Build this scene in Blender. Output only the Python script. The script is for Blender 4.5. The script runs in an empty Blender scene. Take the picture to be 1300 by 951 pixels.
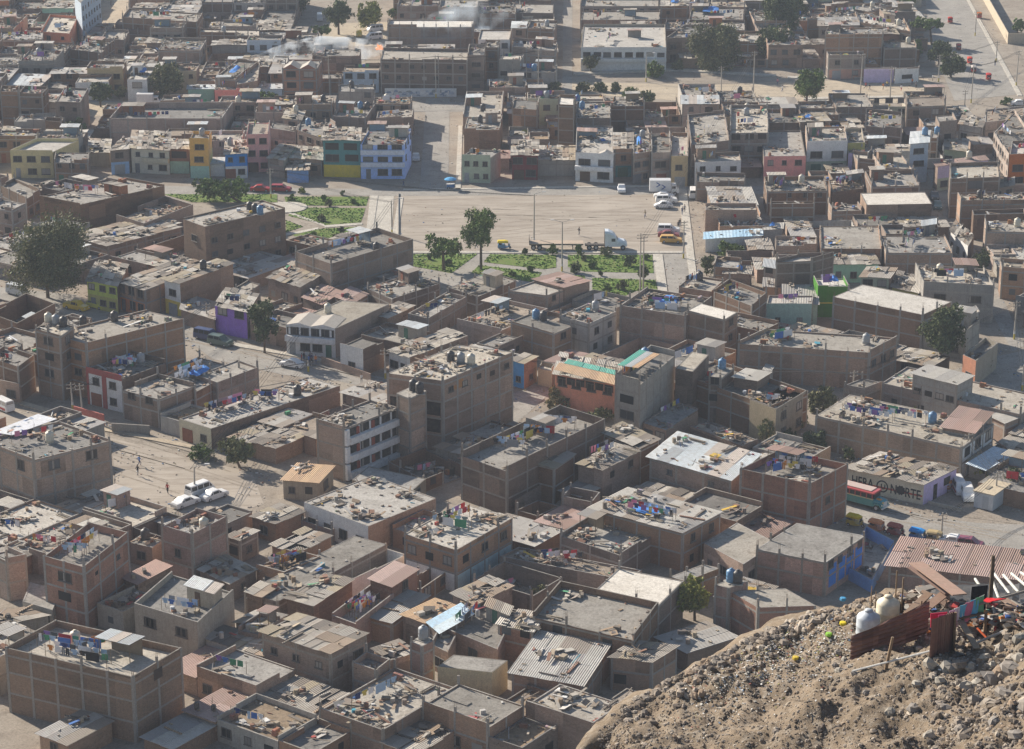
import bpy, math, random
from mathutils import Vector, Matrix
PI = math.pi
R_ = math.radians
HAZE = 0.00014
scene = bpy.context.scene
COL = scene.collection
# ------------------------------------------------------------------ camera geometry (used to set points of the town on the ground)
F_PX, PITCH, CAM_H = 3083.0, R_(19.2), 131.6
CP, SP = math.cos(PITCH), math.sin(PITCH)

def G(u, v, z=0.0):
    """ground (or level z) point that the photograph shows at u, v"""
    dx, f, up = u - 650.0, F_PX, 475.5 - v
    ry = f * CP + up * SP
    rz = -f * SP + up * CP
    t = (z - CAM_H) / rz
    return Vector((dx * t, ry * t, z))

def GD(u, v, d):
    """point at camera depth d"""
    dx, f, up = (u - 650.0) / F_PX * d, d, (475.5 - v) / F_PX * d
    return Vector((dx, f * CP + up * SP, CAM_H - f * SP + up * CP))

def PX(p):
    x, y, z = p[0], p[1], p[2] - CAM_H
    d = y * CP - z * SP
    up = y * SP + z * CP
    return 650 + x / d * F_PX, 475.5 - up / d * F_PX, d

def T(tile, x, y, z=0.0):
    r, c = tile // 10, tile % 10
    return G((0, 325, 650, 970)[c - 1] + x / 3.939, (0, 210, 420, 640)[r - 1] + y / 3.939, z)

# ------------------------------------------------------------------ materials
MATS = {}
def newmat(name):
    m = bpy.data.materials.new(name); m.use_nodes = True
    nt = m.node_tree
    for n in list(nt.nodes): nt.nodes.remove(n)
    out = nt.nodes.new('ShaderNodeOutputMaterial')
    b = nt.nodes.new('ShaderNodeBsdfPrincipled')
    nt.links.new(b.outputs[0], out.inputs[0])
    MATS[name] = m
    return m, nt, b

def N(nt, t, **kw):
    n = nt.nodes.new(t)
    for k, v in kw.items():
        if k.startswith('i_'): n.inputs[k[2:].replace('_', ' ')].default_value = v
        else: setattr(n, k, v)
    return n

def mixc(nt, fac, a, b, mode='MIX'):
    n = nt.nodes.new('ShaderNodeMix'); n.data_type = 'RGBA'; n.blend_type = mode
    def put(sock, val):
        if isinstance(val, (int, float)): sock.default_value = val
        elif isinstance(val, (tuple, list)): sock.default_value = tuple(val) + ((1,) if len(val) == 3 else ())
        else: nt.links.new(val, sock)
    put(n.inputs[0], fac); put(n.inputs[6], a); put(n.inputs[7], b)
    return n.outputs[2]

def ramp(nt, src, lo, hi, a=0.0, b=1.0):
    n = nt.nodes.new('ShaderNodeMapRange')
    nt.links.new(src, n.inputs[0])
    for i, v in enumerate((lo, hi, a, b)): n.inputs[i + 1].default_value = v
    return n.outputs[0]

def noise(nt, vec, scale, detail=4, rough=0.6, stretch=None):
    if stretch:
        mp = nt.nodes.new('ShaderNodeMapping'); mp.inputs['Scale'].default_value = stretch
        nt.links.new(vec, mp.inputs[0]); vec = mp.outputs[0]
    n = N(nt, 'ShaderNodeTexNoise'); n.inputs['Scale'].default_value = scale
    n.inputs['Detail'].default_value = detail; n.inputs['Roughness'].default_value = rough
    nt.links.new(vec, n.inputs['Vector'])
    return n.outputs['Fac']

def val_vary(nt, col, amount=0.35):
    """each object its own slightly different tone"""
    oi = nt.nodes.new('ShaderNodeObjectInfo')
    f = ramp(nt, oi.outputs['Random'], 0, 1, 1 - amount, 1 + amount)
    h = nt.nodes.new('ShaderNodeHueSaturation')
    nt.links.new(f, h.inputs['Value'])
    m = nt.nodes.new('ShaderNodeMath'); m.operation = 'MULTIPLY'; m.inputs[1].default_value = 7.31
    nt.links.new(oi.outputs['Random'], m.inputs[0])
    fr = nt.nodes.new('ShaderNodeMath'); fr.operation = 'FRACT'; nt.links.new(m.outputs[0], fr.inputs[0])
    nt.links.new(ramp(nt, fr.outputs[0], 0, 1, 0.65, 1.25), h.inputs['Saturation'])
    nt.links.new(col, h.inputs['Color'])
    return h.outputs['Color']

def wall_mat(name, base, brick=0.0, dirt=0.5, vary=0.3, dirtcol=(0.2, 0.16, 0.125), rough=0.92):
    m, nt, b = newmat(name)
    uv = N(nt, 'ShaderNodeUVMap').outputs[0]
    geo = N(nt, 'ShaderNodeNewGeometry').outputs['Position']
    col = None
    if brick:
        br = N(nt, 'ShaderNodeTexBrick')
        br.inputs['Scale'].default_value = 1.0
        br.inputs['Brick Width'].default_value = 0.30; br.inputs['Row Height'].default_value = 0.125
        br.inputs['Mortar Size'].default_value = 0.014; br.inputs['Mortar Smooth'].default_value = 0.2
        br.inputs['Color1'].default_value = tuple(c * 1.18 for c in base) + (1,)
        br.inputs['Color2'].default_value = tuple(c * 0.78 for c in base) + (1,)
        br.inputs['Mortar'].default_value = (0.26, 0.225, 0.19, 1)
        br.inputs['Bias'].default_value = -0.1
        nt.links.new(uv, br.inputs['Vector'])
        col = br.outputs['Color']
        # each bay between the columns was filled from another load of brick
        sp = N(nt, 'ShaderNodeSeparateXYZ'); nt.links.new(uv, sp.inputs[0]); cb = N(nt, 'ShaderNodeCombineXYZ')
        for ax, size in ((0, 3.9), (1, 2.7)):
            dv = N(nt, 'ShaderNodeMath', operation='DIVIDE'); dv.inputs[1].default_value = size; nt.links.new(sp.outputs[ax], dv.inputs[0])
            fl_ = N(nt, 'ShaderNodeMath', operation='FLOOR'); nt.links.new(dv.outputs[0], fl_.inputs[0]); nt.links.new(fl_.outputs[0], cb.inputs[ax])
        oi_ = N(nt, 'ShaderNodeObjectInfo'); nt.links.new(oi_.outputs['Random'], cb.inputs[2])
        wn = N(nt, 'ShaderNodeTexWhiteNoise', noise_dimensions='3D'); nt.links.new(cb.outputs[0], wn.inputs['Vector'])
        bm_ = nt.nodes.new('ShaderNodeVectorMath'); bm_.operation = 'SCALE'; nt.links.new(col, bm_.inputs[0])
        nt.links.new(ramp(nt, wn.outputs['Value'], 0, 1, 0.70, 1.36), bm_.inputs['Scale']); col = bm_.outputs[0]
        col = mixc(nt, ramp(nt, noise(nt, uv, 1.8, 5, 0.75), 0.54, 0.66, 0, 0.4), col, (0.34, 0.29, 0.24))
        # courses laid at different times: broad bands and patches of paler, dustier brick
        col = mixc(nt, ramp(nt, noise(nt, uv, 0.55, 3, 0.5, (0.5, 1.6, 1)), 0.45, 0.62, 0, 0.55), col, tuple(min(1, c * 1.0 + 0.05) for c in base))
    else:
        col = mixc(nt, ramp(nt, noise(nt, geo, 1.3, 5), 0.3, 0.7), tuple(c * 0.9 for c in base), tuple(min(1, c * 1.08) for c in base))
    # grime: streaks down the wall and blotches
    st = ramp(nt, noise(nt, uv, 1.0, 5, 0.7, (2.2, 0.22, 1)), 0.46, 0.72, 0, dirt)
    col = mixc(nt, st, col, dirtcol)
    bl = ramp(nt, noise(nt, geo, 0.6, 6, 0.7), 0.5, 0.75, 0, dirt)
    col = mixc(nt, bl, col, (0.22, 0.195, 0.17))
    fine = ramp(nt, noise(nt, geo, 7.0, 3, 0.7), 0.25, 0.75, 0.72, 1.22)
    mul = nt.nodes.new('ShaderNodeVectorMath'); mul.operation = 'SCALE'
    nt.links.new(col, mul.inputs[0]); nt.links.new(fine, mul.inputs['Scale'])
    col = val_vary(nt, mul.outputs[0], vary)
    nt.links.new(col, b.inputs['Base Color'])
    b.inputs['Roughness'].default_value = rough
    b.inputs['Specular IOR Level'].default_value = 0.2
    bp = N(nt, 'ShaderNodeBump'); bp.inputs['Strength'].default_value = 0.5; bp.inputs['Distance'].default_value = 0.04
    nt.links.new(noise(nt, geo, 4.0, 5), bp.inputs['Height']); nt.links.new(bp.outputs[0], b.inputs['Normal'])
    return m

def floor_mat(name, base, second, third=None, vary=0.2, s=0.35, crack=True):
    """flat roofs and ground: blotches, water stains, dust"""
    m, nt, b = newmat(name)
    geo = N(nt, 'ShaderNodeNewGeometry').outputs['Position']
    a = ramp(nt, noise(nt, geo, s, 6, 0.65), 0.38, 0.64)
    col = mixc(nt, a, base, second)
    c2 = ramp(nt, noise(nt, geo, s * 3.3, 6, 0.75), 0.52, 0.66, 0, 0.8)
    col = mixc(nt, c2, col, third or tuple(c * 0.55 for c in base))
    fine = ramp(nt, noise(nt, geo, 3.2, 6, 0.85), 0.3, 0.7, 0.6, 1.3)
    mul = nt.nodes.new('ShaderNodeVectorMath'); mul.operation = 'SCALE'
    nt.links.new(col, mul.inputs[0]); nt.links.new(fine, mul.inputs['Scale'])
    col = val_vary(nt, mul.outputs[0], vary) if vary else mul.outputs[0]
    nt.links.new(col, b.inputs['Base Color'])
    b.inputs['Roughness'].default_value = 0.95; b.inputs['Specular IOR Level'].default_value = 0.15
    bp = N(nt, 'ShaderNodeBump'); bp.inputs['Strength'].default_value = 0.6; bp.inputs['Distance'].default_value = 0.08
    nt.links.new(noise(nt, geo, 2.0, 6, 0.7), bp.inputs['Height']); nt.links.new(bp.outputs[0], b.inputs['Normal'])
    return m

def col_mat(name, rough=0.8, corr=False, spec=0.25, dirt=0.35, metal=0.0):
    """colour comes from each piece (attribute Col) plus weathering"""
    m, nt, b = newmat(name)
    at = N(nt, 'ShaderNodeAttribute', attribute_name='Col')
    geo = N(nt, 'ShaderNodeNewGeometry').outputs['Position']
    col = at.outputs['Color']
    col = mixc(nt, ramp(nt, noise(nt, geo, 1.6, 5, 0.7), 0.45, 0.7, 0, dirt), col, (0.24, 0.2, 0.16))
    fine = ramp(nt, noise(nt, geo, 5.0, 4, 0.75), 0.25, 0.75, 0.8, 1.15)
    mul = nt.nodes.new('ShaderNodeVectorMath'); mul.operation = 'SCALE'
    nt.links.new(col, mul.inputs[0]); nt.links.new(fine, mul.inputs['Scale'])
    nt.links.new(mul.outputs[0], b.inputs['Base Color'])
    b.inputs['Roughness'].default_value = rough; b.inputs['Specular IOR Level'].default_value = spec
    b.inputs['Metallic'].default_value = metal
    if corr:
        uv = N(nt, 'ShaderNodeUVMap').outputs[0]
        w = N(nt, 'ShaderNodeTexWave', bands_direction='X', wave_profile='SIN')
        w.inputs['Scale'].default_value = 1.1; w.inputs['Distortion'].default_value = 0.0
        nt.links.new(uv, w.inputs['Vector'])
        bp = N(nt, 'ShaderNodeBump'); bp.inputs['Strength'].default_value = 1.0; bp.inputs['Distance'].default_value = 0.06
        nt.links.new(w.outputs['Fac'], bp.inputs['Height']); nt.links.new(bp.outputs[0], b.inputs['Normal'])
    return m

WALLS = {
    'B': wall_mat('brown_brick', (0.255, 0.152, 0.10), 1, 0.28, 0.38),
    'R': wall_mat('red_brick', (0.34, 0.15, 0.09), 1, 0.22, 0.18),
    'K': wall_mat('dusty_brick', (0.285, 0.19, 0.135), 1, 0.3, 0.32),
    'G': wall_mat('grey_plaster', (0.37, 0.345, 0.31), 0, 0.45, 0.25),
    'g': wall_mat('sand_plaster', (0.38, 0.335, 0.265), 0, 0.4, 0.2),
}
PAINT = {
    'white': (0.74, 0.73, 0.71), 'cream': (0.66, 0.58, 0.40), 'yellow': (0.68, 0.53, 0.12), 'orange': (0.85, 0.42, 0.02),
    'salmon': (0.80, 0.27, 0.14), 'pink': (0.90, 0.22, 0.16), 'blue': (0.05, 0.26, 0.68), 'skyblue': (0.20, 0.42, 0.72),
    'periwinkle': (0.22, 0.42, 0.95), 'mint': (0.36, 0.58, 0.46), 'teal': (0.10, 0.26, 0.27), 'green': (0.07, 0.20, 0.04),
    'lime': (0.50, 0.56, 0.16), 'red': (0.48, 0.10, 0.07), 'maroon': (0.20, 0.05, 0.05), 'purple': (0.34, 0.19, 0.62),
    'lilac': (0.56, 0.46, 0.70), 'palegreen': (0.44, 0.50, 0.36), 'olive': (0.45, 0.42, 0.16), 'brown': (0.26, 0.13, 0.08),
    'paleblue': (0.50, 0.60, 0.70), 'terracotta': (0.55, 0.21, 0.10), 'tan': (0.5, 0.40, 0.26),
}
for k, v in PAINT.items():
    WALLS[k] = wall_mat(k + '_paint', v, 0, 0.14, 0.05, (0.3, 0.27, 0.23), 0.8)
M_CONC = wall_mat('concrete_frame', (0.34, 0.31, 0.275), 0, 0.4, 0.15)
ROOFS = {
    'C': floor_mat('pale_roof_concrete', (0.43, 0.40, 0.35), (0.345, 0.315, 0.27), (0.22, 0.195, 0.165), 0.28),
    'c': floor_mat('grey_roof_concrete', (0.30, 0.285, 0.26), (0.22, 0.205, 0.185), (0.13, 0.12, 0.108), 0.35),
    'D': floor_mat('dirt_floor', (0.33, 0.265, 0.20), (0.25, 0.2, 0.15), (0.16, 0.13, 0.10)),
    'W': floor_mat('whitewashed_roof', (0.60, 0.57, 0.52), (0.52, 0.49, 0.44), (0.34, 0.31, 0.27)),
}
M_COL = col_mat('weathered_colours')
M_CORR = col_mat('corrugated_sheet', 0.7, corr=True, dirt=0.45)
M_CLOTH = col_mat('cloth', 0.95, spec=0.05, dirt=0.03)
M_PLASTIC = col_mat('moulded_plastic', 0.5, spec=0.4, dirt=0.25)
M_CARPAINT = col_mat('car_paint', 0.3, spec=0.5, dirt=0.15)
M_RUBBER = col_mat('rubber', 0.9, dirt=0.3)
def simple(name, c, rough=0.8, spec=0.3, metal=0.0):
    m, nt, b = newmat(name)
    geo = N(nt, 'ShaderNodeNewGeometry').outputs['Position']
    col = mixc(nt, ramp(nt, noise(nt, geo, 2.5, 4), 0.3, 0.7), tuple(x * 0.8 for x in c), tuple(min(1, x * 1.15) for x in c))
    nt.links.new(col, b.inputs['Base Color']); b.inputs['Roughness'].default_value = rough
    b.inputs['Specular IOR Level'].default_value = spec; b.inputs['Metallic'].default_value = metal
    return m
M_GLASS, _nt, _b = newmat('window_glass')
_oi = N(_nt, 'ShaderNodeObjectInfo')
_c = mixc(_nt, ramp(_nt, _oi.outputs['Random'], 0.70, 0.74), (0.022, 0.024, 0.027), (0.10, 0.11, 0.12))
_c = mixc(_nt, ramp(_nt, _oi.outputs['Random'], 0.86, 0.87), _c, (0.34, 0.31, 0.28))
_nt.links.new(_c, _b.inputs['Base Color']); _b.inputs['Roughness'].default_value = 0.3; _b.inputs['Specular IOR Level'].default_value = 0.4
M_DARK = simple('dark_interior', (0.03, 0.027, 0.025), 0.95, 0.1)
M_WFRAME = simple('window_frame_paint', (0.17, 0.155, 0.14))
M_DOOR = simple('door_brown', (0.12, 0.075, 0.05))
M_IRON = simple('iron', (0.10, 0.085, 0.075), 0.7)

# ------------------------------------------------------------------ mesh helper
class MB:
    def __init__(s):
        s.v = []; s.f = []; s.m = []; s.c = []; s.uv = []
    def face(s, pts, col=(0.5, 0.5, 0.5), mi=0, uv=None):
        n = len(s.v); s.v.extend([tuple(p) for p in pts]); s.f.append(tuple(range(n, n + len(pts))))
        s.m.append(mi); s.c.append(col); s.uv.append(uv)
    def idx(s, verts, faces, col=(0.5, 0.5, 0.5), mi=0):
        n = len(s.v); s.v.extend([tuple(p) for p in verts])
        for f in faces:
            s.f.append(tuple(n + i for i in f)); s.m.append(mi); s.c.append(col); s.uv.append(None)
    def hexa(s, p, col=(0.5, 0.5, 0.5), mi=0):
        """8 points: bottom 4 (ccw), top 4"""
        s.idx(p, [(3, 2, 1, 0), (4, 5, 6, 7), (0, 1, 5, 4), (1, 2, 6, 5), (2, 3, 7, 6), (3, 0, 4, 7)], col, mi)
    def box(s, c, size, rz=0, col=(0.5, 0.5, 0.5), mi=0, M=None):
        x, y, z = [a / 2 for a in size]
        M = M or Matrix.Rotation(rz, 3, 'Z')
        c = Vector(c)
        s.hexa([c + M @ Vector(q) for q in ((-x, -y, -z), (x, -y, -z), (x, y, -z), (-x, y, -z), (-x, -y, z), (x, -y, z), (x, y, z), (-x, y, z))], col, mi)
    def prism(s, poly, z0, z1, col=(0.5, 0.5, 0.5), mi=0):
        n = len(poly)
        vs = [(p[0], p[1], z0) for p in poly] + [(p[0], p[1], z1) for p in poly]
        s.idx(vs, [tuple(range(n - 1, -1, -1)), tuple(range(n, 2 * n))] + [(i, (i + 1) % n, n + (i + 1) % n, n + i) for i in range(n)], col, mi)
    def tube(s, a, b, r, n=6, col=(0.5, 0.5, 0.5), mi=0, r2=None):
        a, b = Vector(a), Vector(b); d = (b - a)
        if d.length < 1e-6: return
        d.normalize(); x = d.orthogonal().normalized(); y = d.cross(x)
        r2 = r if r2 is None else r2
        vs = [a + (x * math.cos(2 * PI * i / n) + y * math.sin(2 * PI * i / n)) * r for i in range(n)] + \
             [b + (x * math.cos(2 * PI * i / n) + y * math.sin(2 * PI * i / n)) * r2 for i in range(n)]
        s.idx(vs, [tuple(range(n - 1, -1, -1)), tuple(range(n, 2 * n))] + [(i, (i + 1) % n, n + (i + 1) % n, n + i) for i in range(n)], col, mi)
    def lathe(s, prof, c=(0, 0, 0), n=14, col=(0.5, 0.5, 0.5), mi=0):
        c = Vector(c); vs = []
        for r, z in prof:
            for i in range(n): vs.append(c + Vector((r * math.cos(2 * PI * i / n), r * math.sin(2 * PI * i / n), z)))
        fs = []
        for k in range(len(prof) - 1):
            for i in range(n): fs.append((k * n + i, k * n + (i + 1) % n, (k + 1) * n + (i + 1) % n, (k + 1) * n + i))
        fs.append(tuple(range(n - 1, -1, -1))); fs.append(tuple((len(prof) - 1) * n + i for i in range(n)))
        s.idx(vs, fs, col, mi)
    def mesh(s, name, mats, smooth=False):
        me = bpy.data.meshes.new(name)
        me.from_pydata(s.v, [], s.f)
        for m in mats: me.materials.append(m)
        if len(mats) > 1: me.polygons.foreach_set('material_index', s.m)
        ca = me.color_attributes.new('Col', 'FLOAT_COLOR', 'CORNER')
        buf = []
        for f, c in zip(s.f, s.c):
            buf.extend((c[0], c[1], c[2], 1.0) * len(f))
        ca.data.foreach_set('color', buf)
        ul = me.uv_layers.new(name='UVMap')
        buf = []
        for f, u in zip(s.f, s.uv):
            if u is None:
                p = [s.v[i] for i in f]
                for q in p: buf.extend((q[0] + q[1] * 0.3, q[2] + q[1] * 0.5))
            else:
                for q in u: buf.extend(q)
        ul.data.foreach_set('uv', buf)
        if smooth: me.polygons.foreach_set('use_smooth', [True] * len(s.f))
        me.update()
        return me
    def build(s, name, mats, parent=None, loc=None, smooth=False):
        if not s.f: return None
        if not isinstance(mats, (list, tuple)): mats = [mats]
        me = s.mesh(name, mats, smooth)
        return link(name, me, parent, loc)

def link(name, me, parent=None, loc=None, rz=None):
    o = bpy.data.objects.new(name, me); COL.objects.link(o)
    if parent is not None: o.parent = parent
    if loc is not None: o.location = loc
    if rz is not None: o.rotation_euler = (0, 0, rz)
    return o

def tag(o, label=None, cat=None, group=None, kind=None):
    if label: o['label'] = label
    if cat: o['category'] = cat
    if group: o['group'] = group
    if kind: o['kind'] = kind
    return o

def root(name, loc, rz=0, label=None, cat=None, group=None):
    o = link(name, None, None, loc, rz)
    return tag(o, label, cat, group)

KIDS = {}
def copy_tree(o, parent=None):
    c = o.copy(); COL.objects.link(c)
    if parent is not None: c.parent = parent
    for ch in list(o.children): copy_tree(ch, c)
    return c

# polygon helpers
def inset(poly, t):
    n = len(poly); out = []
    for i in range(n):
        a, b, c = poly[i - 1], poly[i], poly[(i + 1) % n]
        d1 = (Vector((b[0] - a[0], b[1] - a[1]))).normalized(); d2 = (Vector((c[0] - b[0], c[1] - b[1]))).normalized()
        n1 = Vector((-d1.y, d1.x)); n2 = Vector((-d2.y, d2.x))
        k = 1 + n1.dot(n2)
        off = (n1 + n2) * (t / max(k, 0.3))
        out.append(Vector((b[0] + off.x, b[1] + off.y)))
    return out

def in_poly(x, y, P):
    c = False; j = len(P) - 1
    for i in range(len(P)):
        xi, yi, xj, yj = P[i][0], P[i][1], P[j][0], P[j][1]
        if (yi > y) != (yj > y) and x < (xj - xi) * (y - yi) / (yj - yi) + xi: c = not c
        j = i
    return c
# ------------------------------------------------------------------ houses
FOOT = []        # footprints already taken: (poly, bbox)
HOUSES = []      # records for the labels
LINES = []       # places for washing lines: (a, b, z, house)
TANKS = []
FH = 2.7
CORR = {'M': [(0.34, 0.33, 0.32), (0.40, 0.385, 0.36), (0.27, 0.26, 0.25), (0.46, 0.44, 0.40), (0.30, 0.26, 0.22)],
        'N': [(0.34, 0.235, 0.205), (0.40, 0.29, 0.26), (0.27, 0.18, 0.15), (0.38, 0.25, 0.21)],
        'V': [(0.50, 0.55, 0.58), (0.60, 0.63, 0.64), (0.40, 0.43, 0.45), (0.50, 0.44, 0.39)],
        'U': [(0.38, 0.60, 0.78), (0.48, 0.66, 0.80), (0.6, 0.7, 0.76)],
        'O': [(0.50, 0.34, 0.20), (0.46, 0.30, 0.18), (0.54, 0.38, 0.24), (0.46, 0.31, 0.19)],
        'P': [(0.30, 0.27, 0.235), (0.36, 0.33, 0.29), (0.42, 0.38, 0.32), (0.22, 0.19, 0.16), (0.30, 0.23, 0.17), (0.17, 0.15, 0.13), (0.33, 0.28, 0.2), (0.48, 0.45, 0.40)]}
JUNKC = [(0.30, 0.22, 0.15), (0.36, 0.30, 0.22), (0.42, 0.40, 0.36), (0.10, 0.09, 0.08), (0.18, 0.15, 0.12), (0.46, 0.42, 0.36), (0.24, 0.2, 0.17), (0.26, 0.14, 0.095),
         (0.30, 0.22, 0.15), (0.2, 0.17, 0.14), (0.34, 0.30, 0.25), (0.14, 0.12, 0.11), (0.5, 0.48, 0.45)]
JUNKBRIGHT = [(0.05, 0.16, 0.45), (0.40, 0.07, 0.06), (0.66, 0.66, 0.64), (0.66, 0.66, 0.64), (0.6, 0.62, 0.65), (0.08, 0.30, 0.16), (0.6, 0.4, 0.06), (0.05, 0.30, 0.40), (0.35, 0.08, 0.10)]
def V2(p): return Vector((p[0], p[1]))
def lerp(a, b, t): return a + (b - a) * t
def bil(P, s, t):
    """s along side 0 (P0->P1), t from side 0 to the far side"""
    return lerp(lerp(P[0], P[1], s), lerp(P[3], P[2], s), t)

def sheets(mb, P, z, pal, rnd, w=1.9, slope=0.0, over=0.25, gap=0.0, jit=0.05, seg=3.2):
    """overlapping roofing sheets over the quad P, laid in strips"""
    W = ((P[1] - P[0]).length + (P[2] - P[3]).length) / 2; D = ((P[3] - P[0]).length + (P[2] - P[1]).length) / 2
    ns = max(1, round(W / w)); nt_ = max(1, round(D / seg))
    for i in range(ns):
        base = rnd.choice(pal)
        for j in range(nt_):
            if rnd.random() < gap: continue
            s0, s1 = i / ns - over / W * (i == 0) - 0.02, (i + 1) / ns + over / W * (i == ns - 1)
            t0, t1 = j / nt_ - over / D * (j == 0) - 0.02, (j + 1) / nt_ + over / D * (j == nt_ - 1)
            c = base if rnd.random() < 0.6 else rnd.choice(pal); k = rnd.uniform(0.85, 1.12)
            c = tuple(min(0.9, x * k) for x in c)
            zz = z + slope * D * (j + 0.5) / nt_ + rnd.uniform(0, jit) + 0.012 * ((i * 3 + j) % 5)
            tl = rnd.uniform(-jit, jit) * 1.2; ts = slope * D / nt_ / 2
            q = [bil(P, s0, t0), bil(P, s1, t0), bil(P, s1, t1), bil(P, s0, t1)]
            zs = [zz - ts + tl, zz - ts, zz + ts, zz + ts + tl]
            a = [Vector((q[k].x, q[k].y, zs[k])) for k in range(4)]; b = [p + Vector((0, 0, 0.035)) for p in a]
            mb.hexa(a + b, c)
            mb.uv[-5] = [(s0 * W, t0 * D), (s1 * W, t0 * D), (s1 * W, t1 * D), (s0 * W, t1 * D)]

def junk(mb, P, z, n, rnd, bright=0.08, big=1.0):
    """heaps of boards, bricks, drums, sacks on the roof"""
    IP = inset(P, 0.45)
    for h in range(n):      # single bits, mostly along the walls
        c = bil(P, rnd.uniform(0.04, 0.96), rnd.uniform(0.04, 0.96)) if rnd.random() < 0.25 else (bil(P, rnd.uniform(0.04, 0.96), rnd.choice([0.07, 0.93]) + rnd.gauss(0, 0.02)) if rnd.random() < 0.5 else bil(P, rnd.choice([0.07, 0.93]) + rnd.gauss(0, 0.02), rnd.uniform(0.04, 0.96)))
        if not in_poly(c.x, c.y, IP): continue
        mb.box((c.x, c.y, z + 0.06), (rnd.uniform(0.15, 0.7), rnd.uniform(0.08, 0.3), rnd.uniform(0.08, 0.22)), rnd.uniform(0, PI), rnd.choice(JUNKBRIGHT) if rnd.random() < bright * 0.6 else rnd.choice(JUNKC))
    ax = math.atan2((P[1] - P[0]).y, (P[1] - P[0]).x)
    for h in range(max(0, n // 12)):      # stacks of brick and bundles of timber along the walls
        c = bil(P, rnd.choice([0.14, 0.86, rnd.uniform(0.15, 0.85)]), rnd.choice([0.12, 0.88])); a = ax + rnd.choice([0, PI / 2])
        if not in_poly(c.x, c.y, IP): continue
        if rnd.random() < 0.45:
            bc = rnd.choice([(0.34, 0.15, 0.09), (0.28, 0.14, 0.10), (0.36, 0.34, 0.31)])
            for q in range(3):
                for w_ in range(rnd.randint(2, 4)):
                    d = Vector((math.cos(a), math.sin(a))) * (w_ * 0.33)
                    mb.box((c.x + d.x, c.y + d.y, z + 0.14 + q * 0.26), (0.31, 0.55 - q * 0.08, 0.24), a + rnd.gauss(0, 0.05), tuple(x * rnd.uniform(0.8, 1.2) for x in bc))
        else:
            L = rnd.uniform(2, 4.2)
            for q in range(rnd.randint(5, 11)):
                d = Vector((-math.sin(a), math.cos(a))) * rnd.uniform(-0.4, 0.4)
                mb.box((c.x + d.x, c.y + d.y, z + 0.08 + 0.07 * (q // 3)), (L * rnd.uniform(0.7, 1), 0.1, 0.06), a + rnd.gauss(0, 0.07), rnd.choice([(0.34, 0.28, 0.2), (0.28, 0.25, 0.21), (0.40, 0.36, 0.3), (0.2, 0.17, 0.14)]))
    for h in range(max(1, n // 9)):
        s, t = rnd.uniform(0.1, 0.9), rnd.choice([rnd.uniform(0.06, 0.3), rnd.uniform(0.1, 0.9)])
        if rnd.random() < 0.5: s, t = t, s
        c0 = bil(P, s, t)
        for k in range(9):
            c = c0 + Vector((rnd.gauss(0, 0.9), rnd.gauss(0, 0.9)))
            if not in_poly(c.x, c.y, IP): continue
            col = rnd.choice(JUNKBRIGHT) if rnd.random() < bright else rnd.choice(JUNKC)
            r = rnd.random(); a = rnd.uniform(0, PI)
            if r < 0.34:   # board
                M = Matrix.Rotation(a, 3, 'Z') @ Matrix.Rotation(rnd.uniform(-0.25, 0.25), 3, 'Y')
                mb.box((c.x, c.y, z + rnd.uniform(0.15, 0.5)), (rnd.uniform(1.2, 3.0) * big, rnd.uniform(0.08, 0.5), 0.05), col=col, M=M)
            elif r < 0.62:
                mb.box((c.x, c.y, z + 0.2), (rnd.uniform(0.3, 1.0) * big, rnd.uniform(0.3, 0.7), rnd.uniform(0.2, 0.7)), a, col)
            elif r < 0.72:
                mb.lathe([(0.28, 0), (0.3, 0.4), (0.28, rnd.uniform(0.5, 0.9))], (c.x, c.y, z), 8, col)
            elif r < 0.88:
                M = Matrix.Rotation(a, 3, 'Z') @ Matrix.Rotation(rnd.uniform(-0.5, 0.5), 3, 'X')
                mb.box((c.x, c.y, z + 0.25), (rnd.uniform(0.8, 1.6), rnd.uniform(0.6, 1.2), 0.06), col=col, M=M)
            else:
                b = Vector((c.x + rnd.uniform(-1.2, 1.2), c.y + rnd.uniform(-1.2, 1.2), z + rnd.uniform(0.2, 1.0)))
                mb.tube((c.x, c.y, z + 0.05), b, 0.05, 4, col)

WIN = {}
def win_mesh(w, h):
    k = (round(w, 1), round(h, 1))
    if k in WIN: return WIN[k]
    f = MB(); t = 0.07
    for x, z, sx, sz in ((0, h / 2 - t / 2, w, t), (0, -h / 2 + t / 2, w, t), (-w / 2 + t / 2, 0, t, h - 2 * t), (w / 2 - t / 2, 0, t, h - 2 * t), (0, 0, 0.05, h - 2 * t)):
        f.box((x, -0.05, z), (sx, 0.1, sz))
    f.box((0, -0.09, -h / 2 - 0.05), (w + 0.2, 0.2, 0.08))
    p = MB(); p.box((0, -0.015, 0), (w - 0.1, 0.03, h - 0.1))
    WIN[k] = (f.mesh('window', [M_WFRAME]), p.mesh('pane', [M_GLASS]))
    return WIN[k]
DOORS = {}
def door_mesh(w, h, mat):
    k = (w, h, mat.name)
    if k not in DOORS:
        d = MB(); d.box((0, -0.04, h / 2), (w, 0.08, h)); DOORS[k] = d.mesh('door', [mat])
    return DOORS[k]
DOORM = [M_DOOR, simple('door_green', (0.07, 0.17, 0.12)), simple('door_grey', (0.16, 0.16, 0.17)), simple('door_rust', (0.25, 0.10, 0.06)), simple('shutter_metal', (0.30, 0.31, 0.32))]

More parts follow.
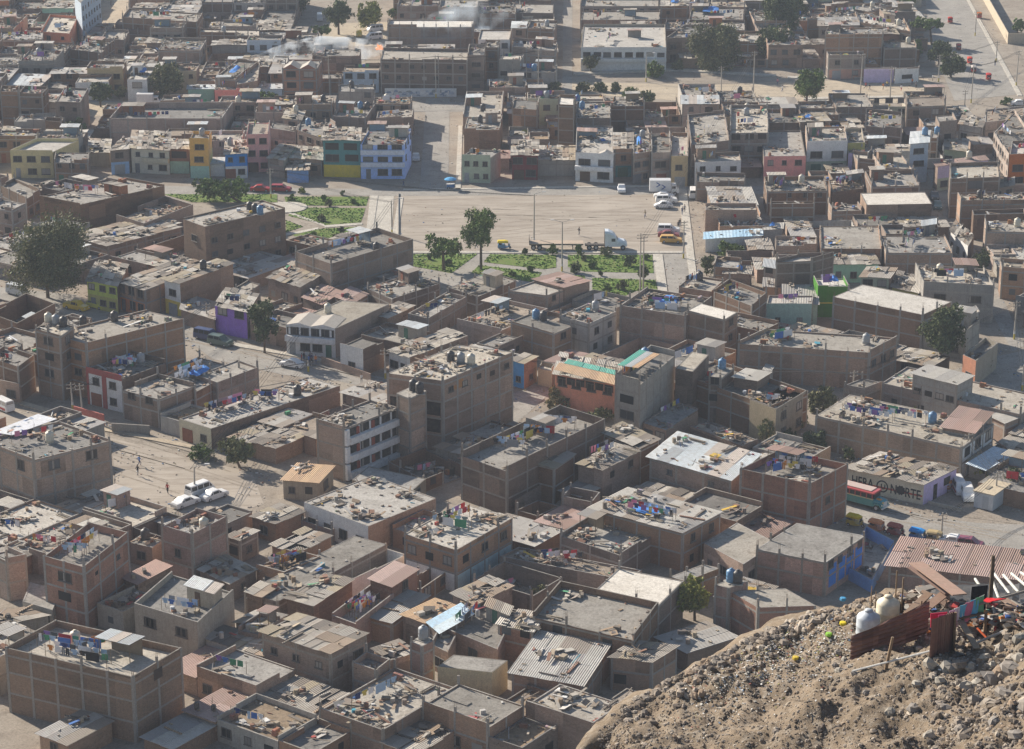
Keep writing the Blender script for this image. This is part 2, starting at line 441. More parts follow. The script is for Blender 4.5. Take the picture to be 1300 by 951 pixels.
def grid_windows(rt, P, side, floors, cols, rows, rnd, door=False, wsz=None, ground=0, frames=1.0):
    a, b = P[side], P[(side + 1) % 4]; d = b - a; W = d.length
    if W < 1.5: return
    d.normalize(); nrm = Vector((d.y, -d.x)); rz = math.atan2(d.y, d.x)
    for r in range(rows):
        z0 = (floors - rows + r) * FH
        for c in range(cols):
            if rnd.random() > frames: continue
            x = W * (c + 0.5) / cols + rnd.uniform(-0.15, 0.15)
            w, h = wsz or rnd.choice([(1.2, 1.2), (1.5, 1.2), (1.8, 1.3), (1.0, 1.0), (1.6, 1.3)])
            w = min(w, W / cols * 0.8)
            p = a + d * x + nrm * 0.004
            if r == 0 and z0 < 1.0 and door and c in (0, cols - 1) and (c == 0 or cols > 3):
                o = link('door', door_mesh(1.0 if cols > 2 else 2.2, 2.1, rnd.choice(DOORM)), rt, (p.x, p.y, 0.05), rz)
                continue
            fm, pm = win_mesh(w, h)
            if rnd.random() < 0.25 and not door:      # opening without its window: a dark pane painted as the shade inside
                link('opening_dark_pane', pm, rt, (p.x + nrm.x * 0.01, p.y + nrm.y * 0.01, z0 + 1.45 + rnd.uniform(-0.2, 0.2)), rz); continue
            o = link('window', fm, rt, (p.x, p.y, z0 + 1.5), rz)
            link('pane', pm, o)

def build_house(P, floors, wall='B', roof='c', par=None, allw=False, side_f=(0,), wins=None, lo=None, frame=False, rnd=None,
                extra='', name=None, info=None, base=0.0, parh=None, slabz=None):
    """P: four corners (ccw, P0->P1 the front-left wall, P1->P2 the front-right wall), world coordinates"""
    rnd = rnd or random.Random(1)
    c = sum(P, Vector((0, 0))) / 4
    Q = [p - c for p in P]
    top_slab = floors * FH + base if slabz is None else slabz
    flat = roof in 'CcDW'
    par = (0.75 if flat else 0.0) if par is None else par
    brick = wall in 'BRKGg'
    nm = name or ('low_brick_house' if wall in 'BRK' and floors < 1.25 else 'brick_house' if wall in 'BRK' else 'concrete_house' if wall in 'Gg' else 'painted_house')
    rt = link(nm, None, None, (c.x, c.y, 0))
    # ---- walls
    mats = [WALLS[wall], WALLS[{'B': 'B', 'R': 'R', 'K': 'K', 'G': 'G'}.get(wall, rnd.choice('BKBg'))] if not allw else WALLS[wall], ROOFS['c']]
    if lo: mats.append(WALLS[lo])
    t = 0.18; I = inset(Q, t)
    mb = MB(); u0 = rnd.uniform(0, 50)
    parz = []
    for i in range(4):
        k = parh[i] if parh else (rnd.choice([1, 1, 1, 0.45, 0.2]) if flat and par < 1.2 else 1)
        parz.append(par * k)
    for i in range(4):
        a, b = Q[i], Q[(i + 1) % 4]; ia, ib = I[i], I[(i + 1) % 4]; W = (b - a).length
        mi = 0 if (allw or brick or i in side_f) else 1
        ztop = top_slab + parz[i]
        nseg = 1
        segs = [(0, 1, ztop)]
        if flat and parz[i] > 0.5 and rnd.random() < 0.4 and W > 5 and parh is None:   # unfinished, stepped top
            k = rnd.uniform(0.3, 0.7); segs = [(0, k, ztop), (k, 1, ztop - rnd.choice([0.2, 0.4, parz[i]]))]
            if rnd.random() < 0.5: segs = [(0, k, segs[1][2]), (k, 1, ztop)]
        zb = FH if lo and i in side_f else 0
        if zb: mb.face([(a.x, a.y, 0), (b.x, b.y, 0), (b.x, b.y, zb), (a.x, a.y, zb)], mi=3, uv=[(u0, 0), (u0 + W, 0), (u0 + W, zb), (u0, zb)])
        for s0, s1, zt in segs:
            zt = max(zt, top_slab + 0.02)
            p, q = lerp(a, b, s0), lerp(a, b, s1); ip, iq = lerp(ia, ib, s0), lerp(ia, ib, s1)
            mb.face([(p.x, p.y, zb), (q.x, q.y, zb), (q.x, q.y, zt), (p.x, p.y, zt)], mi=mi,
                    uv=[(u0 + W * s0, zb), (u0 + W * s1, zb), (u0 + W * s1, zt), (u0 + W * s0, zt)])
            mb.face([(p.x, p.y, zt), (q.x, q.y, zt), (iq.x, iq.y, zt), (ip.x, ip.y, zt)], mi=2)
            zi = top_slab - 0.05
            mb.face([(iq.x, iq.y, zi), (ip.x, ip.y, zi), (ip.x, ip.y, zt), (iq.x, iq.y, zt)], mi=mi, uv=[(u0 + W * s1, zi), (u0 + W * s0, zi), (u0 + W * s0, zt), (u0 + W * s1, zt)])
            for (x, y, fl) in ((p, ip, 1), (q, iq, 0)):
                f = [(x.x, x.y, zi), (y.x, y.y, zi), (y.x, y.y, zt), (x.x, x.y, zt)]
                mb.face(f if not fl else f[::-1], mi=mi)
        u0 += W
    mb.build('wall', mats, rt)
    # ---- roof
    rb = MB()
    if flat:
        rb.prism(I, top_slab - 0.16, top_slab)
        if rnd.random() < 0.35 and 'k' not in extra:    # skylight or stair hole edge
            s, tt = rnd.uniform(0.2, 0.7), rnd.uniform(0.2, 0.7)
            cc = bil(I, s, tt); dd = (I[1] - I[0]); rz = math.atan2(dd.y, dd.x)
            rb.box((cc.x, cc.y, top_slab + 0.06), (rnd.uniform(1, 2.4), rnd.uniform(0.8, 1.4), 0.12), rz)
        rb.build('roof', ROOFS[roof], rt)
    else:
        w, seg, jit, gap = {'M': (1.8, 3.6, 0.03, 0.0), 'V': (1.8, 5, 0.02, 0), 'N': (1.9, 4, 0.03, 0), 'U': (2, 5, 0.02, 0), 'O': (1.2, 5, 0.02, 0), 'P': (1.3, 2.0, 0.12, 0.06)}[roof]
        rb.prism(I, top_slab - 0.3, top_slab - 0.14, (0.15, 0.13, 0.11))
        sheets(rb, Q, top_slab + 0.03, CORR[roof], rnd, w, 0.0, 0.3, gap, jit, seg)
        if roof in 'PM':        # stones, boards and tyres that hold the sheets down
            for _ in range(int((Q[1] - Q[0]).length * (Q[2] - Q[1]).length / 14)):
                p = bil(Q, rnd.uniform(0.05, 0.95), rnd.uniform(0.05, 0.95)); a = math.atan2((Q[1] - Q[0]).y, (Q[1] - Q[0]).x) + rnd.choice([0, PI / 2]) + rnd.gauss(0, 0.15)
                rb.box((p.x, p.y, top_slab + 0.22), (rnd.choice([0.4, 0.5, rnd.uniform(1.5, 4)]), rnd.uniform(0.12, 0.3), 0.14), a, rnd.choice(JUNKC))
        rb.build('roof', M_CORR, rt)
    # ---- concrete frame and rebar
    if frame or (brick and wall != 'g' and rnd.random() < 0.75 and floors >= 1.2):
        fb = MB(); cols = set(); stub = MB()
        for i in (0, 1, 3):
            a, b = Q[i], Q[(i + 1) % 4]; d = b - a; W = d.length; d.normalize(); nn = Vector((d.y, -d.x)); rz = math.atan2(d.y, d.x)
            n = max(1, round(W / rnd.uniform(3.2, 4.6)))
            zt = top_slab + (parz[i] if parz[i] > 0 else 0)
            for k in range(n + 1):
                x = min(max(W * k / n, 0.14), W - 0.14)
                p = a + d * x + nn * 0.012
                if k == 0: p = p + d * 0.006
                up = rnd.choice([0, 0, 0.1, 0.6, 1.1]) if flat else 0
                fb.box((p.x, p.y, (zt + 0.02) / 2), (0.36 if frame else 0.27, 0.05, zt + 0.02), rz)
                if (up or frame) and flat:
                    q = a + d * x - nn * 0.12
                    fb.box((q.x, q.y, zt + up / 2 + 0.03), (0.24, 0.24, up + 0.06), rz)
                    for sx, sy in ((-1, -1), (1, -1), (1, 1), (-1, 1)):
                        stub.tube((q.x + sx * 0.08, q.y + sy * 0.08, zt), (q.x + sx * 0.09 + rnd.gauss(0, 0.03), q.y + sy * 0.09, zt + up + rnd.uniform(0.5, 0.95)), 0.014, 3, (0.14, 0.08, 0.05))
            nf = int(floors + 0.3)
            for k in range(1, nf + 1):
                z = min(k * FH, top_slab) - 0.13
                p = (a + b) / 2 + nn * 0.006
                fb.box((p.x, p.y, z), (W - 0.02, 0.03, 0.26), rz)
        off_ = len(fb.v)
        fb.v += stub.v; fb.f += [tuple(off_ + i for i in f) for f in stub.f]; fb.m += [1] * len(stub.f); fb.c += stub.c; fb.uv += stub.uv
        fb.build('concrete_frame', [M_CONC, M_COL], rt)
    # ---- windows
    if wins is None:
        wins = []
        W0 = (Q[1] - Q[0]).length; W1 = (Q[2] - Q[1]).length
        fl = int(floors + 0.2)
        if fl >= 1:
            if 'F' in extra: wins.append((0, max(1, round(W0 / 2.8)), fl, True))
            elif rnd.random() < 0.6: wins.append((0, max(1, round(W0 / 3.3)), min(fl, 2), False))
            if rnd.random() < 0.4: wins.append((1, max(1, round(W1 / 4.5)), 1, False))
    for wdef in wins:
        sd, cols, rows, dr = wdef[:4]
        grid_windows(rt, Q, sd, int(floors + 0.35), cols, rows, rnd, dr, wdef[4] if len(wdef) > 4 else None, frames=1.0 if dr or len(wdef) > 4 else 0.85)
    # ---- things on the roof
    area = abs((Q[1] - Q[0]).cross(Q[3] - Q[0]))
    feats = []
    IQ = [p + c for p in I]
    rooms = []
    if flat and ('r' in extra or (rnd.random() < 0.38 and area > 55 and 'k' not in extra)):
        s = rnd.choice([0.04, 0.55]); tt = rnd.choice([0.5, 0.62]); W0 = (I[1] - I[0]).length; D0 = (I[3] - I[0]).length
        ds, dt = min(0.5, rnd.uniform(2.6, 4.5) / W0), min(0.42, rnd.uniform(2.2, 4) / D0)
        rq = [bil(I, s, tt), bil(I, s + ds, tt), bil(I, s + ds, tt + dt - 0.04), bil(I, s, tt + dt - 0.04)]
        rooms.append((s, s + ds, tt, tt + dt))
        hz = rnd.uniform(1.9, 2.4)
        open_ = rnd.random() < 0.4
        m2 = MB()
        if open_:
            for p in rq: m2.tube((p.x, p.y, top_slab), (p.x, p.y, top_slab + hz), 0.06, 5, (0.2, 0.15, 0.1))
            for i in range(4): m2.tube((rq[i].x, rq[i].y, top_slab + hz - 0.08), (rq[(i + 1) % 4].x, rq[(i + 1) % 4].y, top_slab + hz - 0.08), 0.05, 4, (0.2, 0.15, 0.1))
            w_ = inset(rq, 0.02)
            m2.prism([w_[2], w_[3], lerp(w_[3], w_[0], 0.06), lerp(w_[2], w_[1], 0.06)], top_slab + 0.01, top_slab + hz - 0.06, rnd.choice([(0.3, 0.24, 0.17), (0.25, 0.24, 0.23), (0.2, 0.3, 0.4)]))
            ro = m2.build('shelter_frame', M_COL, rt)
        else:
            W = (rq[1] - rq[0]).length; D = (rq[2] - rq[1]).length; uu = 0
            for i in range(4):
                a, b = rq[i], rq[(i + 1) % 4]; w = (b - a).length
                m2.face([(a.x, a.y, top_slab + 0.005), (b.x, b.y, top_slab + 0.005), (b.x, b.y, top_slab + hz), (a.x, a.y, top_slab + hz)], uv=[(uu, 0), (uu + w, 0), (uu + w, hz), (uu, hz)]); uu += w
            m2.face([(p.x, p.y, top_slab + hz) for p in rq])
            ro = m2.build('rooftop_room', WALLS[rnd.choice('BKGgR') if brick else rnd.choice([wall, 'K', 'G'])], rt)
            a, b = rq[0], rq[1]; d = (b - a).normalized(); p = lerp(a, b, 0.4) + Vector((d.y, -d.x)) * 0.004
            link('door', door_mesh(0.8, 1.8, rnd.choice(DOORM)), ro, (p.x, p.y, top_slab + 0.02), math.atan2(d.y, d.x))
        m3 = MB(); sheets(m3, rq, top_slab + hz + 0.03, CORR[rnd.choice('MMPNV')], rnd, 1.4, rnd.uniform(-0.04, 0.04), 0.3, 0, 0.03, 3)
        m3.build('room_roof', M_CORR, ro)
        feats.append('rooftop room')
    def free(s, t):
        return not any(a - 0.06 < s < b + 0.06 and e - 0.06 < t < f + 0.06 for a, b, e, f in rooms)
    if 'T' in extra or (rnd.random() < 0.012 and area > 40):
        tm = MB(); s, tt = rnd.uniform(0.15, 0.5), rnd.uniform(0.15, 0.5)
        k = 4; ww, hh = 0.3, 0.3; zz = top_slab + (1.0 if flat else 0.35)
        pts = [[bil(I, s + ww * i / k, tt + hh * j / k) for i in range(k + 1)] for j in range(k + 1)]
        zs = [[zz + rnd.uniform(-0.12, 0.12) + 0.5 * math.sin(3 * i / k) * (j / k) for i in range(k + 1)] for j in range(k + 1)]
        col = (0.04, 0.22, 0.62)
        for j in range(k):
            for i in range(k):
                q = [(j, i), (j, i + 1), (j + 1, i + 1), (j + 1, i)]
                tm.face([(pts[a][b].x, pts[a][b].y, zs[a][b]) for a, b in q], col)
                tm.face([(pts[a][b].x, pts[a][b].y, zs[a][b] - 0.03) for a, b in q[::-1]], col)
        if flat:
            for a, b in ((0, 0), (0, k), (k, k), (k, 0)): tm.tube((pts[a][b].x, pts[a][b].y, top_slab), (pts[a][b].x, pts[a][b].y, zs[a][b]), 0.05, 4, (0.25, 0.2, 0.15))
        o = tm.build('tarpaulin', M_COL, None, (c.x, c.y, 0)); INFO_LATER.append((o, 'tarpaulin', 'blue tarpaulin rigged over the roof of', rt))
        feats.append('blue tarpaulin')
    nj = extra.count('j') * 18 if 'j' in extra else (int(rnd.choice([9, 18, 27, 40, 55]) * min(1.6, area / 80)) if 'k' not in extra else 0)
    if not flat: nj //= 2
    if nj >= 3:
        jm = MB(); junk(jm, I, top_slab + (0.0 if flat else 0.12), nj, rnd)
        o = jm.build('roof_debris', M_COL, None, (c.x, c.y, 0))
        if o: o['kind'] = 'stuff'; DEBRIS.append((o, rt))
        if nj >= 36: feats.append('junk')
    nt_ = extra.count('t') if ('t' in extra or 'k' in extra) else (rnd.random() < 0.3 and floors >= 1.8)
    for k in range(int(nt_)):
        s = rnd.uniform(0.12, 0.88); tt = rnd.uniform(0.5, 0.9)
        if k == 0: s0, t0 = s, tt
        else: s, tt = s0 + 1.7 * k / max(3, (I[1] - I[0]).length) * (1 if s0 < 0.6 else -1), t0
        if not free(s, tt): s = 0.5; tt = 0.25
        p = bil(IQ, s, tt)
        TANKS.append((p, top_slab + (0.0 if flat else 0.1), rt, rnd.choice(['black', 'black', 'grey', 'cream', 'blue'])))
        feats.append('water tank')
    nl = extra.count('l')
    if 'l' not in extra and 'k' not in extra and flat and area > 35 and rnd.random() < 0.45: nl = 1
    for k in range(nl):
        s0, t0 = rnd.uniform(0.08, 0.35), rnd.uniform(0.12, 0.4) + 0.12 * k
        if rnd.random() < 0.5: a, b = bil(IQ, s0, t0), bil(IQ, min(0.95, s0 + 0.5), t0 + 0.1)
        else: a, b = bil(IQ, t0, s0), bil(IQ, t0 + 0.1, min(0.95, s0 + 0.5))
        d = b - a
        if d.length > 8: b = a + d * (8 / d.length)
        LINES.append((a, b, top_slab, rt, rnd.random()))
        if 'l' in extra and PX((c.x, c.y, top_slab))[1] > 200:
            off = Vector((-(b - a).y, (b - a).x)).normalized() * rnd.uniform(0.8, 1.2); LINES.append((a + off, b + off, top_slab, rt, 0))
        feats.append('washing line')
    HOUSES.append(dict(o=rt, c=c, z=top_slab, floors=floors, wall=wall, roof=roof, feats=feats, info=info, area=area, hollow=(slabz is not None and slabz < 1)))
    FOOT.append((P, min(p.x for p in P), max(p.x for p in P), min(p.y for p in P), max(p.y for p in P)))
    return rt
INFO_LATER = []; DEBRIS = []
WARN = []
def traced(row, k):
    tile, lx, ly, nx, ny, rx, ry, floors, wall, roof = row[:10]
    o = dict(row[10]) if len(row) > 10 and isinstance(row[10], dict) else {}
    rnd = random.Random(k * 77 + 5)
    hollow = roof in 'H'
    if hollow: roof = o.pop('floor', 'D'); o['slabz'] = 0.15; o.setdefault('par', floors * FH); 
    flat = roof in 'CcDW'
    par = o.get('par', (0.75 if flat else 0.0)); top = (0.15 if hollow else floors * FH) + par
    L, Nn, Rr = V2(T(tile, lx, ly, top)), V2(T(tile, nx, ny, top)), V2(T(tile, rx, ry, top))
    a, b = L - Nn, Rr - Nn
    ang = math.degrees(a.angle_signed(b)) if a.length and b.length else 0
    # square the plan up a little
    sgn = a.cross(b)
    if sgn > 0 or a.length < 1.5 or b.length < 1.5: WARN.append((k, row[:7], 'order/size', round(a.length, 1), round(b.length, 1)))
    if sgn > 0: return
    if not 55 < abs(ang) < 125: WARN.append((k, row[:7], 'angle', round(ang), round(a.length, 1), round(b.length, 1)))
    P = [L, Nn, Rr, L + Rr - Nn]
    info = (o.pop('lab', None), o.pop('nick', None))
    extra = o.pop('x', '')
    wins = o.pop('w', None)
    build_house(P, floors, wall, roof, extra=extra, wins=wins, info=info, rnd=rnd, **o)
# ------------------------------------------------------------------ the houses one can tell apart, traced roof by roof
S = lambda *a: dict(a)
H = [
 # --- far left
 (11, 205,150, 345,160, 385,80, 2, 'salmon','C', dict(allw=1,x='lj',w=[(0,2,1,False)],lab='salmon pink two storey house with washing on its roof near the far edge of town',nick='the far salmon house')),
 (11, 372,-20, 405,10, 500,-60, 4, 'paleblue','c', dict(allw=1,x='k',w=[(1,7,4,False,(.9,1.1))],lab='tall pale blue apartment block with rows of small windows by the sandy yard',nick='the pale blue block')),
 (11, 345,245, 490,262, 572,200, 1.6,'B','c'), (11, 510,185, 622,192, 645,150, 1.6,'K','C'),
 (11, 0,190, 212,190, 215,150, 2,'B','c'), (11, 610,85, 985,110, 1012,60, 2.3,'B','c',dict(x='ll')),
 (11, 645,-20, 850,-15, 862,-60, 2,'B','C'), (11, 625,135, 880,150, 1020,92, 1.4,'B','c',dict(x='j')),
 (11, 790,240, 1000,245, 1032,190, 2,'K','c'), (11, 1000,160, 1300,165, 1300,140, 2,'B','C',dict(x='j')),
 (11, 0,75, 80,75, 82,45, 2,'paleblue','C',dict(w=[(0,1,1,False)])), (11, 30,425, 200,430, 262,375, 1.5,'B','V'),
 (11, 375,405, 545,400, 562,370, 1.5,'white','C'), (11, 0,457, 92,460, 98,430, 3,'B','c'),
 (11, 275,495, 400,500, 440,430, 3,'B','c',dict(x='ll',par=1.0,lab='tall bare brick house with a line of washing behind its parapet above the yellow house')),
 (11, 93,465, 212,468, 240,432, 3,'K','c',dict(w=[(0,2,3,False)])),
 (11, 635,385, 735,386, 775,335, 2,'white','C',dict(w=[(0,1,1,False,(2.4,1.4))],lab='small white house with one wide window beside a dark round tree',nick='the white house by the round tree')),
 (11, 1075,378, 1182,386, 1288,300, 2,'B','c',dict(x='Tj')), (11, 1185,410, 1290,390, 1300,310, 1.8,'B','C'),
 (11, 1072,442, 1242,440, 1250,402, 1.3,'pink','c',dict(w=[(0,2,1,False,(2.4,1.6))])), (11, 940,447, 1070,445, 1073,425, 1.2,'mint','V'),
 (11, 800,495, 970,490, 985,470, 1.0,'K','c'),
 (11, 545,592, 1108,592, 1165,510, 1.6,'B','c',dict(par=1.5,x='ljj',w=[],lab='long windowless brick wall house behind the row that faces the park',nick='the long blind brick house')),
 (11, 220,603, 308,610, 318,590, 2,'K','H',dict(floor='c')),
 (11, 50,750, 262,752, 392,692, 2,'yellow','C',dict(x='k',allw=1,w=[(0,3,2,True,(1.9,1.3))],lab='pale yellow two storey house with wide windows at the end of the park row',nick='the pale yellow house')),
 (11, 270,795, 440,800, 447,752, 1.8,'B','c',dict(x='Fj')), (11, 552,752, 642,746, 700,690, 2,'K','P',dict(lo='skyblue',x='F')),
 (11, 655,742, 845,752, 852,662, 2,'cream','P',dict(x='F',lab='cream two storey house with a long balcony wall facing the park',nick='the cream park house')),
 (11, 847,745, 943,747, 950,700, 2,'brown','P',dict(lo='mint',w=[(0,1,1,False,(3.4,1.6))])),
 (11, 945,690, 1040,691, 1058,655, 3,'orange','C',dict(x='tk',lo='mint',w=[(0,1,2,False,(2,1.2))],allw=1,lab='narrow bright orange three storey house with a black water tank and mint ground floor',nick='the orange tower house')),
 (11, 1048,820, 1122,822, 1125,790, 1,'white','M'), (11, 1125,772, 1234,768, 1240,702, 2,'blue','P',dict(allw=1,lo='white',w=[(0,2,2,True)],lab='deep blue two storey house squeezed beside the tall pink house',nick='the deep blue house')),
 (11, 1232,662, 1342,660, 1350,600, 3,'pink','C',dict(allw=1,x='lk',w=[(0,2,3,True)],lab='tall coral pink three storey house with six dark windows facing the park',nick='the coral pink house')),
 (11, 440,760, 545,765, 555,700, 1.2,'g','P'),(11, 0,690, 90,700, 100,640, 1.2,'K','P'),
 # --- far centre left
 (12, 130,330, 303,332, 330,290, 3,'R','c',dict(x='k',w=[(0,2,3,False,(2.4,1.5))],lab='red brick house with twin gables beside the drifting smoke',nick='the twin gabled house')),
 (12, 335,268, 518,268, 525,236, 2.6,'B','c'),
 (12, 657,122, 1083,122, 1090,90, 3,'K','W',dict(x='k',w=[(0,1,0,False)],lab='long brick factory hall with a white vaulted roof behind the fire',nick='the long factory hall')),
 (12, 705,30, 915,30, 925,-12, 2.3,'B','c',dict(x='ll')), (12, 917,36, 1108,36, 1112,-12, 3,'B','c',dict(x='jj')),
 (12, 1112,60, 1300,62, 1300,20, 2.3,'B','c'),
 (12, 622,292, 1057,300, 1062,245, 3,'B','C',dict(w=[(0,7,2,False,(1.2,1.0))],x='jk',lab='long three storey brick block with seven windows a floor above a painted mural',nick='the mural block')),
 (12, 1058,267, 1140,267, 1146,220, 3.3,'K','c',dict(w=[(0,1,3,False,(2.2,1.1))])), (12, 1142,235, 1213,237, 1220,200, 3,'B','c'),
 (12, 1215,296, 1320,298, 1340,265, 2.6,'G','C',dict(w=[(0,2,2,False,(1.8,1.2))])), (12, 1110,190, 1270,190, 1280,140, 3,'white','C',dict(x='k',w=[(0,3,1,False)])),
 (12, 1035,572, 1228,570, 1238,455, 1.5,'K','C',dict(x='tj')), (12, 1040,642, 1220,640, 1232,575, 2,'B','c'),
 (12, 1030,772, 1172,776, 1222,742, 2,'palegreen','c',dict(w=[(0,3,2,True,(1.1,1.1))],lab='pale green corner house with small windows beside the street leading off the plaza',nick='the pale green corner house')),
 (12, 412,442, 590,446, 590,418, 1.8,'G','c'), (12, 382,580, 548,590, 595,522, 1.6,'B','c',dict(x='ttj')), (12, 600,590, 783,575, 790,532, 1.5,'K','c',dict(x='jj')),
 (12, 522,712, 742,712, 775,642, 2.7,'periwinkle','c',dict(allw=1,x='r',w=[(0,3,3,True,(2.2,1.4)),(1,3,2,False)],lab='periwinkle blue corner house with white trimmed balconies beside the plaza street',nick='the periwinkle corner house')),
 (12, 335,700, 520,704, 524,640, 3,'teal','P',dict(allw=1,lo='yellow',w=[(0,2,2,False,(3,1.6))],lab='dark teal house with yellow lower floor beside the periwinkle house',nick='the teal house')),
 (12, 155,852, 262,852, 272,802, 1,'blue','P'), (12, 165,790, 330,800, 345,740, 1.3,'B','P',dict(x='j')),
 (12, 205,650, 330,690, 350,612, 1.8,'B','c'), (12, 68,640, 200,660, 215,620, 1.5,'K','c'), (12, 135,592, 225,602, 245,556, 2,'B','P'),
 (12, -10,444, 130,445, 137,422, 1.2,'paleblue','V'), (12, -20,330, 60,335, 80,300, 1.6,'K','P',dict(x='jj')), (12, 60,790, 140,800, 200,730, 1.5,'B','P',dict(x='j')),
 (12, 345,620, 375,640, 400,610, 1.6,'K','c'),
 # --- far centre right
 (13, 0,62, 205,66, 208,12, 2,'B','c',dict(x='l')), (13, 75,140, 208,146, 226,102, 2,'B','c'), (13, 0,232, 218,246, 226,202, 2.4,'K','c',dict(x='j')),
 (13, 0,345, 218,350, 226,322, 1.8,'G','c',dict(w=[(0,4,1,False)],x='ll')), (13, 0,140, 72,142, 76,110, 2,'K','V'),
 (13, 342,20, 735,20, 738,-14, 2,'B','c',dict(x='j')), (13, 342,100, 738,98, 742,45, 1.6,'B','C',dict(x='jl')), (13,345,165, 545,165, 548,135, 1.4,'cream','C'),
 (13, 345,236, 772,236, 766,120, 2,'white','C',dict(x='jjl',w=[(0,8,1,False,(2.0,1.3))],lab='long white two storey house with a row of wide windows above a garden wall',nick='the long white house')),
 (13, 772,182, 915,178, 1000,120, 2.3,'B','c'), (13, 745,32, 880,30, 885,-10, 2.2,'B','P',dict(x='T')), (13, 885,90, 1160,90, 1165,30, 2,'B','c',dict(x='Tl')),
 (13, 765,135, 1165,140, 1165,100, 2,'B','C'),
 (13, 0,532, 128,540, 135,492, 2.4,'B','c'), (13, 230,512, 312,516, 318,474, 4,'K','W',dict(w=[],x='k',lab='slim windowless brick tower house with a pale rendered top floor',nick='the slim pale topped tower')),
 (13, 318,582, 495,580, 496,498, 2.6,'B','c',dict(x='tjj')),
 (13, 318,752, 508,762, 505,622, 2.2,'white','C',dict(x='r',w=[(0,2,2,True,(2.6,1.5))],lab='white house with a pitched porch and a roof terrace under a pale sheet',nick='the white porch house')),
 (13, 0,775, 128,778, 130,702, 2,'maroon','P',dict(allw=1,w=[(0,2,2,True,(2.8,1.5))],lab='dark maroon house with wide shaded openings facing the plaza',nick='the maroon house')),
 (13, 130,800, 316,800, 318,730, 1.3,'G','P',dict(x='jjl')), (13, 512,745, 605,743, 605,665, 2.3,'K','P',dict(x='F',lo='teal')), (13, 607,770, 692,757, 690,652, 2.2,'B','c',dict(x='TF')),
 (13, 697,755, 795,750, 790,652, 2.4,'K','c',dict(w=[(0,1,2,True,(2.4,1.4))])), (13, 797,780, 880,780, 880,662, 2.2,'tan','C',dict(x='F')),
 (13, 852,520, 1032,520, 1030,478, 3,'K','V',dict(par=0)), (13, 895,716, 1088,692, 1062,548, 2.6,'B','c',dict(x='lljj',w=[(0,2,1,False,(2,1.2))])),
 (13, 1090,652, 1284,650, 1278,522, 2.8,'K','C',dict(x='jjt',w=[(0,3,2,False,(1.9,1.3))])),
 (13, 915,802, 1146,792, 1138,757, 2,'white','C',dict(w=[(0,3,2,False)],lab='white fronted house with an advertising board on its side near the lorry park',nick='the white board house')),
 # --- far right
 (14, 218,82, 440,72, 640,10, 2,'B','c'), (14, 275,130, 474,126, 472,86, 2.2,'G','M',dict(w=[(0,3,1,False,(2,1.2))])), (14, 476,110, 735,158, 700,90, 2,'K','C',dict(x='ll')),
 (14, 305,172, 595,170, 600,130, 3,'B','c',dict(w=[],lab='large blank brick building with a white side wall by the sports ground',nick='the blank building by the sports ground')),
 (14, 600,228, 765,226, 752,195, 2,'B','C'),
 (14, 322,276, 508,272, 498,255, 2,'K','C',dict(lo='terracotta',w=[(0,2,2,True)],lab='brick corner house with an orange ground floor facing the sports ground',nick='the orange based corner house')),
 (14, 500,346, 650,346, 652,338, 1,'lilac','c',dict(x='k',w=[])), (14, 655,346, 775,338, 778,325, 1.1,'white','c',dict(x='k',w=[(0,1,1,False,(3,1.2))])),
 (14, 715,522, 905,515, 898,470, 2,'K','D',dict(w=[(0,2,1,False)],lab='sandy walled corner house with a dirt floored roof below the sports ground')),
 (14, 22,600, 180,600, 150,545, 1.6,'B','c',dict(x='jl')), (14, 180,610, 330,605, 300,570, 1.8,'K','P',dict(x='jT')),
 (14, 215,706, 418,702, 405,622, 2.4,'white','C',dict(lo='palegreen',x='jjj',w=[(0,2,2,True,(2.6,1.5))],lab='white over pale green house with a cluttered roof in the row below the football pitch',nick='the white and green house')),
 (14, 0,782, 210,780, 185,642, 1.8,'pink','c',dict(x='j',w=[(0,3,1,True)])), (14, 422,762, 610,755, 600,700, 1.6,'lilac','c',dict(w=[(0,3,1,True)])), (14, 420,715, 505,712, 490,640, 2,'olive','c'),
 (14, 470,790, 572,800, 545,762, 1.8,'K','C'), (14, 590,838, 750,846, 690,765, 2,'K','C',dict(x='j')),
 (14, 732,718, 822,712, 826,655, 3.2,'paleblue','V',dict(par=0,w=[(0,1,2,False,(2.4,1.2))],allw=1,lab='narrow grey white tower house with a sheet canopied terrace',nick='the canopied tower house')),
 (14, 878,608, 965,600, 945,560, 2.6,'K','c',dict(w=[(0,1,1,False)])), (14, 505,620, 690,640, 690,560, 1.5,'B','c',dict(x='ljj')),
 (14, 975,620, 1090,640, 1110,600, 1.5,'G','P',dict(x='j')), (14, 1105,602, 1300,582, 1300,520, 1.6,'K','D',dict(x='jl')),
 (14, 1150,650, 1225,770, 1330,660, 2.0,'K','c',dict(x='ljj')), (14, 1228,772, 1320,768, 1330,700, 2.4,'terracotta','C',dict(w=[(0,1,2,False,(2.4,1.5))])),
 (14, 870,832, 1120,800, 1100,780, 2,'lilac','N',dict(lo='palegreen')), (14, 900,745, 1010,760, 1020,700, 1.3,'palegreen','P',dict(x='j')), (14, 830,690, 870,690, 880,640, 1.8,'B','c'),
 # --- left middle
 (21, 195,150, 400,190, 822,95, 2.2,'B','c',dict(x='jjl',w=[],par=.5,lab='large square brick block with a pale roof and square skylights',nick='the square brick block')),
 (21, -60,190, 60,212, 128,178, 2,'B','c'), (21, 0,100, 130,160, 200,118, 1.5,'K','c'), (21, 580,245, 720,290, 965,195, 1.2,'B','D',dict(par=1.2)),
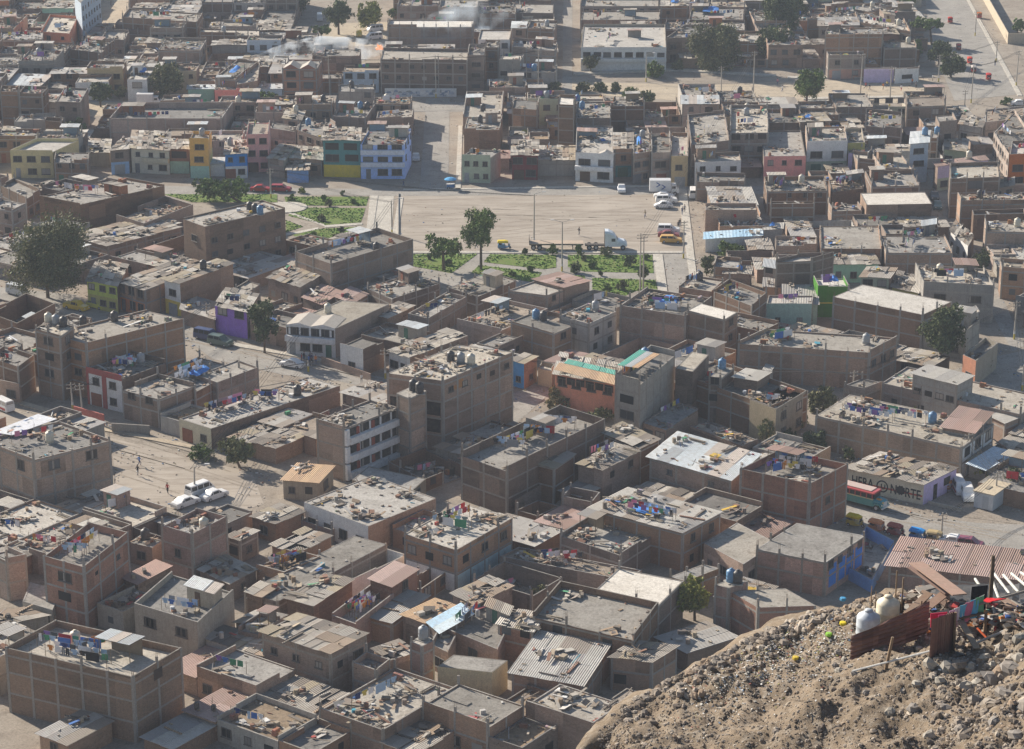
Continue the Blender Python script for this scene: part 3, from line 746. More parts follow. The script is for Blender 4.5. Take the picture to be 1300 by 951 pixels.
 (21, 915,262, 1025,302, 1425,210, 3.6,'K','C',dict(x='tttjj',par=.3,w=[(1,5,3,False,(1.4,1.1)),(0,1,1,False)],lab='long four storey brick building with black tanks on its roof at the park edge',nick='the long building at the park edge')),
 (21, 362,352, 540,405, 905,310, 1.3,'B','P',dict(x='jj')), (21, 480,330, 600,365, 900,290, 1.2,'K','P'),
 (21, 435,575, 585,605, 640,500, 1.9,'lime','P',dict(allw=0,w=[(0,3,2,True,(1.4,1.1))],lo='olive',lab='lime green house under a patched sheet roof by the parked yellow cars',nick='the lime green house')),
 (21, 592,582, 725,622, 1010,520, 1.9,'B','P',dict(lo='terracotta',w=[(0,3,2,True,(1.5,1.6))],lab='brick house with an orange red ground floor beside the lime green house',nick='the orange red fronted house')),
 (21, 822,570, 900,592, 1165,492, 2.3,'white','P',dict(lo='yellow',w=[(0,1,2,True,(1.8,1.2))],lab='white over yellow house with a long blank brick side wall',nick='the white and yellow house')),
 (21, 1075,702, 1234,735, 1290,645, 1.8,'purple','P',dict(x='jl',w=[(0,2,1,False,(2,1.4))],lab='bright purple house beside the parked cars on the shaded street',nick='the purple house')),
 (21, 905,720, 1073,770, 1090,690, 1.0,'B','M'), (21, -60,735, 85,790, 275,690, 1.4,'B','H',dict(floor='c')), (21, 335,800, 445,820, 450,770, 1.8,'K','c',dict(x='t')),
 (21, 1175,600, 1235,620, 1300,580, 1.6,'K','C'),
 (31, 245,12, 430,60, 920,-62, 3.4,'B','C',dict(x='jj',par=.3,w=[(0,2,2,False,(1.6,1.2))],lab='big brick building with a broad pale concrete roof behind the red and white house',nick='the broad roofed brick building')),
 (31, 175,-10, 300,22, 368,-25, 4.0,'K','C',dict(x='ttt',par=.3,w=[(0,1,3,False,(2,1.3)),(1,1,2,False,(1.6,1.3))],lab='four storey brick corner tower with black water tanks on top',nick='the corner tower with tanks')),
 (31, 430,178, 607,222, 828,140, 2.0,'white','c',dict(x='ll',par=.9,lo='white',w=[(0,2,2,True,(1.4,1.2))],lab='red and white two storey house with washing on its terrace',nick='the red and white house')),
 (31, 608,278, 792,325, 972,258, 1.7,'K','c',dict(x='jk',w=[(0,2,1,False,(1.5,1.2))])), (31, 975,205, 1085,245, 1292,168, 1.5,'B','c',dict(x='k',par=.8,w=[])),
 (31, 770,232, 975,290, 1200,170, 1.4,'B','c',dict(x='lljT')),
 (31, 895,440, 1055,490, 1700,275, 1.2,'cream','C',dict(par=.15,x='jjjllt',w=[(0,2,1,True,(1.3,1.1))],lab='low cream house with a very long pale junk strewn roof',nick='the long low cream house')),
 (31, -90,545, 165,640, 552,542, 3.0,'K','c',dict(par=.4,x='jjt',frame=1,w=[(0,2,1,False,(1.5,1.5)),(1,2,1,False,(1.8,1.4))],lab='three storey bare brick house at the edge of the wide dirt road',nick='the big house by the dirt road')),
 (31, -60,130, 90,180, 170,120, 2.0,'B','c'), (31, -80,230, 95,265, 140,210, 1.0,'B','C'),
 # --- centre, below the park
 (22, 195,430, 375,492, 785,368, 2.3,'K','c',dict(par=.9,parh=[1,1,1,1],x='ltj',w=[],lab='long brick house with a walled roof terrace beside the park lawns',nick='the long brick house by the lawns')),
 (22, 60,560, 222,610, 375,520, 1.5,'B','P',dict(x='jjj')), (22, 555,610, 680,668, 920,590, 1.3,'B','C',dict(par=.2)), (22, 760,740, 860,765, 1055,655, 1.2,'K','c'),
 (22, 960,610, 1105,655, 1300,572, 1.5,'B','c',dict(par=.2,x='jjt')), (22, 585,745, 660,765, 790,705, 1.4,'K','P'),
 (22, 150,795, 395,815, 665,692, 1.9,'white','C',dict(par=.1,x='tk',allw=0,w=[(0,4,2,True,(1.8,1.3))],lab='white gabled house with an arched balcony beside the shaded street',nick='the white gabled house')),
 (22, 235,660, 330,695, 425,630, 1.1,'B','N'), (22, 395,655, 480,692, 560,645, 1.2,'K','N'),
 (23, 110,570, 262,612, 388,578, 2.0,'K','N',dict(w=[])), (23, -20,625, 175,650, 300,605, 1.8,'B','C',dict(x='k',par=.2)),
 (23, 238,752, 385,792, 525,728, 2.1,'G','c',dict(w=[(0,1,1,False),(1,2,2,False,(1.3,1.2))],par=.3,x='tjj',allw=1,lab='grey rendered house with a cluttered blue grey roof beside the park lawn',nick='the grey rendered house')),
 (23, -5,778, 208,838, 300,800, 1.9,'K','c',dict(x='ttk',par=.2)),
 (23, 540,700, 870,752, 1000,655, 2.4,'B','c',dict(x='lljjjT',w=[],frame=1,parh=[1,1,.6,1],lab='wide brick house with a pillared wall and washing strung along its roof',nick='the wide pillared brick house')),
 (23, 875,725, 1062,772, 1128,735, 2.9,'K','W',dict(x='k',par=.05,w=[(1,1,2,False,(1.4,1.2))],lab='brick tower block with a clean white slab roof beside the wide pillared house',nick='the white topped brick block')),
 (23, 1010,620, 1200,692, 1275,635, 2.3,'B','c',dict(x='l',w=[])), (23, 835,590, 1000,615, 1060,560, 2.2,'B','C',dict(x='l')),
 (23, 920,72, 1168,78, 1165,38, 1.4,'B','c',dict(x='j',w=[])), (23, 968,207, 1226,207, 1224,188, 1.9,'B','C',dict(w=[],x='kj')),
 (23, 968,368, 1250,350, 1250,318, 1.0,'white','U',dict(lab='low shed roofed with bright blue white sheets beside the plaza walkway',nick='the blue white sheet roof')),
 (23, 1010,490, 1140,500, 1150,460, 1.5,'B','c'), (23, 1060,540, 1190,545, 1200,505, 1.3,'B','P',dict(x='Tj')),
 # --- right middle
 (24, 15,116, 320,112, 300,52, 1.8,'B','C',dict(x='lt')), (24, 32,192, 254,190, 252,168, 1.7,'B','C',dict(w=[])), (24, 538,92, 780,86, 742,22, 2.0,'B','c',dict(x='jr')),
 (24, 512,196, 840,190, 805,132, 1.9,'K','W',dict(w=[],par=.1,x='k',lab='brick house with a broad white roof and a blue barrel below the crowded rows',nick='the broad white roof')),
 (24, 340,215, 490,210, 470,180, 1.2,'B','C'), (24, 340,120, 500,100, 480,40, 1.2,'B','D',dict(x='llljj')),
 (24, 932,66, 1180,58, 1172,-20, 2.8,'K','C',dict(w=[(0,1,1,False,(3,1.6))],lab='tall house with a long mint green side wall along the narrow alley',nick='the mint sided house')),
 (24, 985,165, 1310,160, 1290,130, 2.2,'B','C',dict(x='jjt')), (24, 1048,248, 1310,240, 1300,215, 1.6,'B','C'),
 (24, 1110,312, 1310,318, 1300,268, 2.0,'K','C',dict(x='t',w=[],lab='brick house with a red end wall at the head of the alley',nick='the red ended house')),
 (24, 0,322, 92,318, 95,290, 1.0,'G','M',dict(x='T')), (24, 60,392, 268,392, 262,352, 1.2,'K','c'), (24, 285,400, 590,402, 575,290, 1.6,'B','c',dict(x='j')),
 (24, 610,432, 944,434, 905,350, 1.7,'K','c',dict(w=[],x='jl',par=.3)), (24, 690,380, 870,355, 870,290, 1.5,'B','c',dict(x='lj')),
 (24, 60,468, 240,462, 350,432, 2.7,'B','C',dict(w=[],x='k')), (24, 270,600, 425,600, 400,550, 1.9,'green','W',dict(x='Tlk',w=[],allw=1,lo='green',lab='vivid green house with a curved blue canopy on its terrace',nick='the vivid green house')),
 (24, 100,690, 268,695, 262,602, 1.4,'mint','M'), (24, 10,690, 240,692, 250,640, 1.4,'mint','C',dict(w=[(0,2,1,False)])),
 (24, 484,560, 625,565, 660,515, 1.9,'palegreen','P',dict(x='j',w=[(0,2,1,False)])), (24, 640,610, 770,640, 800,560, 1.4,'olive','P',dict(x='j')),
 (24, 345,657, 795,747, 938,682, 2.4,'B','W',dict(x='k',par=.05,w=[],frame=1,lab='large brick hall with a blank white slab roof beside the dark tree',nick='the large white roofed hall')),
 (24, 800,580, 1152,600, 1100,505, 2.3,'G','C',dict(w=[(0,2,1,False,(2.2,1.3))],x='jljt',allw=1,lab='grey concrete block with a wide opening and walled terrace beside the dark tree',nick='the grey concrete block')),
 (24, 970,770, 1080,730, 1060,700, 1.8,'G','C'), (24, 1190,505, 1310,515, 1300,470, 2.0,'B','C'), (24, 1150,120, 1250,100, 1250,60, 2.0,'K','P',dict(x='j')),
 (24, 0,505, 55,515, 60,478, 1.7,'K','V'), (24, 0,605, 98,612, 100,570, 1.0,'B','M'), (24, 930,330, 1020,400, 1050,350, 1.4,'white','P',dict(x='j')),
 # --- centre
 (32, 420,62, 535,92, 640,45, 1.5,'white','c',dict(w=[(0,1,1,False)],x='k')), (32, 665,100, 770,135, 1060,25, 1.3,'white','P',dict(w=[(0,2,1,False,(2.2,1.3))],x='jj')),
 (32, 655,212, 935,250, 1285,106, 4.2,'B','C',dict(par=.05,frame=1,x='jjjjttt',parh=[1,1,1,1],w=[(1,5,1,False,(1.2,.9)),(0,1,3,False,(1.4,1.3))],lab='tall unfinished building with brick panels in a bold concrete grid',nick='the tall concrete grid building')),
 (32, 302,440, 440,478, 706,372, 3.0,'K','c',dict(par=.5,frame=1,x='jjj',w=[],lab='unfinished brick block with three white balcony bands on its long side',nick='the white banded block')),
 (32, 703,312, 768,338, 852,300, 3.9,'K','C',dict(par=.02,w=[],x='ttk',lab='slender brick stair tower with two water tanks between the banded block and the grid building',nick='the slender stair tower')),
 (32, 660,655, 838,745, 1030,668, 1.6,'B','H',dict(floor='c',par=2.0)), (32, 480,745, 770,810, 850,740, 0.9,'g','c',dict(par=.05,x='k')),
 (32, 1025,600, 1255,678, 1745,440, 2.3,'B','c',dict(par=1.3,parh=[.4,1,1,1],frame=1,x='llllj',w=[],lab='large brick building with masses of washing behind its high roof walls',nick='the washing filled brick building')),
 (32, 135,745, 310,760, 385,680, 1.1,'g','O'), (32, 240,520, 300,540, 340,520, 1.1,'B','P'),
 (33, 215,215, 515,270, 545,170, 2.0,'salmon','P',dict(lo='salmon',w=[(0,4,1,False,(1.6,1.3))],allw=1,lab='salmon house with dark arched gallery and brown and teal roof sheets',nick='the salmon gallery house')),
 (33, 516,214, 640,245, 815,98, 3.5,'G','c',dict(par=.9,parh=[1,0,1,1],x='tkl',w=[(0,1,2,False,(2.6,1.4)),(0,1,0,False)],lab='tall grey fronted block with a green and brown roof canopy',nick='the tall canopied grey block')),
 (33, 655,455, 770,492, 932,388, 1.1,'K','c',dict(w=[(0,2,1,False,(2.4,1.9))],par=.2,x='j')),
 (33, 820,210, 1290,375, 1480,300, 1.9,'B','c',dict(w=[],x='jjl',lab='long brick row house with uneven terraces behind the corrugated hall',nick='the long uneven brick house')),
 (33, 818,188, 905,205, 985,120, 3.0,'K','C',dict(x='k',par=0.02,w=[])), (33, 1110,232, 1225,250, 1290,210, 2.5,'K','M'), (33, 985,235, 1045,240, 1110,185, 2.7,'B','C',dict(x='tk',par=.02)),
 (33, 890,475, 1150,575, 1230,540, 1.0,'B','D',dict(x='jjj',par=.4)),
 (33, 690,630, 1095,745, 1238,620, 2.1,'B','V',dict(frame=1,w=[(0,2,1,False,(1.0,.8))],lab='brick hall with a large pale corrugated metal roof streaked with rust',nick='the corrugated roof hall')),
 (33, 332,665, 455,698, 640,600, 2.0,'B','P',dict(x='ljj',w=[(1,2,1,False,(1.1,1.1))])), (33, 460,510, 640,592, 735,545, 2.1,'B','P',dict(w=[],x='jj')), (33, 92,660, 212,690, 312,622, 2.0,'B','P',dict(w=[(1,1,1,False)])),
 (33, 245,800, 342,832, 432,790, 1.0,'B','M'), (33, 0,150, 60,165, 125,130, 1.6,'skyblue','P'), (33, 130,170, 200,185, 215,165, 1.0,'cream','C'),
 (34, -120,690, 230,765, 420,665, 2.6,'R','c',dict(par=1.0,frame=1,parh=[1,1,1,1],x='lllr',w=[(1,1,1,False,(1,1))],lab='red brick house with walled roof and bright washing beside the road with the bus',nick='the red brick house beside the bus')),
 (34, -130,50, 530,95, 667,25, 2.3,'B','C',dict(x='jljt',par=.6,w=[(1,3,1,False,(1.4,1.2))],frame=1,lab='long brick building with a pale terrace and a crumpled blue tarpaulin',nick='the blue tarpaulin building')),
 (34, 400,255, 500,275, 590,240, 1.3,'K','c'), (34, 592,258, 1285,415, 1400,330, 1.5,'B','C',dict(x='jjjk',par=.2,w=[(0,5,1,False,(1.1,1))],lab='long low brick building carrying a corrugated cabin and brick stacks',nick='the brick stack building')),
 (34, 745,215, 965,270, 1045,228, 2.5,'G','M',dict(x='k',w=[(0,4,1,False,(1.4,1))],lab='grey corrugated cabin standing on the long low brick building')),
 (34, 258,422, 990,582, 1148,468, 1.9,'K','C',dict(par=.15,frame=1,x='jjjjlltk',w=[(1,3,1,False,(1.9,1.6))],lab='very long brick building with a white window wall on its short end',nick='the very long brick building')),
 (34, 890,480, 1050,510, 1140,410, 2.2,'K','N',dict(w=[],x='k')), (34, 1075,400, 1205,462, 1280,432, 1.3,'B','M',dict(w=[])),
 (34, 425,690, 800,770, 962,688, 1.15,'cream','P',dict(allw=1,x='jjjj',w=[],lab='low cream shop house with big painted letters and a lilac end wall',nick='the lettered shop house')),
 (34, -70,345, 60,392, 215,298, 1.9,'tan','c',dict(x='lj',w=[(1,2,2,False,(1.6,1.3))],allw=0,lab='sandy yellow house with arched balcony under a washing covered terrace',nick='the sandy yellow house')),
 (34, 0,195, 30,205, 45,180, 1.3,'G','M'), (34, 800,-40, 1010,0, 1080,-60, 1.6,'G','c'), (34, 995,120, 1060,150, 1170,60, 1.4,'terracotta','c',dict(w=[(0,1,1,False)])),
 # --- bottom left
 (41, -60,230, 30,270, 132,250, 2.0,'B','c',dict(x='l')),
 (41, 215,255, 420,312, 640,140, 3.0,'R','c',dict(par=1.0,frame=1,parh=[.9,1,1,.8],x='lllk',w=[(0,1,2,False,(2.2,1.3)),(1,2,1,False,(.8,.6))],lab='three storey reddish brick house with bright washing crowding its roof',nick='the bright washing house')),
 (41, 805,105, 960,150, 1135,60, 2.4,'R','c',dict(par=1.0,frame=1,parh=[1,1,1,.8],x='jj',w=[(0,1,1,False,(1,1.2))],lab='square red brick house with an empty walled roof near the parked vans',nick='the square red brick house')),
 (41, 670,495, 985,590, 1168,422, 2.0,'g','c',dict(par=.8,parh=[1,.9,.3,1],x='lr',w=[(0,2,1,False,(1.7,1.2)),(0,2,1,False,(1.7,1.2))],lab='sand grey house with roof shelters and a white rooftop boat shaped tub',nick='the sand grey shelter house')),
 (41, 112,482, 300,535, 268,415, 1.0,'g','C',dict(par=.1,x='k')) if False else (41, 112,485, 262,530, 300,430, 1.0,'g','C',dict(par=.1,x='k')),
 (41, 25,715, 665,862, 908,718, 2.8, 'K','C',dict(par=.9,frame=1,parh=[.9,1,1,1],x='llltrk',w=[(1,1,1,False,(1.6,1.4))],lab='broad brick house with a swept pale terrace and three lines of washing',nick='the swept terrace house')),
 (41, 1025,672, 1320,760, 1420,700, 1.1,'white','P',dict(allw=1,w=[(0,4,1,True,(1.5,1.3))],lab='low whitewashed brick house with dark barred windows',nick='the low whitewashed house')),
 (41, 620,370, 690,398, 850,312, 1.3,'B','N'), (41, 1140,165, 1200,185, 1290,140, 1.2,'K','P',dict(x='j')), (41, 650,190, 760,215, 810,180, 1.1,'B','c',dict(x='tj',par=.1)),
 (41, 1235,440, 1310,465, 1380,420, 1.3,'B','P'), (41, -80,560, 40,600, 240,560, 1.0,'G','P',dict(x='jj')), (41, -40,640, 60,690, 160,640, 1.0,'B','P',dict(x='jj')),
 (41, 1000,330, 1150,400, 1280,330, 1.0,'B','P',dict(x='jjj')), (41, 1190,610, 1290,630, 1400,560, 1.3,'B','c',dict(x='jr')),
 # --- bottom centre left
 (42, -60,440, 108,488, 655,200, 1.2,'K','c',dict(par=.05,x='jk',w=[],lab='low house with one very long smooth grey concrete roof',nick='the long smooth grey roof')),
 (42, 385,348, 478,378, 745,250, 1.4,'white','H',dict(floor='c',par=2.4,allw=1,w=[],lab='roofless white walled yard with square window holes',nick='the roofless white yard')),
 (42, 155,470, 288,505, 480,385, 1.5,'B','P',dict(w=[])), (42, 378,545, 500,590, 690,445, 1.0,'R','c',dict(par=1.4,parh=[.8,1,1,1],x='llll',w=[],lab='small brick terrace edged with coloured towels and washing lines',nick='the towel edged terrace')),
 (42, 572,372, 680,412, 805,330, 1.9,'R','N',dict(w=[(1,1,1,False)],lab='small brick house with a plain pinkish corrugated roof beside the white yard',nick='the pink sheet roof')),
 (42, 735,400, 822,428, 965,330, 1.4,'B','H',dict(floor='c',par=2.2)),
 (42, 740,150, 1000,230, 1282,68, 2.2,'B','C',dict(par=.08,lo='white',x='lljjk',w=[(0,3,1,False,(1.4,1.2)),(1,3,1,False,(1.4,1.2))],lab='brick house with a flat pale roof and a pink sheet on the line',nick='the pink washing house')),
 (42, 240,-10, 560,110, 900,-30, 1.5,'white','C',dict(par=.08,x='jjjk',w=[(0,4,1,False,(1.6,1.5))],allw=0,lab='wide house with a worn pale roof above a white and green front',nick='the wide worn roof')),
 (42, 30,640, 372,745, 552,652, 2.3,'K','P',dict(x='j',w=[(0,3,1,False,(1,.9)),(1,2,1,False)],frame=0,lab='sandy brick house under a broad patched grey sheet roof',nick='the patched sheet roof house')),
 (42, 480,790, 600,830, 670,775, 1.5,'B','c'), (42, 590,725, 672,782, 795,740, 1.3,'K','P',dict(x='j')), (42, 770,688, 830,712, 892,682, 2.3,'R','C',dict(x='tk',par=.1,w=[])),
 (42, 865,592, 922,642, 1082,552, 1.5,'K','U',dict(w=[],lab='shed roofed with a single sky blue sheet',nick='the sky blue sheet roof')), (42, 735,552, 848,592, 1010,515, 1.4,'K','O',dict(w=[])), (42, 560,560, 680,592, 862,462, 1.2,'B','M',dict(w=[])),
 (42, 985,452, 1102,502, 1282,412, 1.4,'B','P',dict(w=[],x='j')), (42, 965,605, 1210,705, 1292,532, 1.2,'R','c',dict(w=[(0,1,1,False)],x='lj')),
 (42, 908,812, 1180,842, 1258,782, 1.4,'cream','c',dict(par=.02,x='k',w=[],allw=1)),
 (42, -100,590, 40,610, 145,560, 1.3,'K','P'), (42, 880,680, 960,720, 1000,640, 1.2,'B','c'),
 (42, 225,80, 380,130, 470,60, 1.2,'R','H',dict(floor='D',par=1.8,x='jj')), (42, -20,60, 100,100, 240,40, 1.1,'B','P',dict(x='j')), (42, 0,300, 140,340, 320,260, 1.0,'B','D',dict(x='lllljj')),
 # --- bottom centre right
 (43, 400,20, 855,142, 1042,42, 2.1,'B','M',dict(w=[(1,2,2,False,(1.0,1.2))],x='Tl',lab='brick house with a grey corrugated roof partly under blue plastic',nick='the blue plastic roof')),
 (43, 240,145, 545,245, 708,142, 1.3,'B','C',dict(x='jjj',par=.7,w=[],lab='brick walled terrace with shrubs in pots and a dog sized dark shape') if False else dict(x='jjj',par=.7,w=[],lab='brick walled terrace with a dusty pale floor behind the washing yard',nick='the dusty walled terrace')),
 (43, -60,260, 560,378, 650,330, 0.9,'B','D',dict(x='lljjjjj',par=.3,w=[])),
 (43, 400,445, 730,512, 858,385, 1.9,'B','W',dict(par=.05,x='k',w=[],lab='brick house with a whitewashed roof holding two small brick piles',nick='the whitewashed roof with brick piles')),
 (43, 105,540, 608,655, 732,490, 1.9,'B','C',dict(par=.9,parh=[.2,1,1,1],x='jk',w=[(0,2,1,False,(1.4,1.4))],lab='brick house with a large swept square terrace ringed by a low wall',nick='the large square terrace')),
 (43, 0,840, 355,905, 490,700, 1.5,'B','M',dict(w=[])), (43, 495,765, 700,790, 825,712, 1.6,'B','P',dict(x='j')), (43, 730,668, 880,742, 1125,665, 1.0,'B','M'),
 (43, -70,600, 105,640, 160,560, 1.7,'R','P',dict(x='jj',w=[(0,2,1,False,(1.4,1.6))])),
 (43, 1012,405, 1085,420, 1180,385, 2.5,'R','C',dict(par=.02,x='ttk',w=[],lab='narrow brick stair tower carrying two black tanks beside the pointed concrete roof',nick='the twin tank tower')),
 (43, 1082,432, 1228,518, 1520,508, 2.2,'R','C',dict(par=.02,x='k',w=[],lab='orange brick house with a pointed bare concrete roof at the hill foot',nick='the pointed roof house')),
 (43, 785,365, 870,385, 1040,320, 1.3,'B','c',dict(x='k',par=.02)), (43, 960,195, 1155,300, 1320,190, 1.4,'B','C',dict(x='k',par=.1)),
 (43, 250,-40, 400,-10, 440,-60, 1.4,'B','H',dict(floor='D')), (43, 20,120, 200,60, 380,0, 1.2,'B','c') if False else (43, 20,30, 130,60, 240,10, 1.3,'B','H',dict(floor='D',par=2.2)),
 (44, -40,225, 308,292, 505,158, 1.8,'R','c',dict(par=.03,x='k',w=[(1,4,1,False,(1.4,1.2))],lab='brick house with deep blue rooms under a grey slab roof at the hill foot',nick='the blue roomed house')),
 (44, 395,300, 540,380, 650,180, 1.0,'blue','H',dict(floor='c',par=1.7,allw=1,w=[],lab='roofless yard with bright blue walls at the hill foot',nick='the blue walled yard')),
 (44, 625,305, 1340,385, 1400,245, 1.4,'R','N',dict(w=[],lab='wide shed under rust brown corrugated sheets below the road',nick='the rust brown shed')),
]
_k = 0
for row in H:
    _k += 1
    traced(row, _k)

# ------------------------------------------------------------------ open ground, in photograph coordinates
OPEN = {
 'plaza': [(503,236),(870,236),(905,330),(930,395),(905,395),(840,322),(505,322)],
 'park': [(515,318),(840,318),(850,385),(700,385),(520,345)],
 'park_left': [(205,232),(515,232),(478,300),(425,315),(360,310),(350,262),(280,255)],
 'park_edge': [(205,238),(335,243),(300,285),(215,272)],
 'plaza_street': [(524,240),(590,240),(594,128),(532,128)],
 'cross_street': [(110,125),(600,125),(600,146),(110,150)],
 'frontage': [(330,228),(1000,228),(1000,246),(330,246)],
 'left_front': [(0,222),(330,228),(330,246),(0,240)],
 'north_street': [(714,-60),(729,-60),(738,120),(708,120)],
 'clearing': [(725,92),(980,92),(1178,98),(1195,130),(1010,142),(850,135),(725,150),(690,150),(690,120)],
 'sandy_yard': [(122,-60),(165,-60),(162,33),(128,36)],
 'smoky_yard': [(385,-20),(500,-10),(500,55),(480,95),(395,62)],
 'east_road': [(1160,-60),(1215,-60),(1300,60),(1300,150),(1190,140),(1180,60)],
 'wasteland': [(1195,-60),(1330,-60),(1330,160),(1230,150)],
 'west_street': [(-40,355),(0,362),(95,370),(165,398),(255,405),(300,440),(372,452),(450,468),(560,492),(560,520),(430,490),(360,480),(270,462),(240,440),(150,420),(40,395),(-40,388)],
 'dirt_road': [(-40,495),(0,500),(110,528),(244,562),(330,590),(345,612),(330,655),(262,668),(215,650),(150,632),(142,560),(70,528),(-40,560)],
 'lower_road': [(1040,600),(1078,618),(1180,648),(1240,640),(1340,655),(1340,705),(1180,695),(1078,668),(1040,660)],
 'alley': [(1172,215),(1196,215),(1232,300),(1280,380),(1310,440),(1280,450),(1245,380),(1205,310)],
 'side_street': [(1215,470),(1250,450),(1340,430),(1340,510),(1290,520)],
 'walk': [(862,236),(888,236),(915,395),(880,395)],
 'shaded_lane': [(600,505),(690,478),(700,505),(640,560),(600,540)],
 'salmon_garden': [(680,495),(800,520),(780,560),(690,530)],
 'overgrown_yard': [(1010,500),(1075,480),(1080,500),(1040,560),(1100,590),(1020,580)],
 'tree_yard': [(845,800),(930,800),(930,840),(850,840)],
}
# filler: the crowded houses between the traced ones
def blocked(x, y, pad=0.0):
    for P, x0, x1, y0, y1 in FOOT:
        if x0 - pad <= x <= x1 + pad and y0 - pad <= y <= y1 + pad and in_poly(x, y, P): return True
    return False
def is_open(x, y):
    u, v, d = PX((x, y, 0))
    if v < -30 or v > 985 or u < -75 or u > 1375: return True
    for k, P in OPEN.items():
        if in_poly(u, v, P): return True
    # under the hill spur
    if u > 840 and v > 870 - (u - 840) * 0.42: return True
    return False
def zone(x, y):
    u, v, d = PX((x, y, 0))
    b = 212 if u < 330 else 236 if u < 870 else 372
    return 0 if v < b else 1
frnd = random.Random(42)
NFILL = 0
def try_lot(x, y, w, d, ca, sa, zn, depth=0):
    """lot centre, size; free -> build, partly free -> cut in two"""
    global NFILL
    pts = []; n = 5
    bad = 0
    for i in range(n):
        for j in range(n):
            a, b = (i / (n - 1) - 0.5) * (w - 0.3), (j / (n - 1) - 0.5) * (d - 0.3)
            px, py = x + a * ca - b * sa, y + a * sa + b * ca
            if zone(px, py) != zn or is_open(px, py) or blocked(px, py): bad += 1
    if bad == n * n: return
    if bad == 0:
        h0 = frnd.random()
        u, v, dd = PX((x, y, 0))
        g = frnd.uniform(0.04, 0.12)
        W, D = w / 2 - g, d / 2 - g
        P = [Vector((x + a * ca - b * sa, y + a * sa + b * ca)) for a, b in ((-W, -D), (W, -D), (W, D), (-W, D))]
        small = w * d < 40
        if small: fl = frnd.choice([0.75, 0.85, 0.95, 1.0])
        elif zn == 1: fl = frnd.choice([0.9, 1.0, 1.0, 1.1, 1.3, 1.6])
        else: fl = frnd.choice([1.0, 1.2, 1.5, 1.8, 2.0, 2.2]) if v < 230 else frnd.choice([1, 1.1, 1.3, 1.6])
        wall = frnd.choice('BBBBKKKG')
        if zn == 0 and frnd.random() < 0.16 and not small: wall = frnd.choice(['white', 'cream', 'paleblue', 'mint', 'tan', 'palegreen', 'terracotta'])
        roof = frnd.choice('PPMNDc' if small else 'CccCPMPDccc')
        hollow = (not small) and frnd.random() < 0.10
        NFILL += 1
        r2 = random.Random(NFILL * 13 + 3)
        kw = dict(rnd=r2, extra='F' if (zn == 0 and frnd.random() < 0.5 and not small) else '', info=(None, None))
        if small: kw['name'] = 'shed'
        if hollow: kw.update(slabz=0.15, par=frnd.uniform(2, 2.8), name='walled_yard'); roof = 'D'; kw['extra'] = 'jj'
        build_house(P, fl, wall, roof, **kw)
        return
    if max(w, d) < 7.2 or depth > 4: return
    if w > d:
        for s in (-1, 1): try_lot(x + s * w / 4 * ca, y + s * w / 4 * sa, w / 2, d, ca, sa, zn, depth + 1)
    else:
        for s in (-1, 1): try_lot(x - s * d / 4 * sa, y + s * d / 4 * ca, w, d / 2, ca, sa, zn, depth + 1)
for zn, ang in ((1, R_(-36.0)), (0, R_(0.5))):
    ca, sa = math.cos(ang), math.sin(ang)
    LW, LD = (9.0, 15.0) if zn == 1 else (9.0, 14.0)
    if zn == 1: LW, LD = 9.5, 14.0
    rng = 75
    for i in range(-rng, rng):
        for j in range(-rng, rng):
            cx, cy = 0.0, 450.0
            x = cx + i * LW * ca - j * LD * sa; y = cy + i * LW * sa + j * LD * ca
            if y < 240 or y > 860: continue
            u, v, d = PX((x, y, 0))
            if -120 < u < 1420 and -110 < v < 1050: try_lot(x, y, LW, LD, ca, sa, zn)
print('houses', len(HOUSES), 'filler', NFILL, 'warn', len(WARN))
for w in WARN: print('WARN', w)

# ------------------------------------------------------------------ details of the houses that stand out
def hs(nick):
    h = [h for h in HOUSES if h['info'] and h['info'][1] == nick][0]
    P = [p for p in FOOT if (sum(p[0], Vector((0, 0))) / 4 - h['c']).length < .01][0][0]
    return h, [p - h['c'] for p in P]
def side_boxes(nick, side, boxes, name, mats=None):
    """boxes: (x0, x1, z0, z1, out, colour) in metres along the wall; fractions when x <= 1"""
    h, Q = hs(nick); a, b = Q[side], Q[(side + 1) % 4]; d = b - a; W = d.length; d.normalize(); nn = Vector((d.y, -d.x)); rz = math.atan2(d.y, d.x)
    m = MB()
    for x0, x1, z0, z1, out, c in boxes:
        x0, x1 = x0 * W, x1 * W; p = a + d * (x0 + x1) / 2 + nn * out / 2
        m.box((p.x, p.y, (z0 + z1) / 2), (x1 - x0, out, z1 - z0), rz, c)
    return m.build(name, mats or M_COL, h['o'])
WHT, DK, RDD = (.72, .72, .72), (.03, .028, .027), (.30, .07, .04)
for k in range(3):
    z = k * 2.7
    side_boxes('the white banded block', 1, [(.06, .97, z + .25, z + 1.25, .75, WHT)], 'balcony')
    side_boxes('the white banded block', 1, [(.06, .97, z + 1.3, z + 2.5, .03, DK)] + [(.06 + .2 * j, .09 + .2 * j, z + 1.3, z + 2.5, .07, WHT) for j in range(5)], 'recess_shade_panel')  # near-black panel paints the shade of the recess above each balcony
    side_boxes('the white banded block', 1, [(.22, .28, z + 1.25, z + 2.4, .08, RDD)], 'door'); side_boxes('the white banded block', 1, [(.5, .56, z + 1.25, z + 2.4, .08, RDD)], 'door')
    side_boxes('the white banded block', 1, [(.0, .06, z + .2, z + 2.6, .5, WHT)], 'white_panel')
side_boxes('the salmon gallery house', 0, [(.03, .97, 4.0, 5.15, .05, DK)] + [(.03 + .157 * j, .045 + .157 * j, 3.95, 5.2, .1, (.5, .24, .17)) for j in range(7)], 'gallery_shade_panel')  # black strip between posts paints the shade inside the open gallery
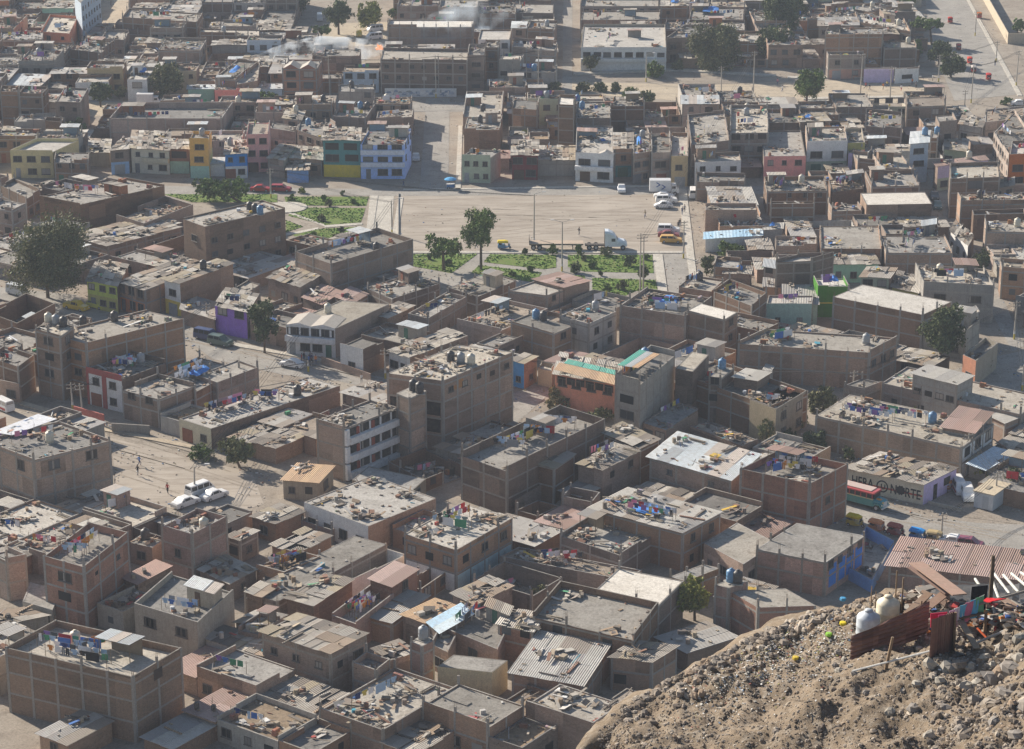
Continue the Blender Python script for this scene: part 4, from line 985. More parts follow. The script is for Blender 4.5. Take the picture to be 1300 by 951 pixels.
side_boxes('the very long brick building', 1, [(.02, .98, .1, 4.9, .012, WHT)], 'white_panel')
grid_windows(hs('the very long brick building')[0]['o'], [q + (Vector((0, 0))) for q in (lambda Q: [Q[0], Q[1] + Vector(((Q[2] - Q[1]).normalized().y, -(Q[2] - Q[1]).normalized().x)) * .02, Q[2] + Vector(((Q[2] - Q[1]).normalized().y, -(Q[2] - Q[1]).normalized().x)) * .02, Q[3]])(hs('the very long brick building')[1])], 1, 2, 3, 1, random.Random(2), False, (1.9, 1.5))
side_boxes('the blue roomed house', 1, [(.10 + .22 * j, .28 + .22 * j, .9, 4.0, .02, (.04, .20, .62)) for j in range(4)], 'blue_panel', M_COL)
side_boxes('the red and white house', 0, [(0, 1, 5.3, 6.3, .08, (.36, .09, .08)), (.44, .56, 0, 5.3, .08, (.36, .09, .08)), (0, .06, 0, 5.3, .08, (.36, .09, .08))], 'red_trim')
side_boxes('the periwinkle corner house', 0, [(0, 1, z - .1, z + .85, .9, (.62, .66, .78)) for z in (2.9, 5.6)], 'balcony')
side_boxes('the cream park house', 0, [(.3, 1, 2.7, 3.6, .9, (.62, .55, .4))], 'balcony')
side_boxes('the white porch house', 0, [(0, 1, 2.6, 3.5, 1.0, WHT)], 'balcony')
side_boxes('the vivid green house', 0, [(0, 1, 2.55, 2.75, .1, (.7, .6, .1))], 'yellow_trim')
side_boxes('the white gabled house', 0, [(0, 1, 2.55, 3.5, .9, WHT)], 'balcony'); side_boxes('the white gabled house', 0, [(.05, .9, 3.55, 4.9, .03, DK)] + [(.05 + .21 * j, .09 + .21 * j, 3.5, 5.0, .1, WHT) for j in range(5)], 'recess_shade_panel')  # dark panel paints the shade behind the balcony posts
side_boxes('the long white house', 0, [(0, 1, 2.5, 3.3, .9, (.66, .66, .65))], 'balcony')
side_boxes('the tall canopied grey block', 0, [(.02, .98, .2, 2.3, .03, DK)], 'garage_shade_panel')  # flat dark panel painted as the shade inside the garage
side_boxes('the tall concrete grid building', 0, [(.05, .95, 3.0, 5.1, .02, DK)], 'opening_shade_panel')  # flat dark panels here and below paint the shade of open bays
side_boxes('the tall concrete grid building', 0, [(.05, .95, 5.7, 7.8, .02, DK)], 'opening_shade_panel')
side_boxes('the tall concrete grid building', 1, [(.22, .28, 9.2, 10.6, .02, (.45, .22, .08)), (.15, .2, 9.2, 9.9, .02, (.42, .2, .08))], 'orange_panel')
side_boxes('the pink washing house', 1, [(.0, 1, .1, 2.3, .02, (.42, .55, .58))], 'painted_plinth')
def gable(nick, side, x0, x1, z, rise, out, col):
    h, Q = hs(nick); a, b = Q[side], Q[(side + 1) % 4]; d = b - a; W = d.length; d.normalize(); nn = Vector((d.y, -d.x)); m = MB()
    A, B = a + d * x0 * W, a + d * x1 * W; C = (A + B) / 2
    f = [(A.x, A.y, z), (B.x, B.y, z), (C.x, C.y, z + rise)]; bk = [(p[0] - nn.x * out, p[1] - nn.y * out, p[2]) for p in f]; f = [(p[0] + nn.x * .03, p[1] + nn.y * .03, p[2]) for p in f]
    m.face(f, col); m.face(bk[::-1], col)
    for i in range(3): j = (i + 1) % 3; m.face([f[j], f[i], bk[i], bk[j]], (.4, .37, .33))
    m.build('gable', M_COL, h['o'])
gable('the twin gabled house', 0, 0, .5, 8.1, 1.2, 5, (.30, .13, .09)); gable('the twin gabled house', 0, .5, 1, 8.1, 1.2, 5, (.30, .13, .09))
gable('the white porch house', 0, .55, 1, 5.9, .9, 2, WHT); gable('the white gabled house', 0, .0, .5, 5.2, .5, 6, WHT); gable('the white gabled house', 0, .5, 1, 5.2, .5, 6, WHT)
side_boxes('the lettered shop house', 1, [(.0, 1, .02, 3.05, .012, (.56, .46, .72))], 'lilac_wall_face')
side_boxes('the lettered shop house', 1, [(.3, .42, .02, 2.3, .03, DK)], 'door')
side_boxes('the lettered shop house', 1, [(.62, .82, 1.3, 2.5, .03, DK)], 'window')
# ------------------------------------------------------------------ ground, streets, plaza, park
M_GROUND = floor_mat('dusty_ground', (0.33, 0.29, 0.24), (0.26, 0.22, 0.18), (0.18, 0.15, 0.12), 0.0, 0.12)
M_PLAZA = None
def track_mat():
    m, nt, b = newmat('packed_dirt_plaza')
    geo = N(nt, 'ShaderNodeNewGeometry').outputs['Position']
    col = mixc(nt, ramp(nt, noise(nt, geo, 0.09, 6, 0.6), 0.35, 0.65), (0.42, 0.375, 0.32), (0.33, 0.29, 0.245))
    col = mixc(nt, ramp(nt, noise(nt, geo, 0.22, 7, 0.72, (0.35, 2.2, 1)), 0.48, 0.64, 0, 0.75), col, (0.22, 0.185, 0.15))
    col = mixc(nt, ramp(nt, noise(nt, geo, 0.3, 6, 0.7, (0.2, 3.0, 1)), 0.56, 0.68, 0, 0.7), col, (0.48, 0.44, 0.38))
    nt.links.new(mixc(nt, ramp(nt, noise(nt, geo, 4, 4, 0.8), 0.3, 0.7, 0, 0.35), col, (0.28, 0.23, 0.18)), b.inputs['Base Color'])
    b.inputs['Roughness'].default_value = 0.95; b.inputs['Specular IOR Level'].default_value = 0.1
    return m
M_PLAZA = track_mat()
M_ROAD = floor_mat('worn_road', (0.34, 0.32, 0.29), (0.27, 0.255, 0.23), (0.2, 0.18, 0.16), 0.0, 0.15)
M_PAVE = floor_mat('pale_paving', (0.52, 0.49, 0.43), (0.43, 0.40, 0.35), (0.33, 0.3, 0.26), 0.0, 0.5)
M_SAND = floor_mat('pale_sand', (0.48, 0.41, 0.31), (0.40, 0.335, 0.25), (0.28, 0.235, 0.18), 0.0, 0.2)
M_LAWN = floor_mat('lawn_soil', (0.10, 0.17, 0.03), (0.15, 0.19, 0.05), (0.17, 0.15, 0.07), 0.0, 0.35)

def sheet(name, px, z, mat, kind='structure', thick=0.0, tile=None):
    P = [T(tile, a, b, 0) if tile else G(a, b, 0) for a, b in px]
    P = [V2(p) for p in P]
    ar = sum(P[i - 1].cross(P[i]) for i in range(len(P)))
    if ar < 0: P = P[::-1]
    mb = MB()
    if thick: mb.prism(P, z - 0.02, z + thick)
    else: mb.face([(p.x, p.y, z) for p in P])
    o = mb.build(name, mat); o['kind'] = kind
    return o
g = MB(); n = 24
for i in range(n):
    for j in range(n):
        x0, x1 = -1500 + 3000 * i / n, -1500 + 3000 * (i + 1) / n; y0, y1 = -200 + 4200 * j / n, -200 + 4200 * (j + 1) / n
        g.face([(x0, y0, 0), (x1, y0, 0), (x1, y1, 0), (x0, y1, 0)])
o = g.build('ground', M_GROUND); o['kind'] = 'structure'
# open areas
sheet('plaza', [(505,246),(866,246),(880,320),(507,320)], 0.02, M_PLAZA)
sheet('street', [(-20,238),(205,236),(330,238),(512,241),(1000,236),(1000,246),(512,249),(330,247),(-20,247)], 0.03, M_ROAD)
sheet('street', [(533,241),(569,241),(571,125),(541,125)], 0.034, M_ROAD)
sheet('street', [(470,320),(496,320),(500,249),(480,249)], 0.038, M_PAVE)
sheet('street', [(842,323),(872,322),(888,372),(850,376)], 0.02, M_ROAD)
sheet('sidewalk', [(860,236),(871,236),(887,372),(878,372)], 0.0, M_PAVE, thick=0.12)
sheet('sidewalk', [(829,323),(841,323),(848,376),(838,386)], 0.0, M_PAVE, thick=0.12)
sheet('sidewalk', [(505,319.5),(866,319.5),(866,321.8),(505,321.8)], 0.0, M_PAVE, thick=0.12)
sheet('sidewalk', [(462,320),(470,320),(480,249),(470,249)], 0.0, M_PAVE, thick=0.12)
sheet('sidewalk', [(494,320),(502,320),(512,251),(506,251)], 0.0, M_PAVE, thick=0.12)
sheet('sidewalk', [(512,240.5),(866,235),(866,236.8),(512,242)], 0.0, M_PAVE, thick=0.12)
sheet('sidewalk', [(578,241),(585,241),(587,160),(582,160)], 0.0, M_PAVE, thick=0.12)
sheet('street', [(100,128),(600,130),(600,142),(100,143)], 0.026, M_ROAD)
sheet('street', [(716,-60),(727,-60),(726,118),(714,118)], 0.03, M_ROAD)
sheet('sports_ground', [(725,104),(900,108),(985,104),(1178,100),(1192,128),(1020,136),(860,128),(720,118)], 0.024, M_SAND)
sheet('sidewalk', [(728,93),(860,88),(985,96),(985,98),(860,90.5),(728,95.5)], 0.0, M_PAVE, thick=0.3)
sheet('sidewalk', [(1000,98),(1170,97),(1170,99),(1000,100.5)], 0.0, M_PAVE, thick=0.3)
sheet('sidewalk', [(1020,125),(1180,122),(1180,124),(1020,127.5)], 0.0, M_PAVE, thick=0.3)
sheet('yard', [(122,-60),(165,-60),(162,33),(128,34)], 0.024, M_SAND)
sheet('yard', [(410,30),(492,28),(490,58),(410,60)], 0.024, M_SAND)
sheet('yard', [(112,130),(180,130),(180,148),(112,148)], 0.03, M_SAND)
sheet('road', [(1168,-60),(1196,-60),(1292,120),(1212,128),(1182,60)], 0.03, M_ROAD)
sheet('sidewalk', [(1195,-60),(1198,-60),(1298,122),(1292,122)], 0.0, M_PAVE, thick=0.14)
sheet('road', [(-60,360),(0,365),(95,374),(165,402),(255,410),(300,442),(372,455),(450,471),(560,496),(560,512),(430,484),(360,476),(270,456),(240,434),(150,414),(40,391),(-60,384)], 0.02, M_ROAD)
sheet('sidewalk', [(170,396),(255,404),(300,436),(380,450),(450,465),(452,468),(378,454),(297,440),(253,408),(168,399)], 0.0, M_PAVE, thick=0.14)
sheet('road', [(-60,520),(60,528),(140,556),(244,582),(320,600),(335,640),(262,662),(215,645),(150,632),(142,570),(60,545),(-60,560)], 0.02, M_PLAZA)
sheet('sidewalk', [(-60,488),(0,502),(60,519),(130,542),(244,566),(243,570),(128,547),(58,524),(0,507),(-60,493)], 0.0, M_SAND, thick=0.16)
sheet('road', [(1040,616),(1078,628),(1180,656),(1240,664),(1340,668),(1340,705),(1180,692),(1078,662),(1040,650)], 0.02, M_ROAD)
sheet('road', [(1205,472),(1250,455),(1340,438),(1340,510),(1290,514)], 0.02, M_ROAD)
sheet('alley', [(1176,215),(1192,215),(1228,300),(1276,385),(1300,440),(1285,446),(1250,380),(1210,305)], 0.02, M_ROAD)
sheet('lane', [(600,520),(690,483),(698,500),(640,552)], 0.02, M_ROAD)
# park: pale paths with lawns a little above them
sheet('park_path', [(508,321.9),(829,322.5),(838,386),(700,386),(600,372),(508,345)], 0.012, M_ROAD)
sheet('park_path', [(205,240),(470,249),(462,320),(350,320),(350,262),(205,256)], 0.010, M_GROUND)
LAWNS = [[(522,323),(606,323),(573,347),(522,338)], [(622,323),(706,324),(706,340),(690,342),(614,333)], [(608,337),(688,346),(684,352),(674,358),(598,347)],
 [(721,324),(828,324),(830,347),(742,345),(721,339)], [(752,353),(832,356),(838,385),(752,382)], [(690,350),(742,350),(748,372),(700,372)],
 [(361,250),(468,250),(465,261.5),(364,261)], [(374,264),(464,264.5),(458,283),(412,286),(366,274)], [(363,280),(385,288),(363,295)], [(370,298),(404,291),(457,288),(452,303),(386,305)],
 [(208,247),(352,247),(352,257),(244,257)]]
for i, L in enumerate(LAWNS): sheet('lawn', L, 0.0, M_LAWN, thick=0.06)
for a in ((365,268,412,286.5),(412,286.5,460,284),(363,297,404,290)):
    x0,y0,x1,y1 = a; sheet('park_path', [(x0,y0),(x1,y1-1),(x1,y1+1.6),(x0,y0+3)], 0.09, M_PAVE)
c = G(364, 264); mb = MB(); mb.lathe([(4.2, 0.02), (4.2, 0.2), (0.01, 0.2)], (c.x, c.y, 0), 28); o = mb.build('park_path', M_PAVE); o['kind'] = 'structure'
# blades of grass on the lawns: nobody could count them
gm = MB(); r = random.Random(8)
for L in LAWNS:
    P = [V2(G(a, b)) for a, b in L]
    x0, x1 = min(p.x for p in P), max(p.x for p in P); y0, y1 = min(p.y for p in P), max(p.y for p in P)
    n = int((x1 - x0) * (y1 - y0) * 5)
    for _ in range(n):
        x, y = r.uniform(x0, x1), r.uniform(y0, y1)
        if not in_poly(x, y, P) or math.sin(x * 0.45 + 2) * math.sin(y * 0.33) > 0.7: continue
        s = r.uniform(0.15, 0.3); a = r.uniform(0, PI); k = r.uniform(0.7, 1.3)
        dx, dy = math.cos(a) * s, math.sin(a) * s
        gm.face([(x - dx, y - dy, 0.05), (x + dx, y + dy, 0.05), (x + dy * .4, y - dx * .4, 0.06 + s * 0.7)], (0.12 * k, 0.26 * k, 0.025))
o = gm.build('grass', M_COL); tag(o, 'short green grass growing on the park lawns', 'grass', kind='stuff')

# ------------------------------------------------------------------ trees and shrubs
def leaf_mat():
    m, nt, b = newmat('leaves')
    at = N(nt, 'ShaderNodeAttribute', attribute_name='Col')
    nt.links.new(at.outputs['Color'], b.inputs['Base Color']); b.inputs['Roughness'].default_value = 0.75; b.inputs['Specular IOR Level'].default_value = 0.2
    return m
M_LEAF = leaf_mat()
M_BARK = simple('bark', (0.14, 0.105, 0.075), 0.95, 0.1)
GREENS = {'dark': (0.095, 0.122, 0.05), 'mid': (0.12, 0.175, 0.045), 'light': (0.22, 0.25, 0.05), 'olive': (0.145, 0.155, 0.07), 'dry': (0.2, 0.18, 0.09)}
TREES = []
def tree(bu, bv, cu, cv, hw, hh, tone, label, shape='round', group=None, dens=1.0):
    rnd = random.Random(int(bu * 7 + bv * 13))
    B = G(bu, bv); d = PX(B)[2]; s = F_PX / d
    rx = hw / s; rz = hh / s / CP * 0.97; zc = max((bv - cv) / s / CP, rz * 0.6)
    cx = (cu - bu) / s
    is_tree = zc > rz * 1.25
    nm = 'tree' if is_tree else 'shrub'
    rt = root(nm, B, 0, label, nm, group)
    col = GREENS[tone]
    # lobes
    lobes = []
    nl = 7 + int(rx * 2.2)
    for k in range(nl):
        a = rnd.uniform(0, 2 * PI); rr = rx * (0.62 if shape != 'flat' else 0.75) * math.sqrt(rnd.random()) * 1.12
        z = zc + rz * rnd.uniform(-0.6, 0.62) * (0.5 if shape == 'flat' else 1)
        q = 1 - abs(z - zc) / rz * 0.45
        lobes.append((Vector((cx + math.cos(a) * rr * q, math.sin(a) * rr * q, max(z, rz * 0.25))), rnd.uniform(0.32, 0.5) * min(rx, rz * 1.5) * (0.8 if shape == 'flat' else 1)))
    lobes.append((Vector((cx, 0, zc)), 0.55 * min(rx, rz)))
    cm = MB(); ls = 0.2 if rx > 2.5 else 0.13
    if d > 480: ls *= 1.35
    for c, lr in lobes:
        n = int(min(1300, 230 * lr * lr / (ls / 0.2) ** 2 * dens) + 60)
        tone_k = rnd.uniform(0.75, 1.3)
        sub = [(c + Vector([rnd.gauss(0, 1) for _ in range(3)]).normalized() * lr * rnd.uniform(0.55, 1.0), lr * rnd.uniform(0.2, 0.36)) for _ in range(max(6, n // 22))]
        for q, sr in sub:
            tk = tone_k * rnd.uniform(0.75, 1.3)
            for _ in range(18):
                p = q + Vector([rnd.gauss(0, 0.55) for _ in range(3)]) * sr
                if p.z < 0.1: continue
                u = Vector([rnd.gauss(0, 1) for _ in range(3)]).normalized(); w = u.orthogonal().normalized(); w2 = u.cross(w)
                sz = ls * rnd.uniform(0.7, 1.5); k = tk * rnd.uniform(0.75, 1.25)
                cc = (col[0] * k * rnd.uniform(0.9, 1.2), col[1] * k, col[2] * k)
                cm.face([p - w * sz, p + w2 * sz * 0.55, p + w * sz, p - w2 * sz * 0.55], cc)
    cm.build('crown', M_LEAF, rt)
    tm = MB(); r0 = max(0.07, min(0.35, rx * 0.075))
    p = Vector((0, 0, -0.1)); q = Vector((cx * 0.4 + rnd.uniform(-.2, .2), rnd.uniform(-.2, .2), max(zc - rz * 0.75, 0.3)))
    tm.tube(p, q, r0, 7, r2=r0 * 0.72)
    for c, lr in lobes[: 9]:
        m = lerp(q, c, 0.5) + Vector((0, 0, -0.15 * rz * 0.3))
        tm.tube(q, m, r0 * 0.5, 5, r2=r0 * 0.32); tm.tube(m, c, r0 * 0.32, 4, r2=r0 * 0.1)
    tm.build('trunk' if is_tree else 'stem', M_BARK, rt)
    TREES.append(rt)
TT = [
 (61,378, 60,324,58,42,'olive','huge dark round tree beside the parked silver van'), (563.6,343, 560,313,32,15,'mid','low spreading tree on the park lawn left of the tall one','flat'),
 (610.6,342, 608,291,26,24,'mid','tall slender trunked tree at the plaza edge with a rounded crown'), (336,448, 336,405,21,33,'dark','dark narrow street tree beside the purple house'),
 (306,257, 283,240,42,15,'mid','wide spreading tree in the park strip facing the painted houses','flat'), (345,146, 340,127,26,10,'mid','flat crowned tree below the twin gabled brick house','flat'),
 (215,126, 214,100,24,20,'olive','grey green tree before the small white house'), (128,136, 128,117,18,13,'dark','dark round tree between the brick block and the small white house'),
 (33,76, 32,58,9,13,'dark','narrow dark tree beside the far salmon house'), (97,180, 97,163,14,11,'dark','dark tree behind the pale yellow house'),
 (430,44, 430,18,20,16,'dark','dark tree bank behind the smoky yard'), (467,38, 467,18,18,15,'light','pale green tree behind the yellow taxi'), (408,52, 408,38,14,7,'mid','small flat tree beside the smoky yard','flat'),
 (383,20, 383,6,12,9,'dark','dark tree at the top of the smoky lane'), (499,28, 499,15,8,9,'mid','small tree beside the factory hall'),
 (910,90, 906,62,38,26,'olive','great grey green tree beside the sports ground'), (750,92, 750,78,12,11,'olive','olive tree before the long white house'),
 (702,147, 702,138,6,8,'dry','thin dry tree beside the slim tower'), (832,98, 832,88,18,9,'mid','low tree at the end of the long white house'), (668,181, 668,172,10,7,'light','light green tree between brick houses near the plaza street'),
 (990,48, 988,20,28,22,'dark','tall dark tree behind the end of the sports ground'), (985,78, 982,54,28,18,'dark','dark leafy tree at the corner of the sports ground'), (1012,30, 1010,10,18,14,'dark','dark tree by the long brick row at the top'),
 (1023,142, 1026,108,23,15,'mid','open crowned tree on the sports ground'), (1183,57, 1176,31,23,10,'mid','umbrella shaped tree beside the wide far road','flat'),
 (1192,82, 1190,66,18,14,'dark','dark tree under the umbrella shaped tree'), (1207,98, 1206,82,20,14,'dark','dark bushy tree closest to the mototaxis on the far road'), (1165,72, 1164,60,9,11,'mid','small tree behind the dark roadside trees'),
 (1292,42, 1292,32,12,7,'mid','tree behind the pale boundary wall'), (1152,12, 1152,2,16,8,'mid','tree at the top of the far road'), (1125,166, 1125,158,10,9,'olive','small olive tree in the crowded yard'),
 (1246,350, 1246,330,15,15,'dark','dark green tree beside the alley'), (1190,468, 1194,420,34,35,'dark','massive dark tree beside the white roofed hall'), (1240,472, 1240,460,17,11,'dark','dark tree at the mouth of the side street'),
 (305,594, 300,574,26,16,'olive','dusty olive tree by the dirt road'), (972,565, 972,545,12,18,'olive','tall shrubby tree behind the corrugated hall'),
 (882,788, 880,752,27,24,'light','pale olive tree beside the twin tank tower'), (1285,628, 1285,610,14,17,'dark','dark tree behind the white metal kiosk'),
 (897,350, 897,335,12,15,'dark','dark tree at the end of the plaza walkway'), (925,326, 925,316,22,9,'mid','wide tree behind the blue white sheet roof'),
]
for a in TT: tree(*a)
SH = [(740,116,740,112,11,7,'olive'),(762,116,762,112,11,7,'dark'),(783,117,783,112,9,8,'dark'),(800,130,800,122,12,9,'mid'),(822,134,822,125,12,11,'dark'),(700,118,700,112,14,8,'olive'),(860,88,860,83,13,7,'olive'),
 (1076,143,1076,134,13,10,'dark'),(1277,133,1277,129,12,4,'mid'),(256,583,256,575,21,9,'mid'),(712,516,712,506,26,11,'dry'),(760,534,760,526,24,9,'olive'),(1045,522,1045,508,22,15,'olive'),(1035,572,1035,560,18,13,'dark'),
 (1000,560,1000,552,20,8,'dark'),(1078,584,1078,575,9,9,'dark'),(1163,525,1163,517,17,8,'light'),(1250,608,1250,600,26,8,'light'),(687,760,687,753,20,7,'olive'),(152,126,152,118,9,8,'olive'),
 (672,345,673,342,6,5,'mid'),(730,346,730,340,10,8,'dark'),(763,350,763,346,4,4,'dark'),(768,324,768,319,13,5,'olive'),(799,338,799,332,9,8,'dark'),(818,356,818,346,10,10,'dark'),(666,323,666,319,5,4,'dark'),(702,323,702,317,9,6,'mid'),(736,324,736,318,8,6,'mid'),
 (770,372,770,366,9,5,'mid'),(790,368,790,362,10,5,'olive'),(810,378,810,371,8,6,'mid'),(411,256,411,252,4,4,'mid'),(418,262,418,258,5,4,'olive'),(435,248,435,244,3,4,'mid'),(383,245,383,242,5,4,'light'),(409,281,409,277,8,4,'olive'),(426,304,426,300,5,5,'mid'),(434,296,434,292,6,4,'dark'),(398,303,398,299,6,4,'mid'),(370,255,370,252,5,5,'mid'),(449,259,449,256,5,4,'mid'),
 (752,340,752,336,7,4,'mid'),(740,331,740,328,6,4,'olive'),(820,330,820,326,5,4,'mid'),(780,380,780,375,7,4,'dark'),(545,330,545,327,5,3,'dark'),(568,336,568,332,7,4,'dark'),(650,350,650,347,6,3,'mid'),(404,150,404,144,5,5,'light'),(414,150,414,146,4,4,'mid'),(1015,540,1015,533,14,8,'olive'),(1060,545,1060,538,12,7,'olive')]
def where(u, v):
    if v < 150 and u < 700: return 'in the far streets'
    if v < 150: return 'round the sports ground'
    if 350 < u < 480 and v < 320: return 'in the small park with the round pad'
    if 500 < u < 850 and v < 400: return 'on the plaza park lawns'
    if u > 950 and 480 < v < 640: return 'in the overgrown yard'
    if u < 400: return 'by the dirt road'
    return 'in a yard in the middle of town'
for i, a in enumerate(SH):
    tone = {'olive': 'grey green', 'dark': 'dark green', 'mid': 'green', 'light': 'bright green', 'dry': 'dry yellowish'}[a[6]]
    w_ = where(a[0], a[1]); tree(*a, f'low {tone} shrub growing {w_}', 'round', f'{tone} shrubs {w_}')

# stones, rubbish and broken kerb bits on the open ground, thicker along its edges
lb = MB(); r = random.Random(31)
for key, n in (('plaza', 300), ('dirt_road', 420), ('lower_road', 250), ('clearing', 450), ('sandy_yard', 60), ('smoky_yard', 250), ('west_street', 450), ('overgrown_yard', 350), ('wasteland', 350), ('side_street', 150), ('shaded_lane', 120), ('park', 250), ('plaza_street', 120), ('alley', 200), ('walk', 200), ('tree_yard', 120)):
    P = [V2(G(a, b)) for a, b in OPEN[key]]; c = sum(P, Vector((0, 0))) / len(P)
    for _ in range(n):
        i = r.randrange(len(P)); p = lerp(P[i], P[(i + 1) % len(P)], r.random()); p = lerp(p, c, abs(r.gauss(0, .12)) if r.random() < .75 else r.random())
        s_ = r.uniform(.06, .2); lb.box((p.x, p.y, .05), (s_ * r.uniform(.6, 2.2), s_, s_ * r.uniform(.3, 1)), r.uniform(0, PI), r.choice([(.3, .26, .21), (.4, .36, .3), (.2, .17, .14), (.5, .47, .42), (.14, .12, .1), (.6, .6, .58), (.3, .15, .1), (.12, .2, .35), (.25, .22, .12)]))
o = lb.build('ground_litter', M_COL); tag(o, 'stones and rubbish scattered over the streets and open ground', 'litter', kind='stuff')
# wheel ruts and damp patches: thin irregular layers of darker earth
def ruts(a, b, n, w, z, seed):
    r = random.Random(seed); A, B = V2(G(*a)), V2(G(*b)); m = MB(); d = (B - A).normalized(); nn = Vector((-d.y, d.x))
    for k in range(n):
        off = r.gauss(0, w); ph = r.uniform(0, 6); prev = None; t0, t1 = sorted((r.random(), r.random()))
        for i in range(25):
            t = lerp(t0, t1, i / 24); p = lerp(A, B, t) + nn * (off + .8 * math.sin(ph + 4 * t)); hw = .14 + .05 * math.sin(9 * t + ph)
            q = (p + nn * hw, p - nn * hw)
            if prev: m.face([(prev[1].x, prev[1].y, z), (q[1].x, q[1].y, z), (q[0].x, q[0].y, z), (prev[0].x, prev[0].y, z)])
            prev = q
    return m
for nm_, a, b, n, w, z, sd_ in (('wheel_ruts', (515, 275), (860, 280), 26, 9, .028, 1), ('wheel_ruts', (520, 300), (860, 262), 14, 5, .03, 2), ('wheel_ruts', (0, 530), (330, 625), 22, 3.2, .028, 3), ('wheel_ruts', (1080, 640), (1300, 682), 16, 2, .028, 4), ('wheel_ruts', (150, 408), (560, 500), 12, 1.5, .028, 5), ('wheel_ruts', (740, 112), (1170, 115), 12, 6, .03, 6)):
    o = ruts(a, b, n, w, z, sd_).build('dirt_track', M_RUT if 'M_RUT' in globals() else globals().setdefault('M_RUT', floor_mat('rut_earth', (.27, .23, .185), (.33, .29, .24), (.2, .165, .13), 0.0, .5))); o['kind'] = 'structure'
# ------------------------------------------------------------------ water tanks, washing
TCOL = {'black': (0.05, 0.05, 0.055), 'grey': (0.30, 0.32, 0.34), 'cream': (0.60, 0.56, 0.46), 'blue': (0.10, 0.24, 0.42)}
def make_tank(color, r=0.62, h=1.35):
    rt = root('water_tank', (0, 0, 0))
    c = TCOL[color]
    m = MB(); m.lathe([(r, 0), (r, h * 0.3), (r * 1.03, h * 0.33), (r, h * 0.36), (r, h * 0.63), (r * 1.03, h * 0.66), (r, h * 0.69), (r, h), (r * 0.9, h + 0.12), (r * 0.42, h + 0.3), (r * 0.36, h + 0.32)], n=18, col=c)
    m.build('body', M_PLASTIC, rt, (0, 0, 0.12), True)
    m = MB(); m.lathe([(r * 0.36, h + 0.31), (r * 0.36, h + 0.4), (0.05, h + 0.44)], n=14, col=tuple(x * 0.8 for x in c)); m.build('lid', M_PLASTIC, rt, (0, 0, 0.12), True)
    m = MB(); m.box((0, 0, 0.06), (r * 2.3, r * 2.3, 0.12), col=(0.35, 0.33, 0.3)); m.build('base', M_COL, rt)
    return rt
TPROTO = {}
TANKREC = []
for p, z, house, color in TANKS:
    if color not in TPROTO: t = make_tank(color); TPROTO[color] = t
    else: t = copy_tree(TPROTO[color])
    t.location = (p.x, p.y, z); t.rotation_euler = (0, 0, (p.x * 7) % 3)
    t['category'] = 'water tank'; TANKREC.append((t, color, house))

GCOL = [('white', (0.74, 0.74, 0.76)), ('white', (0.7, 0.7, 0.72)), ('white', (0.74, 0.74, 0.76)), ('white', (0.66, 0.67, 0.7)), ('black', (0.03, 0.03, 0.035)), ('pale blue', (0.36, 0.50, 0.68)), ('navy', (0.03, 0.05, 0.16)), ('black', (0.03, 0.03, 0.035)), ('blue', (0.08, 0.18, 0.50)), ('red', (0.52, 0.05, 0.06)),
        ('pink', (0.70, 0.25, 0.38)), ('grey', (0.25, 0.26, 0.28)), ('pale blue', (0.36, 0.50, 0.68)), ('green', (0.08, 0.28, 0.16)), ('yellow', (0.62, 0.50, 0.12)), ('purple', (0.26, 0.14, 0.40)), ('orange', (0.62, 0.25, 0.06)), ('dark grey', (0.09, 0.09, 0.1))]
def garment_mesh(kind, rnd):
    m = MB()
    def cloth(x0, x1, z0, z1, nx=4, nz=4, taper=0.0):
        vs = []; th = 0.02
        ph = rnd.uniform(0, 6)
        for s in (-1, 1):
            for j in range(nz + 1):
                for i in range(nx + 1):
                    t = j / nz; x = lerp(x0, x1, i / nx) * (1 - taper * t)
                    y = 0.05 * math.sin(ph + 5 * i / nx + 2 * t) * t + s * th / 2
                    vs.append((x, y, lerp(z1, z0, t)))
        K = (nx + 1) * (nz + 1); fs = []
        for j in range(nz):
            for i in range(nx):
                a = j * (nx + 1) + i; q = (a, a + 1, a + nx + 2, a + nx + 1)
                fs.append(q[::-1]); fs.append(tuple(K + k for k in q))
        for i in range(nx):
            fs.append((i, i + 1, K + i + 1, K + i)); b = nz * (nx + 1) + i; fs.append((b + 1, b, K + b, K + b + 1))
        for j in range(nz):
            a = j * (nx + 1); fs.append((a + nx + 1, a, K + a, K + a + nx + 1)); a += nx; fs.append((a, a + nx + 1, K + a + nx + 1, K + a))
        m.idx(vs, fs, (1, 1, 1))
    if kind == 'shirt':
        cloth(-0.27, 0.27, -0.68, 0.0); cloth(-0.42, -0.28, -0.34, -0.03, 2, 2); cloth(0.28, 0.42, -0.34, -0.03, 2, 2)
    elif kind == 'trousers':
        cloth(-0.21, 0.21, -0.3, 0, 4, 2); cloth(-0.21, -0.02, -0.98, -0.3, 2, 4); cloth(0.02, 0.21, -0.98, -0.3, 2, 4)
    elif kind == 'towel': cloth(-0.4, 0.4, -0.8, 0)
    elif kind == 'bedsheet': cloth(-0.85, 0.85, -1.15, 0, 8, 5)
    return m
def cloth_mat(name, c):
    m, nt, b = newmat(name + '_cloth')
    geo = N(nt, 'ShaderNodeNewGeometry').outputs['Position']
    nt.links.new(mixc(nt, ramp(nt, noise(nt, geo, 5, 3), 0.3, 0.7), tuple(x * 0.85 for x in c), c), b.inputs['Base Color'])
    b.inputs['Roughness'].default_value = 0.95; b.inputs['Specular IOR Level'].default_value = 0.05
    return m
GM = {}
def garment(kind, colname, col, rnd):
    k = (kind, colname)
    if k not in GM:
        if colname not in CLM: CLM[colname] = cloth_mat(colname.replace(' ', '_'), col)
        GM[k] = garment_mesh(kind, rnd).mesh(kind, [CLM[colname]])
    return GM[k]
CLM = {}
